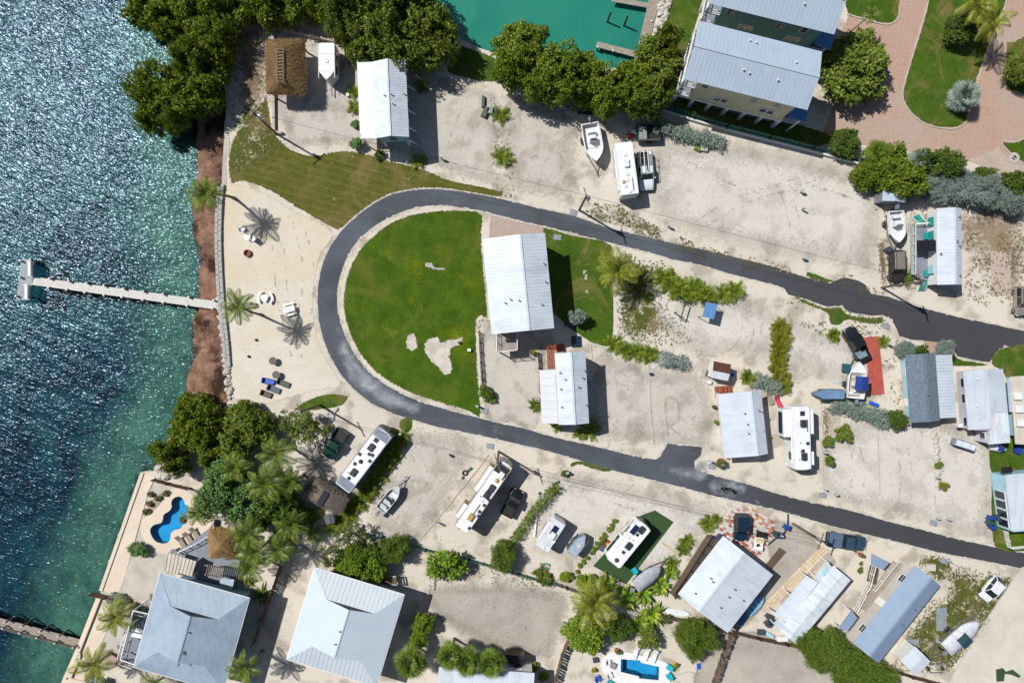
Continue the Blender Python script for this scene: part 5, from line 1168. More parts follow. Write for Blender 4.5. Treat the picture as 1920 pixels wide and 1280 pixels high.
palm(585, 1001, 1.2, 1.7, 18, LF_FEATH, 'low bushy palm beside the brown fence', nuts=0)
# fan palms
for a, b, l in [(846, 1228, 'fan palm at the west end of the row over the white roof'), (876, 1238, 'fan palm in the middle of the row over the white roof'), (920, 1241, 'fan palm at the east end of the row over the white roof')]: fan_palm(a, b, 5.0, 2.1, 30, LF_FEATH, l)
for a, b, h, l in [(440, 876, 5.2, 'coconut palm at the north end of the blue-green trees'), (542, 905, 5.0, 'coconut palm beside the dark trees and thatch hut'), (520, 1030, 4.6, 'coconut palm over the brown board fence'), (548, 985, 4.2, 'small coconut palm near the fence top')]: palm(a, b, h, 2.5, 18, LF_PALM, l)
fan_palm(770, 1240, 4.6, 2.4, 30, LF_PALM, 'large fan palm between the two white roofs at the bottom')
fan_palm(1808, 180, 2.0, 2.3, 28, LF_SILVER, 'silver fan palm on the lawn island'); fan_palm(1646, 286, 3.0, 1.9, 26, LF_FEATH, 'green fan palm at the end of the green fence'); fan_palm(1722, 300, 2.6, 1.7, 24, LF_SILVER, 'silver fan palm between the dense trees and the silver row')
rosette(812, 126, 17, LF_BLUEG, 'spiky cycad at the edge of the trees by the pale blue house', hs=.8)
rosette(490, 1115, 26, LF_FEATH, 'wide green cycad between the grey house and the brown fence', hs=.9); rosette(465, 1090, 16, LF_PALM, 'smaller cycad by the slatted deck', hs=.8)
# banana and bird-of-paradise clumps
for a, b, r in [(1135, 1098, 34), (1172, 1118, 32), (1205, 1112, 30), (1222, 1148, 32), (1200, 1165, 26), (1240, 1096, 26), (1256, 1072, 20), (1100, 1090, 24)]: rosette(a, b, r, LF_BRIGHT, 'broad-leaved banana clump behind the covered skiff', 'banana clumps behind the skiff', 'banana_plant', 'plant', PADDLE, 1.1)
for a, b in [(285, 926), (296, 935), (283, 944), (312, 923), (276, 958), (342, 972)]: shrub(a, b, 7, .5, LF_DRY, 'dry low shrub in the curved bed beside the kidney pool', 'dry shrubs in the pool bed')
for a, b, r in [(215, 1122, 14), (232, 1132, 12), (258, 1140, 11), (270, 1146, 10)]: shrub(a, b, r, .9, LF_SILVER, 'silver shrub in the bed north of the yellow palm', 'silver shrubs by the seawall house')
for a, b, r in [(172, 1272, 16), (195, 1276, 14)]: shrub(a, b, r, .9, LF_SILVER, 'silver shrub at the seawall corner', 'silver shrubs at the seawall corner')
for a, b, r, l in [(520, 1010, 15, 'leafy shrub east of the blue-green trees'), (560, 975, 16, 'leafy shrub beside the small thatch hut'), (590, 965, 14, 'leafy shrub under the small thatch hut'), (1016, 1268, 12, 'green shrub below the slatted fence at the bottom'), (1004, 1250, 10, 'small green shrub beside the white roof corner'), (1270, 196, 8, 'yellow flowering shrub on the green fence'), (1300, 214, 8, 'yellow shrub midway along the green fence')]: shrub(a, b, r, r / SPX, LF_BRIGHT, l)
# weeds
weeds('weeds', 'sparse green and dry weeds across the stony lot by the areca row', [(1150, 475), (1250, 490), (1250, 560), (1300, 640), (1240, 650), (1160, 640)], 420, .16, LF_WEED, 3)
weeds('weeds', 'dry weeds along the verge by the white travel trailer', [(1095, 380), (1160, 385), (1232, 425), (1300, 455), (1300, 470), (1200, 440), (1090, 405)], 300, .17, LF_DRY, 4)
weeds('weeds', 'scattered weeds on the sand beside the thatched shelter', [(440, 120), (500, 110), (508, 220), (540, 270), (440, 330), (430, 240)], 300, .15, LF_WEED, 5)
weeds('weeds', 'weeds in the rough yard by the white hatchback', [(1720, 1050), (1800, 1060), (1900, 1080), (1850, 1170), (1780, 1260), (1660, 1260), (1720, 1150)], 620, .18, LF_WEED, 6)
weeds('weeds', 'weeds along the road edge of the pale lots', [(1260, 450), (1450, 490), (1510, 512), (1660, 545), (1660, 555), (1500, 522), (1260, 468)], 160, .16, LF_DRY, 7)
weeds('weeds', 'weeds beside the dirt yard of the turquoise-trimmed house', [(1640, 390), (1665, 395), (1665, 530), (1810, 560), (1920, 600), (1920, 400), (1812, 400), (1808, 545), (1650, 540)], 420, .17, LF_DRY, 8)
weeds('weeds', 'weeds round the parked black pickup', [(1470, 545), (1560, 575), (1660, 600), (1690, 640), (1690, 760), (1650, 760), (1560, 640), (1480, 600)], 240, .18, LF_WEED, 9)
weeds('weeds', 'weeds on the grey gravel between the two small palms', [(920, 180), (950, 180), (965, 370), (925, 370)], 110, .13, LF_WEED, 10)
weeds('weeds', 'fallen leaves and weeds along the green mesh fence', [(820, 1040), (960, 1075), (1060, 1100), (1060, 1120), (950, 1100), (810, 1070)], 150, .14, LF_WEED, 11)
weeds('leaf_litter', 'scattered dry leaves, twigs and pebbles over the sand lots, patch a', [(950, 190), (1080, 200), (1260, 260), (1640, 340), (1640, 520), (1260, 440), (960, 365)], 420, .07, LF_DRY, 40, 'litter')
weeds('leaf_litter', 'scattered dry leaves, twigs and pebbles over the sand lots, patch b', [(1170, 560), (1300, 500), (1680, 620), (1680, 780), (1540, 740), (1200, 690)], 380, .07, LF_DRY, 41, 'litter')
weeds('leaf_litter', 'scattered dry leaves, twigs and pebbles over the sand lots, patch c', [(700, 820), (900, 840), (1060, 870), (1380, 950), (1240, 1090), (980, 1060), (690, 990)], 420, .07, LF_DRY, 42, 'litter')
weeds('leaf_litter', 'scattered dry leaves, twigs and pebbles over the sand lots, patch d', [(1540, 770), (1850, 840), (1850, 1010), (1540, 930)], 300, .07, LF_DRY, 43, 'litter')
weeds('leaf_litter', 'scattered dry leaves, twigs and pebbles over the sand lots, patch e', [(1110, 670), (1330, 700), (1340, 860), (1110, 810)], 160, .07, LF_DRY, 44, 'litter')
weeds('leaf_litter', 'scattered dry leaves, twigs and pebbles over the sand lots, patch f', [(810, 1090), (1060, 1110), (1030, 1240), (810, 1180)], 200, .07, LF_DRY, 45, 'litter')
weeds('leaf_litter', 'scattered dry leaves, twigs and pebbles over the sand lots, patch g', [(430, 350), (600, 430), (590, 600), (640, 720), (440, 740)], 90, .07, LF_DRY, 46, 'litter')
# ------------------------------------------------------------------ vehicles
def paint(name, c, rough=.3, metal=.3, coat=.6): return mk(name, c, tuple(v * .93 for v in c), 1.5, rough, metal, coat=coat)
TYRE = mk('tyre', (34, 34, 36), (26, 26, 28), 5, .85)
RIM = mk('wheel_rim', (176, 178, 182), (150, 152, 158), 5, .35, .8)
CARGLASS = glass('car_glass', (24, 34, 36), .05)
LAMPW = mk('lamp_lens', (226, 230, 232), (206, 210, 212), 5, .15)
LAMPR = mk('tail_lens', (150, 26, 24), (120, 20, 20), 5, .2)
WHEEL_T = MB(); WHEEL_T.cyl((0, -.11, 0), (0, .11, 0), .36, n=16); WHEEL_T = WHEEL_T.mesh('wheel'); WHEEL_T.materials.append(TYRE)
WHEEL_R = MB(); WHEEL_R.cyl((0, -.118, 0), (0, .118, 0), .22, n=12); WHEEL_R = WHEEL_R.mesh('rim'); WHEEL_R.materials.append(RIM)
def wheel(root, x, y, r=.36, w=1.0):
    o = child('wheel', WHEEL_T, root, (x, y, r), scale=(r / .36, w, r / .36)); child('rim', WHEEL_R, o); return o
def rring(x, hw, z0, z1, k=.35):
    """rounded section of a body at station x"""
    h = z1 - z0; a = min(.16, h * .35); s = hw
    return [(x, -s + .05, z0), (x, s - .05, z0), (x, s, z0 + a), (x, s, z1 - a * 1.1), (x, s - a * .55, z1 - a * .25), (x, s - a * 1.6, z1), (x, 0, z1 + .025), (x, -s + a * 1.6, z1), (x, -s + a * .55, z1 - a * .25), (x, -s, z1 - a * 1.1), (x, -s, z0 + a)]
def car(kind, label, front, rear, mat, w=1.9, zt=None, cat='car', name='parked_car', roofm=None, cargo=None):
    """front/rear: plan positions of the bumpers seen at bonnet height"""
    zb = 1.0; F, B = P(*front, zb * .7), P(*rear, zb * .7); d = F - B; l = Vector((d.x, d.y)).length; c = (F + B) / 2
    o = thing(name, label, cat, (c.x, c.y, 0), math.atan2(d.y, d.x)); hw = w / 2
    H = zt or {'suv': 1.72, 'pickup': 1.85, 'hatch': 1.5}[kind]; bz = {'suv': 1.02, 'pickup': 1.08, 'hatch': .92}[kind]
    st = [(-.5, .80, .5, bz - .18), (-.485, .92, .36, bz - .04), (-.40, .985, .32, bz), (-.1, 1.0, .3, bz + .02), (.18, 1.0, .3, bz + .02), (.30, .985, .3, bz - .02), (.42, .95, .32, bz - .1), (.475, .86, .36, bz - .2), (.5, .70, .45, bz - .32)]
    if kind == 'pickup':
        cb0, cb1, rf0, rf1 = -.10, .235, -.075, .115
        body = [s for s in st if s[0] >= -.1]
        MB().loft([rring(s[0] * l, s[1] * hw, s[2], s[3]) for s in [(-.105, 1.0, .32, bz + .02)] + body]).build('body', mat, o, smooth=False, fix=True)
        bed = MB(); x0, x1 = -.49 * l, -.11 * l; bed.b(x0, x1, -hw * .97, hw * .97, .45, .62)
        for s in (-1, 1): bed.b(x0, x1, s * hw * .97 - .07 * (s > 0), s * hw * .97 + .07 * (s < 0), .62, bz)
        bed.b(x1 - .07, x1, -hw * .9, hw * .9, .62, bz); bo = bed.build('bed', mat, o)
        MB().b(x0 - .03, x0 + .05, -hw * .9, hw * .9, .62, bz - .02).build('tailgate', mat, o)
        MB().b(x0 + .06, x1 - .08, -hw * .89, hw * .89, .622, .66).build('bed_liner', BLACK, bo)
        if cargo: cargo(o, l, hw, bz)
    else:
        cb0, cb1, rf0, rf1 = (-.475, .22, -.42, .075) if kind == 'suv' else (-.485, .26, -.34, .07)
        MB().loft([rring(s[0] * l, s[1] * hw, s[2], s[3]) for s in st]).build('body', mat, o, fix=True)
    def deck(x0, x1, ww, z, e): return [(x0 * l, -ww + e, z), (x1 * l, -ww * .94 + e, z), (x1 * l + .06, 0, z), (x1 * l, ww * .94 - e, z), (x0 * l, ww - e, z), (x0 * l - .03, 0, z)]
    MB().loft([deck(cb0, cb1, hw * .96, bz - .02, 0), deck(rf0, rf1, hw * .80, H - .05, 0)]).build('window', CARGLASS, o, fix=True)
    rf = MB().loft([deck(rf0 - .004, rf1 + .006, hw * .82, H - .055, 0), deck(rf0 + .002, rf1 - .002, hw * .79, H - .01, 0), deck(rf0 + .03, rf1 - .03, hw * .66, H + .015, 0)]).build('roof', roofm or mat, o, fix=True)
    pil = MB()
    for s in (-1, 1):
        pil.bar((cb1 * l, s * hw * .90, bz), (rf1 * l, s * hw * .76, H - .05), .07); pil.bar((cb0 * l, s * hw * .94, bz), (rf0 * l, s * hw * .78, H - .05), .09)
        xm = (cb0 + cb1) / 2 * l; pil.bar((xm, s * hw * .965, bz), (xm, s * hw * .80, H - .05), .08)
    pil.build('pillar', mat, o)
    if kind == 'suv':
        rk = MB()
        for s in (-1, 1): rk.bar((rf0 * l * .95, s * hw * .62, H + .05), (rf1 * l * .7, s * hw * .62, H + .05), .04)
        rk.build('roof_rail', DARKM, o)
    for s in (-1, 1):
        for x in (.32, -.31): wheel(o, x * l, s * (hw - .12), .36)
        MB().box((.488 * l, s * hw * .62, bz - .32), (.10, .34, .14)).build('headlight', LAMPW, o); MB().box((-.49 * l, s * hw * .78, bz - .2), (.08, .16, .26)).build('tail_light', LAMPR, o)
        MB().box(((cb1 - .03) * l, s * (hw + .10), bz + .06), (.14, .20, .13)).build('mirror', mat, o)
    MB().box((.495 * l, 0, .5), (.14, w * .82, .2)).build('bumper', DARKM, o); MB().box((-.497 * l, 0, .5), (.12, w * .86, .2)).build('bumper', DARKM, o)
    MB().b(cb1 * l + .12, .40 * l, -hw * .70, -hw * .66, bz - .04, bz + .045).b(cb1 * l + .12, .40 * l, hw * .66, hw * .70, bz - .04, bz + .045).build('hood_crease', mat, o)
    return o
car('pickup', 'dark green pickup under the thin tree beside the motorhome', (613.5, 857), (644, 806), paint('dark_green_paint', (18, 66, 54)), cat='pickup')
car('pickup', 'black pickup nosed away from the covered boat beside the red concrete strip', (1590, 615), (1621, 676), paint('black_paint', (40, 42, 46)), cat='pickup', cargo=lambda o, l, hw, bz: MB().b(-.40 * l, -.26 * l, -.6, .5, .67, .95).b(-.36 * l, -.14 * l, -.1, .7, .67, .9).build('cargo', mk('grey_load', (140, 160, 176), (110, 130, 150), 3, .6), o))
car('suv', 'brown wagon with a pale worn roof beside the raised grey deck', (1681, 532), (1681, 469), paint('brown_paint', (62, 56, 52)), roofm=mk('worn_roof', (140, 130, 120), (112, 104, 98), 2.5, .6, stretch=(1, 5, 1)))
car('suv', 'beige off-roader cut by the east edge', (1916, 592), (1916, 537), paint('beige_paint', (168, 160, 148)))
car('suv', 'dark blue car parked on the patchwork paving', (1389, 1013), (1391, 963), paint('navy_paint', (30, 56, 82)), w=1.95)
car('pickup', 'slate blue pickup parked along the road by the leaning pole', (1623, 1019), (1550, 1009), paint('slate_paint', (66, 88, 112)), cat='pickup', w=1.95, cargo=lambda o, l, hw, bz: MB().b(-.47 * l, -.13 * l, -hw * .93, hw * .93, bz, bz + .05).b(-.31 * l, -.29 * l, -hw * .9, hw * .9, bz + .05, bz + .075).build('bed_cover', mk('slate_cover', (92, 114, 138), (80, 100, 124), 2, .5), o))
car('hatch', 'small white hatchback with sunroof at the weedy yard', (1844, 1123), (1876, 1084), paint('white_paint', (234, 238, 240), metal=0), w=1.8, roofm=paint('white_paint2', (236, 240, 242), metal=0))
car('pickup', 'black pickup with open bed in the shadow of the long motorhome', (973, 918), (948, 966), paint('jet_paint', (26, 30, 34)), cat='pickup')
def ladder_rack(o, l, hw, bz):
    mb = MB(); z = 2.05
    for s in (-1, 1): mb.bar((-.47 * l, s * hw * .8, z), (.12 * l, s * hw * .8, z), .05)
    for x in (-.45, -.28, -.12, .1): mb.bar((x * l, -hw * .85, z), (x * l, hw * .85, z), .05); mb.bar((x * l, -hw * .85, bz if x < 0 else 1.8), (x * l, -hw * .8, z), .04); mb.bar((x * l, hw * .85, bz if x < 0 else 1.8), (x * l, hw * .8, z), .04)
    r = mb.build('ladder_rack', STEEL, o)
    for y in (-.3, 0, .2): MB().bar((-.48 * l, y, z + .05), (.05 * l, y, z + .05), .08).build('pipe', TRIM if y else DARKM, r)
    for s in (-1, 1): MB().b(-.48 * l, -.13 * l, s * hw * .72 - .15, s * hw * .72 + .15, bz - .2, bz + .12).build('tool_box', TRIM, o)
car('pickup', 'white work truck with ladder rack beside the white travel trailer', (1213, 357), (1207, 285), paint('work_white', (226, 236, 242), metal=0), cat='truck', w=2.0, cargo=ladder_rack)

# ------------------------------------------------------------------ trailers and motorhomes
AC_W = mk('ac_white', (232, 234, 236), (214, 216, 220), 3, .5); AC_D = mk('ac_dark', (52, 58, 66), (42, 48, 56), 3, .5); AC_G = mk('ac_gold', (196, 164, 96), (166, 132, 72), 3, .5)
SOLAR = glass('solar_cell', (30, 44, 84), .12); FG_WHITE = mk('white_fibreglass', (240, 242, 244), (222, 224, 228), 1.5, .4); FG_TAN = mk('tan_fibreglass', (196, 178, 160), (172, 154, 138), 1.5, .4); FG_SILV = mk('silver_grey', (150, 160, 172), (132, 142, 156), 1.5, .4, .3)
ROOF_RV = mk('rv_roof', (244, 246, 248), (224, 226, 230), .9, .45, lo=.3, hi=.75)
def rv(name, label, c4, h, body, roof, cat, items=(), front='round', slides=(), awning=None, z0=.45, caps=None, wheels=((.22,), (.75,)), stripe=None):
    """c4: roof corners, first two the front end; seen at height h"""
    A, B, C, D = [P(a, b, h) for a, b in c4]; F = (A + B) / 2; Bk = (C + D) / 2; d = F - Bk; l = Vector((d.x, d.y)).length; w = ((A - B).length + (C - D).length) / 2; c = (F + Bk) / 2
    o = thing(name, label, cat, (c.x, c.y, 0), math.atan2(d.y, d.x)); x0, x1 = -l / 2, l / 2; y = w / 2; r = .18
    def ring(z, e=0, nose=0): 
        p = [(x0 + r, -y + e), (x1 - r - nose, -y + e), (x1 - r * .3 - e, -y * .72), (x1 - e, -y * .3), (x1 - e, y * .3), (x1 - r * .3 - e, y * .72), (x1 - r - nose, y - e), (x0 + r, y - e), (x0 + e, y - r), (x0 + e, -y + r)]
        if front == 'flat': p[2:6] = [(x1 - e, -y * .9), (x1 - e, -y * .4), (x1 - e, y * .4), (x1 - e, y * .9)]; p[1] = (x1 - .06, -y + e); p[6] = (x1 - .06, y - e)
        if front == 'point': p[1] = (x1 - 1.1, -y + e); p[2] = (x1 - .6, -y * .55); p[3] = (x1 - e, -.12); p[4] = (x1 - e, .12); p[5] = (x1 - .6, y * .55); p[6] = (x1 - 1.1, y - e)
        return [(a, b, z) for a, b in p]
    MB().loft([ring(z0, .05), ring(z0 + .3), ring(h - .14), ring(h - .05, .05)]).build('body', body, o, fix=True)
    ro = MB().loft([ring(h - .05, .06), ring(h, .12)]).build('roof', roof, o, fix=True)
    gut = MB()
    for s in (-1, 1): gut.b(x0 + r, x1 - r, s * (y - .05) - .03, s * (y - .05) + .03, h - .05, h + .035)
    gut.build('roof_edge', body, o)
    if caps:
        for a, b in caps: MB().b(x0 + a * l, x0 + b * l, -y + .16, y - .16, h + .002, h + .02).build('roof_cap', FG_SILV, o)
    if stripe: MB().b(x0 + .5, x1 - .5, -y - .012, y + .012, h * .42, h * .5).build('stripe', stripe, o)
    for s in (-1, 1):
        k = max(2, int(l / 2.4))
        for i in range(k):
            x = x0 + l * (i + .6) / (k + .3)
            wo = MB().b(x - .5, x + .5, s * y - .03, s * y + .03, h * .56, h * .80).build('window', DARKM, o); MB().b(x - .44, x + .44, s * y - .04, s * y + .04, h * .58, h * .78).build('pane', GLASS, wo)
    for xx in wheels:
        for q in xx:
            for s in (-1, 1): wheel(o, x0 + q * l, s * (y - .16), .40)
    for side, u0, u1, dep, z1 in slides:
        s = side; so_ = MB().b(x0 + u0 * l, x0 + u1 * l, min(s * (y - .1), s * (y + dep)), max(s * (y - .1), s * (y + dep)), z0 + .5, z1).build('slide_out', body, o, bevel=.03)
        MB().b(x0 + u0 * l + .05, x0 + u1 * l - .05, min(s * (y + .02), s * (y + dep - .05)), max(s * (y + .02), s * (y + dep - .05)), z1 + .002, z1 + .05).build('slide_topper', roof, so_)
        MB().b(x0 + u0 * l + .4, x0 + u1 * l - .4, s * (y + dep) - .02, s * (y + dep) + .02, z0 + 1.2, z1 - .4).build('window', GLASS, so_)
    if awning is not None:
        s = awning; mb = MB(); mb.cyl((x0 + .6, s * (y + .10), h - .28), (x1 - .9, s * (y + .10), h - .28), .09, n=8); mb.bar((x0 + .6, s * (y + .06), h - .28), (x0 + .6, s * (y + .06), 1.0), .05); mb.bar((x1 - .9, s * (y + .06), h - .28), (x1 - .9, s * (y + .06), 1.0), .05); mb.build('awning', TRIM, o)
    inv = o.matrix_basis.inverted()
    for it in items:
        k, a, b = it[:3]; p = inv @ P(a, b, h + .1)
        if k == 'ac': mb = MB(); m = it[3] if len(it) > 3 else AC_W; mb.loft([[(p.x + u * e, p.y + v * e2, h + z) for u, v in ((-.5, -.36), (.42, -.36), (.5, -.2), (.5, .2), (.42, .36), (-.5, .36))] for z, e, e2 in ((0, 1, 1), (.22, 1, 1), (.33, .85, .8))]); mb.build('air_conditioner', m, o, fix=True)
        elif k == 'vent': MB().b(p.x - .2, p.x + .2, p.y - .2, p.y + .2, h, h + .12).build('roof_vent', it[3] if len(it) > 3 else AC_W, o, bevel=.02)
        elif k == 'hatch': MB().b(p.x - .3, p.x + .3, p.y - .3, p.y + .3, h, h + .08).build('roof_hatch', it[3] if len(it) > 3 else AC_D, o)
        elif k == 'dome': MB().dome((p.x, p.y, h), .3, .3, .28, 12, 4).build('satellite_dome', it[3] if len(it) > 3 else AC_D, o, smooth=True)
        elif k == 'solar': MB().b(p.x - .65, p.x + .65, p.y - .36, p.y + .36, h + .04, h + .08).build('solar_panel', SOLAR, o)
        elif k == 'pipe': MB().cyl((p.x, p.y, h), (p.x, p.y, h + .25), .05).build('vent_pipe', DARKM, o)
        elif k == 'bar': MB().b(p.x - .8, p.x + .8, p.y - .05, p.y + .05, h, h + .12).build('roof_antenna', STEEL, o)
    o['h'] = h
    return o, l, w
def windscreen(o, l, w, h, mat=None):
    x = l / 2; mb = MB(); n = 7; R0 = []; R1 = []
    for i in range(n):
        t = -1 + 2 * i / (n - 1); R0.append((x + .30 * (1 - t * t) - .02, t * w * .47, h * .42)); R1.append((x - .5 + .34 * (1 - t * t), t * w * .45, h - .12))
    mb.loft([R0, R1, [(a - .25, b, c) for a, b, c in R1], [(a - .3, b, c) for a, b, c in R0]], cap=False); mb.build('windscreen', mat or CARGLASS, o, fix=True)
m1, l, w = rv('motorhome', 'long bus-like white motorhome beside the areca hedge', [(704, 801), (741, 814), (655, 922), (627, 909)], 3.5, FG_SILV, ROOF_RV, 'motorhome',
   [('hatch', 705, 825), ('ac', 696, 838, AC_D), ('vent', 674, 851, AC_D), ('vent', 692, 851, AC_D), ('vent', 698, 853, AC_D), ('dome', 676, 865), ('vent', 665, 869, AC_D), ('vent', 693, 864, AC_D), ('ac', 663, 885, AC_D), ('vent', 654, 896, AC_D), ('pipe', 652, 885)], 'round', caps=((.02, .15), (.86, .98)))
windscreen(m1, l, w, 3.5)
m2, l, w = rv('motorhome', 'long tan motorhome with two slide-outs beside the black pickup', [(937, 861), (963, 875), (876, 1001), (851, 986)], 3.5, FG_TAN, ROOF_RV, 'motorhome',
   [('ac', 940, 891), ('dome', 932, 901, AC_G), ('ac', 922, 915, AC_D), ('ac', 913, 927, AC_D), ('vent', 912, 935, AC_W), ('vent', 908, 947, AC_D), ('bar', 893, 955), ('vent', 899, 959, AC_D), ('ac', 883, 969, AC_G), ('pipe', 905, 939), ('vent', 917, 937, AC_D), ('vent', 897, 967, AC_D), ('vent', 880, 990, AC_D), ('pipe', 860, 990), ('pipe', 901, 930)], 'round', slides=((1, .50, .86, .62, 3.3), (1, .10, .30, .6, 3.2)), caps=((.90, .97),), awning=None)
windscreen(m2, l, w, 3.5, glass('green_glass', (110, 140, 130)))
MB().b(l / 2 - 1.7, l / 2 - .5, -w / 2 + .12, w / 2 - .12, 3.502, 3.53).build('roof_hatch', BLACK, m2)
m3, l, w = rv('motorhome', 'white motorhome standing on the green artificial turf', [(1198.5, 975), (1221.5, 991), (1163, 1066), (1136, 1048)], 3.3, FG_WHITE, ROOF_RV, 'motorhome',
   [('solar', 1190, 993), ('ac', 1203, 993, AC_D), ('vent', 1195, 1002, AC_D), ('ac', 1179, 1023, AC_D), ('vent', 1169, 1035, AC_D), ('dome', 1156.5, 1050, AC_D), ('pipe', 1180, 1008), ('pipe', 1187, 1012)], 'round', awning=1, slides=((1, .05, .55, .35, 3.1),), stripe=DARKM)
windscreen(m3, l, w, 3.2)
rv('travel_trailer', 'small white travel trailer with solar panel beside the grey pop-up trailer', [(1039, 970), (1062, 981), (1027, 1036), (1004, 1023)], 2.9, FG_WHITE, mk('rv_roof_grey', (222, 226, 230), (200, 204, 210), 1.2, .5), 'trailer', [('solar', 1039.5, 994.5), ('ac', 1036, 1004), ('vent', 1038, 1015), ('vent', 1019.5, 1026), ('hatch', 1027, 1029, AC_W)], 'flat', awning=1, wheels=((.45,), (.52,)))
rv('pop_up_trailer', 'grey pointed-nose trailer with a small roof vent', [(1088, 1000), (1107, 1009), (1080, 1046), (1061, 1033)], 2.1, FG_SILV, mk('grey_tarp_roof', (170, 184, 200), (148, 162, 180), 2, .6), 'trailer', [('vent', 1086.5, 1024, mk('cream_box', (226, 216, 190), (206, 196, 170), 3, .5))], 'point', wheels=((.45,),), z0=.5)
rv('travel_trailer', 'long white travel trailer beside the white work truck', [(1165, 367), (1198, 365), (1186, 265), (1151, 268)], 3.2, FG_WHITE, ROOF_RV, 'trailer', [('vent', 1172, 290), ('ac', 1175, 307), ('vent', 1177, 326), ('vent', 1170, 341, AC_G), ('vent', 1173, 348), ('vent', 1182, 358), ('bar', 1187, 345), ('pipe', 1177, 339)], 'flat', awning=-1, wheels=((.42,), (.50,)))
f5, l, w = rv('fifth_wheel_trailer', 'white fifth-wheel trailer with slide-outs beside the low white house', [(1489, 884), (1521, 879), (1518, 762), (1486, 762)], 3.6, FG_WHITE, ROOF_RV, 'trailer', [('hatch', 1505, 775), ('ac', 1506, 794, AC_D), ('bar', 1514, 797), ('vent', 1515, 831, AC_D), ('vent', 1506, 845, AC_D), ('pipe', 1501, 846), ('ac', 1508, 856, AC_D), ('pipe', 1501, 830), ('pipe', 1499, 862)], 'round', slides=((1, .04, .44, .62, 3.3), (1, .72, .93, .6, 3.2), (-1, .04, .48, 1.1, 3.3)), wheels=((.25,), (.33,)), awning=-1)
en, l, w = rv('cargo_trailer', 'white enclosed cargo trailer with ribbed roof beside the thatched shelter', [(597, 150), (628, 148), (627.5, 79.5), (596, 80)], 3.0, FG_WHITE, ROOF_RV, 'trailer', [('vent', 612, 115)], 'point', wheels=((.4,), (.5,)))
for i in range(1, 6): MB().b(-l / 2 + i * l / 6.6 - .03, -l / 2 + i * l / 6.6 + .03, -w / 2 + .12, w / 2 - .12, 3.0, 3.045).build('roof_rib', STEEL, en)
MB().bar((l / 2, 0, .5), (l / 2 + 1.2, 0, .5), .1).cyl((l / 2 + 1.0, 0, 0), (l / 2 + 1.0, 0, .7), .04).build('hitch', DARKM, en)
bt, l, w = rv('cargo_trailer', 'low blue enclosed trailer below the boat with blue bimini', [(1529, 731), (1529, 747), (1585, 749.5), (1585, 729)], 2.0, mk('blue_grey_body', (110, 136, 158), (92, 118, 142), 2, .5), mk('blue_trailer_roof', (120, 152, 188), (100, 132, 168), 1.2, .45), 'trailer', [], 'point', wheels=((.45,),))
rv('cargo_trailer', 'small silver covered trailer on the sand below the flat-roofed mobile home', [(1788, 833), (1797, 823), (1832, 834), (1829, 847)], 1.5, FG_SILV, R_OLD, 'trailer', [], 'flat', wheels=((.4,),), z0=.35)
ut = thing('utility_trailer', 'dark dump trailer behind the white travel trailer', 'trailer', P(1208, 253), .04)
MB().b(-1.2, 1.9, -1.05, 1.05, .55, .68).build('bed', DARKM, ut)
for y in (-1, 1): MB().b(-1.2, 1.9, y * 1.05 - .05, y * 1.05 + .05, .68, 1.35).build('side_panel', mk('grey_panel', (96, 100, 104), (80, 84, 88), 3, .6), ut)
MB().b(1.82, 1.9, -1, 1, .68, 1.35).build('tailgate', DARKM, ut); MB().b(-.9, .1, -.9, .8, .69, 1.2).build('crate', mk('grey_green_box', (150, 158, 150), (130, 138, 130), 3, .6), ut)
for s in (-1, 1): wheel(ut, .5, s * 1.2, .34)
MB().bar((-1.2, 0, .5), (-2.6, 0, .5), .12).build('hitch', DARKM, ut)
for a, b, l_, m_ in ((1190, 245, 'white plastic crate on the dump trailer edge', TRIM), (1199, 246, 'second white plastic crate on the dump trailer', TRIM), (1183, 252, 'red cooler box beside the dump trailer', mk('red_plastic', (190, 40, 44), (160, 30, 36), 4, .5))):
    p = P(a, b, 1.0); tag(MB().b(-.35, .35, -.25, .25, 0, .45).b(-.37, .37, -.27, .27, .45, .52).build('storage_box', m_, loc=(p.x, p.y, .0), rz=.1), l_, 'box')

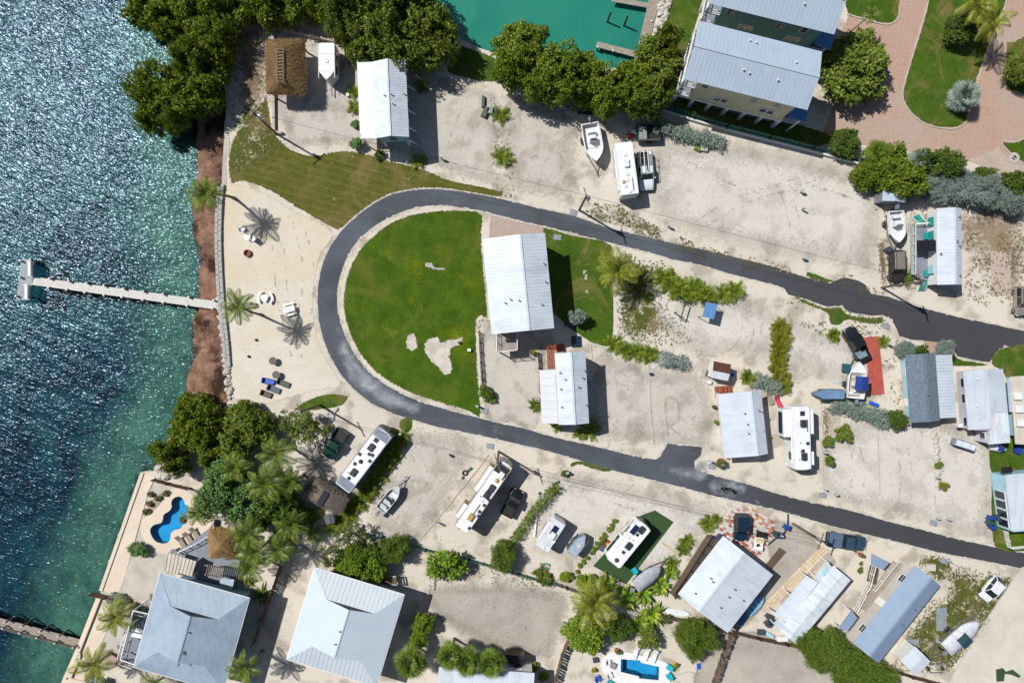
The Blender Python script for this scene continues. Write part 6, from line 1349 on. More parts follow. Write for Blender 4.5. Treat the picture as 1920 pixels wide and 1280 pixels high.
# ------------------------------------------------------------------ boats
GEL = mk('white_gelcoat', (240, 242, 244), (226, 230, 232), 1.5, .3, coat=.4); INNER = mk('cockpit_white', (226, 228, 230), (206, 208, 212), 2, .5); BLUEC = mk('blue_canvas', (24, 62, 148), (18, 50, 124), 3, .7); GREYC = mk('grey_cover', (176, 180, 188), (150, 154, 164), 2, .8, bump=.4, bsc=3); TEALC = mk('teal_canvas', (36, 72, 82), (28, 60, 70), 3, .7); MOTOR = mk('outboard_cowl', (150, 158, 168), (120, 128, 140), 3, .35, .2)
def hull_w(t, beam, full=.55):
    """half width at t (0 stern .. 1 bow)"""
    return beam / 2 * (.93 + .07 * min(1, t / .3)) * (1 - max(0, (t - full) / (1 - full)) ** 2.3) if t < 1 else 0.0
def boat(label, stern, bow, beam, mat=None, cover=None, console=True, motor=True, trailer=True, zb=.55, depth=1.0, canopy=None, seats=0, name='boat', cat='boat', deck=.62, inner=None, extra=None, motor_mat=None):
    zt = zb + depth; S, Bw = P(*stern, zt), P(*bow, zt); d = Bw - S; l = Vector((d.x, d.y)).length
    o = thing(name, label, cat, (S.x, S.y, 0), math.atan2(d.y, d.x)); mat = mat or GEL; n = 11; rings = []
    for i in range(n):
        t = i / (n - 1) * .995; hw = max(.03, hull_w(t, beam)); sh = zt + .22 * t ** 2 * depth; x = t * l
        rings.append([(x, 0, zb + .45 * t ** 4 * depth), (x, hw * .72, zb + .3 * depth + .3 * t ** 3 * depth), (x, hw, sh), (x, hw - .10 if hw > .2 else hw * .5, sh + .02), (x, hw - .14 if hw > .2 else hw * .4, sh - .02), (x, 0, sh - .03), (x, -(hw - .14 if hw > .2 else hw * .4), sh - .02), (x, -(hw - .10 if hw > .2 else hw * .5), sh + .02), (x, -hw, sh), (x, -hw * .72, zb + .3 * depth + .3 * t ** 3 * depth)])
    if cover:
        MB().loft(rings).build('hull', mat, o, fix=True)
        cr = []
        for i in range(n):
            t = i / (n - 1) * .99; hw = max(.03, hull_w(t, beam)) + .03; sh = zt + .22 * t ** 2 * depth; x = t * l; pk = .42 * math.sin(math.pi * min(1, t * .9 + .12)) + .05 * math.sin(i * 2.1)
            cr.append([(x, -hw, sh - .12), (x, -hw * .98, sh + .03), (x, -hw * .45, sh + pk * .75), (x, 0, sh + pk), (x, hw * .45, sh + pk * .75), (x, hw * .98, sh + .03), (x, hw, sh - .12), (x, 0, sh - .1)])
        MB().loft(cr).build('cover', cover, o, fix=True, smooth=True)
    else:
        # open boat: cockpit cut into the deck up to `deck` of the length
        op = []
        for r in rings:
            t = r[0][0] / l
            if t < deck: q = list(r); fl = zb + .30 * depth; w_ = abs(r[4][1]) - .02; q[4] = (r[0][0], w_, fl + .02); q[5] = (r[0][0], 0, fl); q[6] = (r[0][0], -w_, fl + .02); op.append(q)
            else: op.append(r)
        MB().loft(op).build('hull', mat, o, fix=True)
        hwc = hull_w(.2, beam) - .2
        MB().b(.15, deck * l - .25, -hwc, hwc, zb + .30 * depth + .025, zb + .30 * depth + .05).build('cockpit_floor', inner or INNER, o)
        if console:
            x = l * .38; co_ = MB().b(x - .3, x + .45, -.42, .42, zb + .3 * depth, zt + .35).b(x - .25, x + .2, -.45, .45, zt + .35, zt + .42).build('console', mat, o, bevel=.04)
            MB().box((x + .42, 0, zt + .55), (.06, .84, .4), M=Matrix.Rotation(-.4, 3, 'Y')).build('windscreen', CARGLASS, co_)
            MB().b(x - 1.1, x - .65, -.45, .45, zb + .3 * depth, zt + .15).build('seat', mat, o, bevel=.04)
        for i in range(seats): x = l * (.12 + .22 * i); MB().b(x - .16, x + .2, -hwc, hwc, zb + .55 * depth, zb + .63 * depth).build('thwart', mat, o)
    tr_ = MB().b(-.06, .06, -hull_w(0, beam) * .96, hull_w(0, beam) * .96, zb + .1, zt - .02).build('transom', mat, o)
    if motor:
        mo = MB().loft([[(-.75 + a * e, b * e2, z) for a, b in ((0, -.2), (.5, -.17), (.6, 0), (.5, .17), (0, .2), (-.12, 0))] for z, e, e2 in ((zt - .1, .8, .8), (zt + .05, 1, 1), (zt + .4, 1, 1), (zt + .52, .7, .7))]).build('outboard_motor', motor_mat or MOTOR, o, fix=True)
        MB().b(-.55, -.35, -.06, .06, zb - .3, zt).build('lower_unit', DARKM, mo)
    if canopy:
        m_, u, lw, ww, zc = canopy; mb = MB(); x = u * l
        mb.loft([[(x - lw / 2, -ww / 2, zc), (x - lw / 2, 0, zc + .12), (x - lw / 2, ww / 2, zc), (x - lw / 2, 0, zc + .06)], [(x, -ww / 2, zc + .06), (x, 0, zc + .2), (x, ww / 2, zc + .06), (x, 0, zc + .14)], [(x + lw / 2, -ww / 2, zc), (x + lw / 2, 0, zc + .12), (x + lw / 2, ww / 2, zc), (x + lw / 2, 0, zc + .06)]]).build('bimini', m_, o, fix=True)
        fr = MB()
        for s in (-1, 1):
            for q in (-1, 1): fr.bar((x + q * lw * .45, s * ww * .48, zc), (x + q * lw * .2, s * ww * .46, zt), .04)
        fr.build('bimini_frame', STEEL, o)
    if trailer:
        t_ = thing('boat_trailer', 'steel trailer carrying the ' + label.split(' on ')[0].split(' beside ')[0].split(' with ')[0], 'trailer', (S.x, S.y, 0), math.atan2(d.y, d.x))
        f = MB()
        for s in (-1, 1): f.bar((.2, s * beam * .36, .42), (l * .72, s * beam * .36, .42), .1); f.bar((l * .72, s * beam * .36, .42), (l + .9, 0, .42), .1)
        for x in (.3, l * .35, l * .7): f.bar((x, -beam * .36, .42), (x, beam * .36, .42), .09)
        f.bar((l * .35, -beam * .5, .3), (l * .35, beam * .5, .3), .08); f.bar((l + .8, 0, .42), (l + 1.6, 0, .42), .1)
        for s in (-1, 1): f.bar((.4, s * beam * .25, zb - .03), (l * .6, s * beam * .25, zb - .03), .12, .06)
        f.build('frame', STEEL, t_)
        for s in (-1, 1):
            wheel(t_, l * .35, s * (beam * .5 + .04), .32, .8); MB().b(l * .35 - .42, l * .35 + .42, s * (beam * .5 + .04) - .13, s * (beam * .5 + .04) + .13, .67, .71).build('mudguard', DARKM, t_)
        MB().cyl((l + 1.2, .12, 0), (l + 1.2, .12, .6), .04).build('jack', DARKM, t_)
    if extra: extra(o, l, zt)
    return o
boat('white fishing boat on a trailer beside the long white travel trailer', (1106, 231), (1118.5, 303), 2.5, console=True, depth=1.15, zb=.7, deck=.64)
boat('white open boat on a trailer parked ahead of the brown wagon', (1681, 396), (1685, 455), 2.2, seats=0, depth=1.0, zb=.6, deck=.72)
boat('white and blue boat with a blue bimini behind the black pickup', (1605, 746), (1611, 678), 2.4, seats=1, depth=1.0, canopy=(BLUEC, .42, 1.8, 1.75, 2.7), inner=mk('tan_cockpit', (196, 178, 150), (170, 152, 126), 3, .6))
boat('small grey skiff with red cushion beside the areca hedge', (713, 956), (749, 911), 1.7, mk('grey_gelcoat', (206, 210, 212), (188, 192, 196), 2, .4), depth=.75, zb=.5, deck=.75, extra=lambda o, l, zt: MB().b(l * .14, l * .22, -.1, .32, zt - .2, zt + .02).build('cushion', mk('red_cushion', (204, 50, 40), (170, 36, 30), 4, .6), o))
boat('grey covered skiff on a trailer beside the banana clump', (1192, 1100), (1238, 1063), 1.9, cover=GREYC, depth=.8)
boat('white covered boat with a dark teal bimini on the weedy verge', (1776, 1217), (1834, 1165), 2.3, cover=mk('white_cover', (212, 214, 222), (186, 190, 200), 2, .8, bump=.4, bsc=3), depth=1.0, canopy=(TEALC, .42, 1.5, 1.6, 2.5), trailer=True)
boat('green canoe under the trees by the rubble heap', (1086, 208), (1137, 211), .95, mk('green_canoe', (20, 128, 108), (14, 104, 90), 3, .4), console=False, motor=False, trailer=False, zb=.05, depth=.4, deck=.9, seats=2, name='canoe', inner=mk('dark_green_inner', (12, 84, 74), (8, 66, 60), 3, .6))
boat('pale blue rowing boat in the shade beside the big white roof', (1402, 1149), (1432, 1118), 1.35, mk('pale_blue_hull', (150, 196, 226), (130, 176, 208), 3, .4), console=False, motor=False, trailer=False, zb=.05, depth=.55, deck=.9, seats=3, name='rowing_boat', inner=mk('pale_blue_in', (110, 160, 200), (96, 144, 184), 3, .5))
boat('blue kayak in the shade behind the pale blue rowing boat', (1388, 1171), (1397, 1148), .8, mk('blue_kayak', (60, 130, 190), (44, 108, 168), 3, .4), console=False, motor=False, trailer=False, zb=.03, depth=.3, deck=.0, name='kayak')
boat('white kayak leaning by the slatted fence below the big white roof', (1252, 1145), (1294, 1151), .85, console=False, motor=False, trailer=False, zb=.05, depth=.3, deck=0, name='kayak')
boat('white jet ski with blue cover beside the flat-roofed mobile home', (1858, 837), (1886, 843), .9, motor=False, console=False, trailer=False, zb=.1, depth=.45, cover=mk('jetski_white', (226, 230, 236), (200, 206, 214), 3, .4), name='jet_ski', extra=lambda o, l, zt: MB().b(l * .35, l * .75, -.28, .28, zt + .3, zt + .55).build('seat', BLUEC, o, bevel=.06))
boat('blue kayak among the pool toys at the bottom edge', (1650, 1268), (1680, 1275), .8, mk('cyan_kayak', (120, 196, 226), (100, 176, 206), 3, .4), console=False, motor=False, trailer=False, zb=.03, depth=.3, deck=0, name='kayak')
# empty boat trailer frame
et = thing('boat_trailer', 'empty steel boat trailer beside the white shed', 'trailer', P(1750, 1245), ang((1752, 1255), (1750, 1200)))
f = MB(); a = 1.0
for s in (-1, 1): f.tube([(-1.0, s * .75, .45), (1.2, s * .75, .45), (2.2, s * .45, .45), (3.4, 0, .45)], .05, 6)
for x in (-.9, .3, 1.4): f.bar((x, -.75, .45), (x, .75, .45), .08)
f.bar((3.2, 0, .45), (4.2, 0, .45), .1); f.build('frame', STEEL, et)
for s in (-1, 1): wheel(et, -.4, s * .95, .3, .8)
# golf cart
gc = thing('golf_cart', 'white golf cart with a dark cargo tray on the patchwork paving', 'golf cart', P(1421, 1012), R(-100))
MB().b(-1.1, 1.15, -.6, .6, .3, .55).b(.6, 1.15, -.55, .55, .55, .85).build('body', TRIM, gc, bevel=.05); MB().b(-.35, .15, -.52, .52, .55, .85).build('seat', mk('cream_seat', (222, 206, 160), (200, 184, 140), 3, .6), gc)
MB().b(-.42, -.32, -.52, .52, .85, 1.2).build('backrest', mk('cream_seat', (222, 206, 160)), gc); MB().b(-1.35, -.55, -.62, .62, .62, .72).b(-1.35, -.55, -.66, -.60, .72, .95).b(-1.35, -.55, .60, .66, .72, .95).build('cargo_tray', DARKM, gc)
MB().cyl((.6, -.25, .8), (.35, -.25, 1.05), .16, .16, 10).build('steering_wheel', DARKM, gc)
for x in (-.75, .8):
    for s in (-1, 1): wheel(gc, x, s * .52, .24, .8)
# ------------------------------------------------------------------ shoreline: seawall, rocks, pier, docks
BLOCK = mk('seawall_block', (190, 188, 184), (160, 158, 154), 2.5, .9, bump=.4); ROCKM = mk('pale_rock', (212, 206, 196), (176, 170, 160), 3, .95, bump=.6); PIERM = mk('pale_pier_deck', (220, 218, 213), (206, 203, 198), 1.0, .8, stretch=(6, 1, 1)); PIERG = mk('grey_pier_deck', (170, 176, 182), (154, 160, 168), 1.0, .8)
def line_pts(px, step): return resample(PP(px), step, False)
wall_line = [(416, 345), (412, 390), (410.5, 450), (413, 520), (417, 575), (424, 640), (428, 690)]
sw = thing('seawall', 'low seawall of grey blocks along the top of the beach', 'wall', P(413, 450))
BM = MB().box((0, 0, .14), (.66, .40, .5)).mesh('block'); BM.materials.append(BLOCK)
pts = line_pts(smooth_poly(wall_line, False, 5), .05); acc = 0; k = 0; step = .70
for i in range(1, len(pts)):
    acc += (pts[i] - pts[i - 1]).length
    if acc >= step:
        acc -= step; d = pts[i] - pts[i - 1]; a = math.atan2(d.y, d.x); n = Vector((-math.sin(a), math.cos(a), 0)); k += 1
        for s in (-1, 1):
            q = pts[i] + n * s * .23 - Vector(sw.location) - d.normalized() * (.35 if s > 0 else 0)
            child('block', BM, sw, (q.x, q.y, rnd.uniform(-.04, .03)), (0, 0, a + rnd.uniform(-.05, .05)), (rnd.uniform(.94, 1.02), 1, 1))
sheet('wall_footing', smooth_poly([(422, 226), (428, 232), (430, 280), (424, 300), (425, 342), (416, 346), (418, 300), (420, 260)], True, 3), .03, CONC, smooth=False)
def rock_mesh(seed):
    rg = random.Random(seed); bm = bmesh.new(); bmesh.ops.create_icosphere(bm, subdivisions=2, radius=.5)
    for v in bm.verts:
        f = 1 + .38 * mnoise.noise(v.co * 2.2 + Vector((seed * 3.1, 0, 0))) + .15 * mnoise.noise(v.co * 5 + Vector((0, seed, 0))); v.co = v.co * f; v.co.z *= .7
    me = bpy.data.meshes.new('rock'); bm.to_mesh(me); bm.free(); me.materials.append(ROCKM); return me
ROCKS = [rock_mesh(i) for i in range(6)]
def riprap(label, px, n, s0, s1, wid, z=0.0, name='rock_edging'):
    c = P(*px[0]); o = thing(name, label, 'rocks', c); pts = line_pts(px, .05)
    for i in range(n):
        p = pts[int(rnd.random() * (len(pts) - 1))] + Vector((rnd.uniform(-wid, wid), rnd.uniform(-wid, wid), 0)) - c; s = rnd.uniform(s0, s1)
        child('rock', rnd.choice(ROCKS), o, (p.x, p.y, z + s * .12), (rnd.uniform(-.4, .4), rnd.uniform(-.4, .4), rnd.uniform(0, 6.28)), (s, s * rnd.uniform(.7, 1), s))
    return o
riprap('pale boulders piled at the foot of the seawall by the beach', [(413, 560), (416, 610), (420, 660), (425, 690), (429, 720), (430, 745)], 70, .35, .85, .35)
riprap('white rocks on the shore above the pool deck', [(296, 882), (315, 878), (335, 880), (350, 884)], 34, .5, 1.3, .9)
riprap('rocks at the foot of the pool seawall', [(266, 888), (240, 960), (215, 1030), (192, 1098)], 40, .4, .95, .25, WATER_Z)
riprap('white riprap between the boardwalk and the lawn', [(1250, -10), (1244, 20), (1238, 42), (1232, 60)], 60, .4, 1.0, .6)
riprap('rubble heap beside the green canoe', [(1050, 198), (1062, 205), (1078, 212)], 34, .3, .7, .4)
riprap('pale rubble strip between two sand lots', [(1750, 812), (1756, 840), (1757, 870), (1758, 880), (1758, 915)], 60, .35, .9, .3)
riprap('stones edging the gravel drive north of the lawn fence', [(921, 598), (898, 600), (897, 622)], 26, .22, .4, .08)
riprap('dark stones between the gravel lot and the white hip-roofed house', [(818, 1070), (810, 1095), (806, 1110), (798, 1135)], 26, .3, .7, .25)
riprap('rocks under the thin tree by the dark green pickup', [(575, 835), (600, 815), (590, 850), (570, 845)], 46, .3, .9, 1.1)
riprap('pale rocks round the leaning pole by the small lawn', [(600, 790), (622, 775), (640, 765)], 18, .3, .7, .4)
def piles(root, px, z0, z1, r=.13, mat=None, cap=True):
    for a, b in px:
        p = L_of(root, a, b, z1); MB().cyl((p.x, p.y, z0), (p.x, p.y, z1), r, n=10).build('pile', mat or WOODP, root)
        if cap: MB().cyl((p.x, p.y, z1), (p.x, p.y, z1 + .1), r * 1.15, .02, 10).build('pile_cap', TRIM, root)
pier = thing('pier', 'long pale pier with a T-shaped head reaching into the bay', 'pier', P(240, 550))
plank_deck(pier, [(64, 519), (416, 566), (412, 581), (60, 534)], .25, 88, PIERM, .1)
plank_deck(pier, [(40, 486), (30, 562), (56, 563), (66, 486)], .25, 22, PIERG, .1)
for q in ([(64, 520), (415, 567)], [(61, 533), (412, 580)]):
    a, b = L_of(pier, *q[0], .1), L_of(pier, *q[1], .1); MB().bar((a.x, a.y, .06), (b.x, b.y, .06), .12, .2).build('beam', WOODP, pier)
ups = [(92, 522), (128, 527), (162, 531), (194, 535), (231, 541), (268, 546), (305, 551), (353, 557), (400, 563)]; dns = [(90, 539), (124, 543), (158, 548), (194, 553), (228, 557), (267, 562), (305, 567), (350, 573), (398, 578)]
piles(pier, ups + dns + [(37, 489), (8, 520) if 0 else (36, 520), (29, 555), (56, 487)], -3, .75, .14)
for (a, b) in ((60, 504), (54, 547)):
    p = L_of(pier, a, b, .4); be = MB()
    for i in range(4): be.box((p.x - .25 + i * .16, p.y, .72), (.13, 1.9, .05))
    for i in range(3): be.box((p.x + .34, p.y, .82 + i * .16), (.05, 1.9, .12))
    for s in (-1, 1): be.box((p.x - .2, p.y + s * .8, .48), (.08, .08, .46)); be.box((p.x + .3, p.y + s * .8, .7), (.08, .08, .9)); be.box((p.x, p.y + s * .92, .95), (.65, .08, .05))
    be.build('bench', TRIM, pier)
dock = thing('dock', 'weathered wooden dock with rail at the southwest corner', 'dock', P(70, 1185))
plank_deck(dock, [(-60, 1142), (150, 1198), (143, 1214), (-60, 1162)], .15, 50, DECKW, .08)
piles(dock, [(8, 1167), (40, 1174), (74, 1184), (108, 1193)] + [(4, 1178), (36, 1187), (68, 1196), (102, 1206), (136, 1214)], -3, 1.1, .11)
for off in (0, .25):
    a, b = L_of(dock, -40, 1168, .9), L_of(dock, 138, 1216, .9); MB().bar((a.x, a.y, .6 + off), (b.x, b.y, .6 + off), .06, .1).build('rail', WOODP, dock)
bwk = thing('boardwalk', 'weathered boardwalk and finger docks along the harbour basin', 'boardwalk', P(1215, 60))
plank_deck(bwk, [(1226, -40), (1188, 120), (1206, 128), (1246, -40)], .15, 44, DECKW, .08)
plank_deck(bwk, [(1120, 78), (1196, 97), (1193, 108), (1117, 88)], .10, 22, DECKW, .08); plank_deck(bwk, [(1150, -6), (1224, 7), (1221, 16), (1146, 3)], .10, 22, DECKW, .08)
piles(bwk, [(1121, 88), (1150, 95), (1222, 40), (1208, 90), (1192, 118)], -3, .3, .12)
for a, b, l in ((1137, 44, 'leaning piling standing alone in the harbour basin, western one'), (1168, 51, 'leaning piling standing alone in the harbour basin, eastern one')):
    p = P(a, b, -.8); tag(MB().cyl((0, 0, -3), (.25, .35, 1.6), .14, .12, 10).build('piling', mk('dark_piling', (74, 60, 48), (54, 44, 36), 3, .9), loc=(p.x, p.y, 0)), l, 'piling')

# ------------------------------------------------------------------ pools and terraces
WHITED = mk('white_pool_deck', (240, 240, 238), (226, 226, 226), .8, .6)
def pool_water():
    s = NT('pool_water'); co = s.coord(True); s.t.nodes.remove(s.b)
    bp = s.n('Bump'); bp.inputs['Strength'].default_value = .5; bp.inputs['Distance'].default_value = .05; s.l(s.noise(co, 2.2, 3), bp.inputs['Height'])
    gl = s.n('BsdfGlossy'); gl.inputs['Roughness'].default_value = .08; s.l(bp.outputs[0], gl.inputs['Normal']); tr = s.n('BsdfTransparent'); tr.inputs[0].default_value = (.42, .80, .95, 1)
    mx = s.n('MixShader'); mx.inputs[0].default_value = .035; s.l(tr.outputs[0], mx.inputs[1]); s.l(gl.outputs[0], mx.inputs[2]); s.l(mx.outputs[0], s.out.inputs[0]); return s.m
POOLW = pool_water(); POOLS = mk('pool_plaster', (96, 192, 232), (80, 178, 222), 1.0, .6)
def pool(label, px, deck_px, ztop, deckm, depth=1.4, steps=None, smooth_deck=False):
    o = thing('swimming_pool', label, 'pool', P(*mid(*px))); inv = o.matrix_basis.inverted(); q = [inv @ p for p in PP(px)]; n = len(q)
    mb = MB(); vs = [Vector((p.x, p.y, z)) for z in (ztop - .02, -depth) for p in q]; fs = [(i, (i + 1) % n, n + (i + 1) % n, n + i) for i in range(n)]
    ar = sum(q[i].x * q[(i + 1) % n].y - q[(i + 1) % n].x * q[i].y for i in range(n))
    for t in tessellate_polygon([[Vector((p.x, p.y, 0)) for p in q]]): fs.append(tuple(n + i for i in t))
    mb.add(vs, fs).build('pool_shell', POOLS, o, fix=True)
    MB().add([Vector((p.x, p.y, ztop - .16)) for p in q], [tuple(t) for t in tessellate_polygon([[Vector((p.x, p.y, 0)) for p in q]])]).build('pool_water', POOLW, o)
    dk = [inv @ p for p in PP(smooth_poly(deck_px) if smooth_deck else deck_px)]
    MB().prism([(p.x, p.y) for p in dk], .005, ztop, holes=[[(p.x, p.y) for p in q]]).build('deck', deckm, o, fix=True)
    return o
pool('kidney-shaped blue pool on the cream seaside terrace', POOL1, [(330, 914), (352, 920), (372, 936), (398, 966), (400, 985), (380, 1005), (350, 1022), (322, 1036), (296, 1034), (275, 1016), (266, 1000), (266, 976), (282, 962), (300, 946), (312, 926)], .12, CREAM, depth=.85, smooth_deck=True)
po2 = pool('stepped rectangular blue pool in a white rounded deck', POOL2, [(1147, 1222), (1163, 1219), (1190, 1225), (1235, 1236), (1252, 1244), (1257, 1262), (1254, 1282), (1230, 1290), (1173, 1282), (1144, 1271), (1130, 1256), (1127, 1242), (1136, 1228)], .12, WHITED, smooth_deck=True)
for i in range(3): a = L_of(po2, 1166 + i * 2.2, 1246 + i * .6, 0); MB().b(a.x - .08, a.x + .08, a.y - .85, a.y + .8, -1.3, -.15 - i * .25).build('step', POOLS, po2)
slab('seaside_walk', [(268, 884), (292, 893), (279, 920), (232, 1090), (222, 1112), (190, 1106)], .004, .08, CREAM)
slab('terrace', [(292, 896), (360, 916), (388, 950), (392, 1010), (340, 1050), (312, 1075), (290, 1130), (215, 1112), (228, 1100)], .003, .055, CONC, holes=(POOL1,))
slab('seaside_walk', [(186, 1116), (226, 1124), (180, 1230), (160, 1290), (110, 1290)], .004, .08, CREAM)
slab('terrace', [(226, 1126), (262, 1140), (258, 1230), (180, 1250), (184, 1222)], .003, .06, GREY if 0 else CONC)
slab('paved_border', [(182, 1214), (240, 1226), (236, 1250), (172, 1244)], .003, .075, ROSE)
for px in ([(268, 885), (190, 1106)], [(187, 1114), (126, 1271)], [(126, 1271), (175, 1282)]): edge_ring('seawall_cap', px, .45, -1.2, .22, CREAM)
edge_ring('seawall_cap', [(190, 1118), (150, 1220), (152, 1226), (134, 1268)], .35, .05, .4, CREAM)
slab('rock_bed', [(276, 963), (282, 940), (300, 925), (318, 918), (312, 930), (300, 946), (286, 962), (270, 985), (262, 980)], .056, .10, ground_mat('stony_bed', (176, 160, 142), (120, 104, 90), None, .6, .8, .4))
# timber screen at the head of the terrace
def panels(label, px, h, n, mat, name='fence', cat='fence', th=.06, post=None, gap=.04, slats=0, lean=0.0):
    """fence along a line: one panel per bay between posts; slats>0 splits each bay into boards"""
    a0 = P(*px[0]); o = thing(name, label, cat, a0)
    segs = [(P(*px[i]) - a0, P(*px[i + 1]) - a0) for i in range(len(px) - 1)]; tot = sum((b - a).length for a, b in segs)
    for a, b in segs:
        k = max(1, round(n * (b - a).length / tot)); d = (b - a).normalized()
        for i in range(k):
            p, q = a.lerp(b, i / k), a.lerp(b, (i + 1) / k)
            mb = MB()
            if slats:
                m = max(2, int((q - p).length / slats))
                for j in range(m):
                    u, v = p.lerp(q, j / m) + d * .01, p.lerp(q, (j + 1) / m) - d * gap; mb.bar(u + Vector((0, 0, h * .5)), v + Vector((0, 0, h * .5 + rnd.uniform(-.02, .02))), th * .6, h - .06)
                for z in (.25, .8): mb.bar(p + Vector((0, 0, h * z)) + Vector((-d.y, d.x, 0)) * th * .6, q + Vector((0, 0, h * z)) + Vector((-d.y, d.x, 0)) * th * .6, .05, .09)
            else: mb.bar(p + Vector((0, 0, h * .5 + .02)), q + Vector((0, 0, h * .5 + .02)), th, h - .06)
            mb.build('panel', mat, o)
        for i in range(k + 1):
            p = a.lerp(b, i / k); MB().b(p.x - .06, p.x + .06, p.y - .06, p.y + .06, 0, h + .08).build('post', post or mat, o)
    return o
FW = mk('weathered_fence', (128, 108, 90), (96, 80, 66), 2, .9, stretch=(1, 1, .2)); FBR = mk('brown_fence', (112, 84, 66), (84, 62, 50), 2, .9); FGREY = mk('grey_fence', (150, 142, 132), (122, 114, 106), 2, .9); FWHITE = TRIM
panels('brown timber screen between the rocks and the terrace', [(292, 897), (320, 905), (358, 914)], 1.3, 4, FBR)
panels('brown timber screen across the end of the seaside walk', [(176, 1110), (205, 1116), (222, 1118), (260, 1136), (282, 1142)], 1.3, 5, FBR)
panels('brown board fence beside the shaded driveway', [(563, 968), (545, 1010), (520, 1090), (498, 1150), (480, 1200)], 1.8, 12, FBR, slats=.3)
panels('slatted brown fence west of the rectangular pool', [(1092, 1105), (1088, 1130), (1070, 1180), (1052, 1225), (1036, 1285)], 1.8, 10, FW, slats=.3, gap=.08)
panels('slatted brown fence beside the grey lot', [(1368, 1184), (1352, 1225), (1330, 1290)], 1.8, 6, FW, slats=.3, gap=.08)
panels('brown fence behind the big white roof and kayak', [(1240, 1152), (1290, 1160), (1340, 1172), (1370, 1184)], 1.6, 6, FW, slats=.3)
panels('grey fence behind the trailer home', [(1372, 1180), (1420, 1192), (1470, 1202), (1500, 1208)], 1.5, 6, FBR, slats=.4)
panels('grey board fence at the corner behind the block wall', [(1040, 1090), (1062, 1098), (1090, 1108)], 1.5, 4, FGREY, slats=.3)
panels('brown fence below the white shed', [(1660, 1248), (1700, 1262), (1760, 1278)], 1.5, 4, FBR, slats=.3)
panels('white picket fence along the round lawn', [(897.5, 622), (901, 680), (904, 726)], 1.0, 6, FGREY, slats=.22, gap=.1)
panels('white picket fence west of the red-stair house', [(1007, 660), (1010, 690), (1012, 752)], 1.0, 6, FGREY, slats=.22, gap=.1)
panels('white picket fence beside the turquoise-walled house', [(1881, 994), (1888, 1026), (1925, 1022)], .9, 5, TRIM, slats=.2, gap=.08)
panels('pale timber wall round the thatched shelter yard', [(513, 52), (515, 250), (530, 250)], .5, 8, mk('pink_stone', (206, 186, 172), (184, 164, 152), 2, .9), name='low_wall', cat='wall', th=.35)
panels('pink low wall behind the cargo trailer', [(512, 52), (560, 64), (600, 74), (649, 83), (652, 128)], .6, 8, mk('pink_stone', (206, 186, 172)), name='low_wall', cat='wall', th=.3)
def mesh_green():
    s = NT('green_mesh'); s.color(lin((20, 112, 96))); s.rough(.7)
    tr = s.n('BsdfTransparent'); mx = s.n('MixShader'); mx.inputs[0].default_value = .55; s.l(tr.outputs[0], mx.inputs[1]); s.l(s.b.outputs[0], mx.inputs[2]); s.l(mx.outputs[0], s.out.inputs[0]); return s.m
GMESH = mesh_green()
panels('green mesh fence on top of the white wall by the town houses', [(1240, 203), (1290, 220), (1360, 240), (1440, 260), (1520, 280), (1625, 308)], 1.7, 16, GMESH, th=.02, post=mk('green_post', (16, 92, 80), (12, 76, 66), 3, .6))
panels('low white wall below the green mesh fence', [(1234, 206), (1290, 224), (1360, 244), (1440, 264), (1520, 284), (1622, 312)], .55, 10, W_WHITE, name='low_wall', cat='wall', th=.25)
panels('green mesh fence behind the recreational vehicle lots', [(680, 996), (740, 1012), (800, 1028), (880, 1046), (960, 1070), (1040, 1092)], 1.4, 14, GMESH, th=.02, post=mk('green_post', (16, 92, 80)))
for px in ([(1216, 682), (1219, 760), (1225, 832)], [(1107, 646), (1150, 655)], [(915, 852), (895, 880), (870, 910), (820, 972), (780, 1020)], [(700, 992), (740, 1008), (780, 1020), (830, 1030)], [(1541, 768), (1543, 840), (1543, 914)], [(1645, 798), (1647, 870), (1649, 926)], [(1852, 840), (1855, 920), (1860, 1020)], [(1752, 925), (1754, 966)], [(1905, 1076), (1850, 1160), (1790, 1256)], [(1106, 645), (1110, 672)]):
    edge_ring('kerb', px, .16, 0, .10, CONC)
sheet('concrete_pad', smooth_poly([(1245, 745), (1262, 742), (1275, 755), (1276, 790), (1262, 800), (1278, 815), (1276, 828), (1252, 828), (1248, 800), (1244, 770)], True, 2), .030, ground_mat('stained_concrete', (200, 194, 184), (178, 172, 162), (196, 170, 130), .3, .6, 0, fade=.6, soft=True), fade=.5, smooth=False)
slab('concrete_pad', [(1249, 817), (1280, 815), (1281, 826), (1250, 830)], .006, .05, CONC)
slab('red_concrete_strip', [(1620, 632.5), (1647, 630), (1658, 738), (1632, 741)], .006, .09, ground_mat('red_concrete', (190, 96, 84), (172, 84, 72), None, .25, .5, .15))
sheet('rock_outcrop', [(795, 494), (808, 491), (818, 500), (835, 502), (852, 506), (850, 508), (830, 508), (800, 502)], .036, ground_mat('grey_outcrop', (190, 186, 182), (160, 156, 152), None, .4, .8, 0, fade=.4), fade=.15)
ROUT = ground_mat('limestone_outcrop', (214, 206, 196), (186, 178, 166), None, .35, .5, .1, fade=.9, fscale=1.6)
for px in ([(762, 626), (778, 624), (784, 634), (783, 655), (770, 660), (759, 648)], [(795, 640), (808, 630), (822, 628), (830, 638), (848, 632), (870, 630), (868, 645), (850, 655), (846, 670), (852, 690), (842, 704), (828, 702), (812, 684), (797, 668), (793, 655)], [(1090, 508), (1102, 506), (1104, 522), (1094, 526)], [(1096, 542), (1108, 540), (1106, 554), (1098, 554)]):
    sheet('limestone_outcrop', px, .040, ROUT, fade=.55)
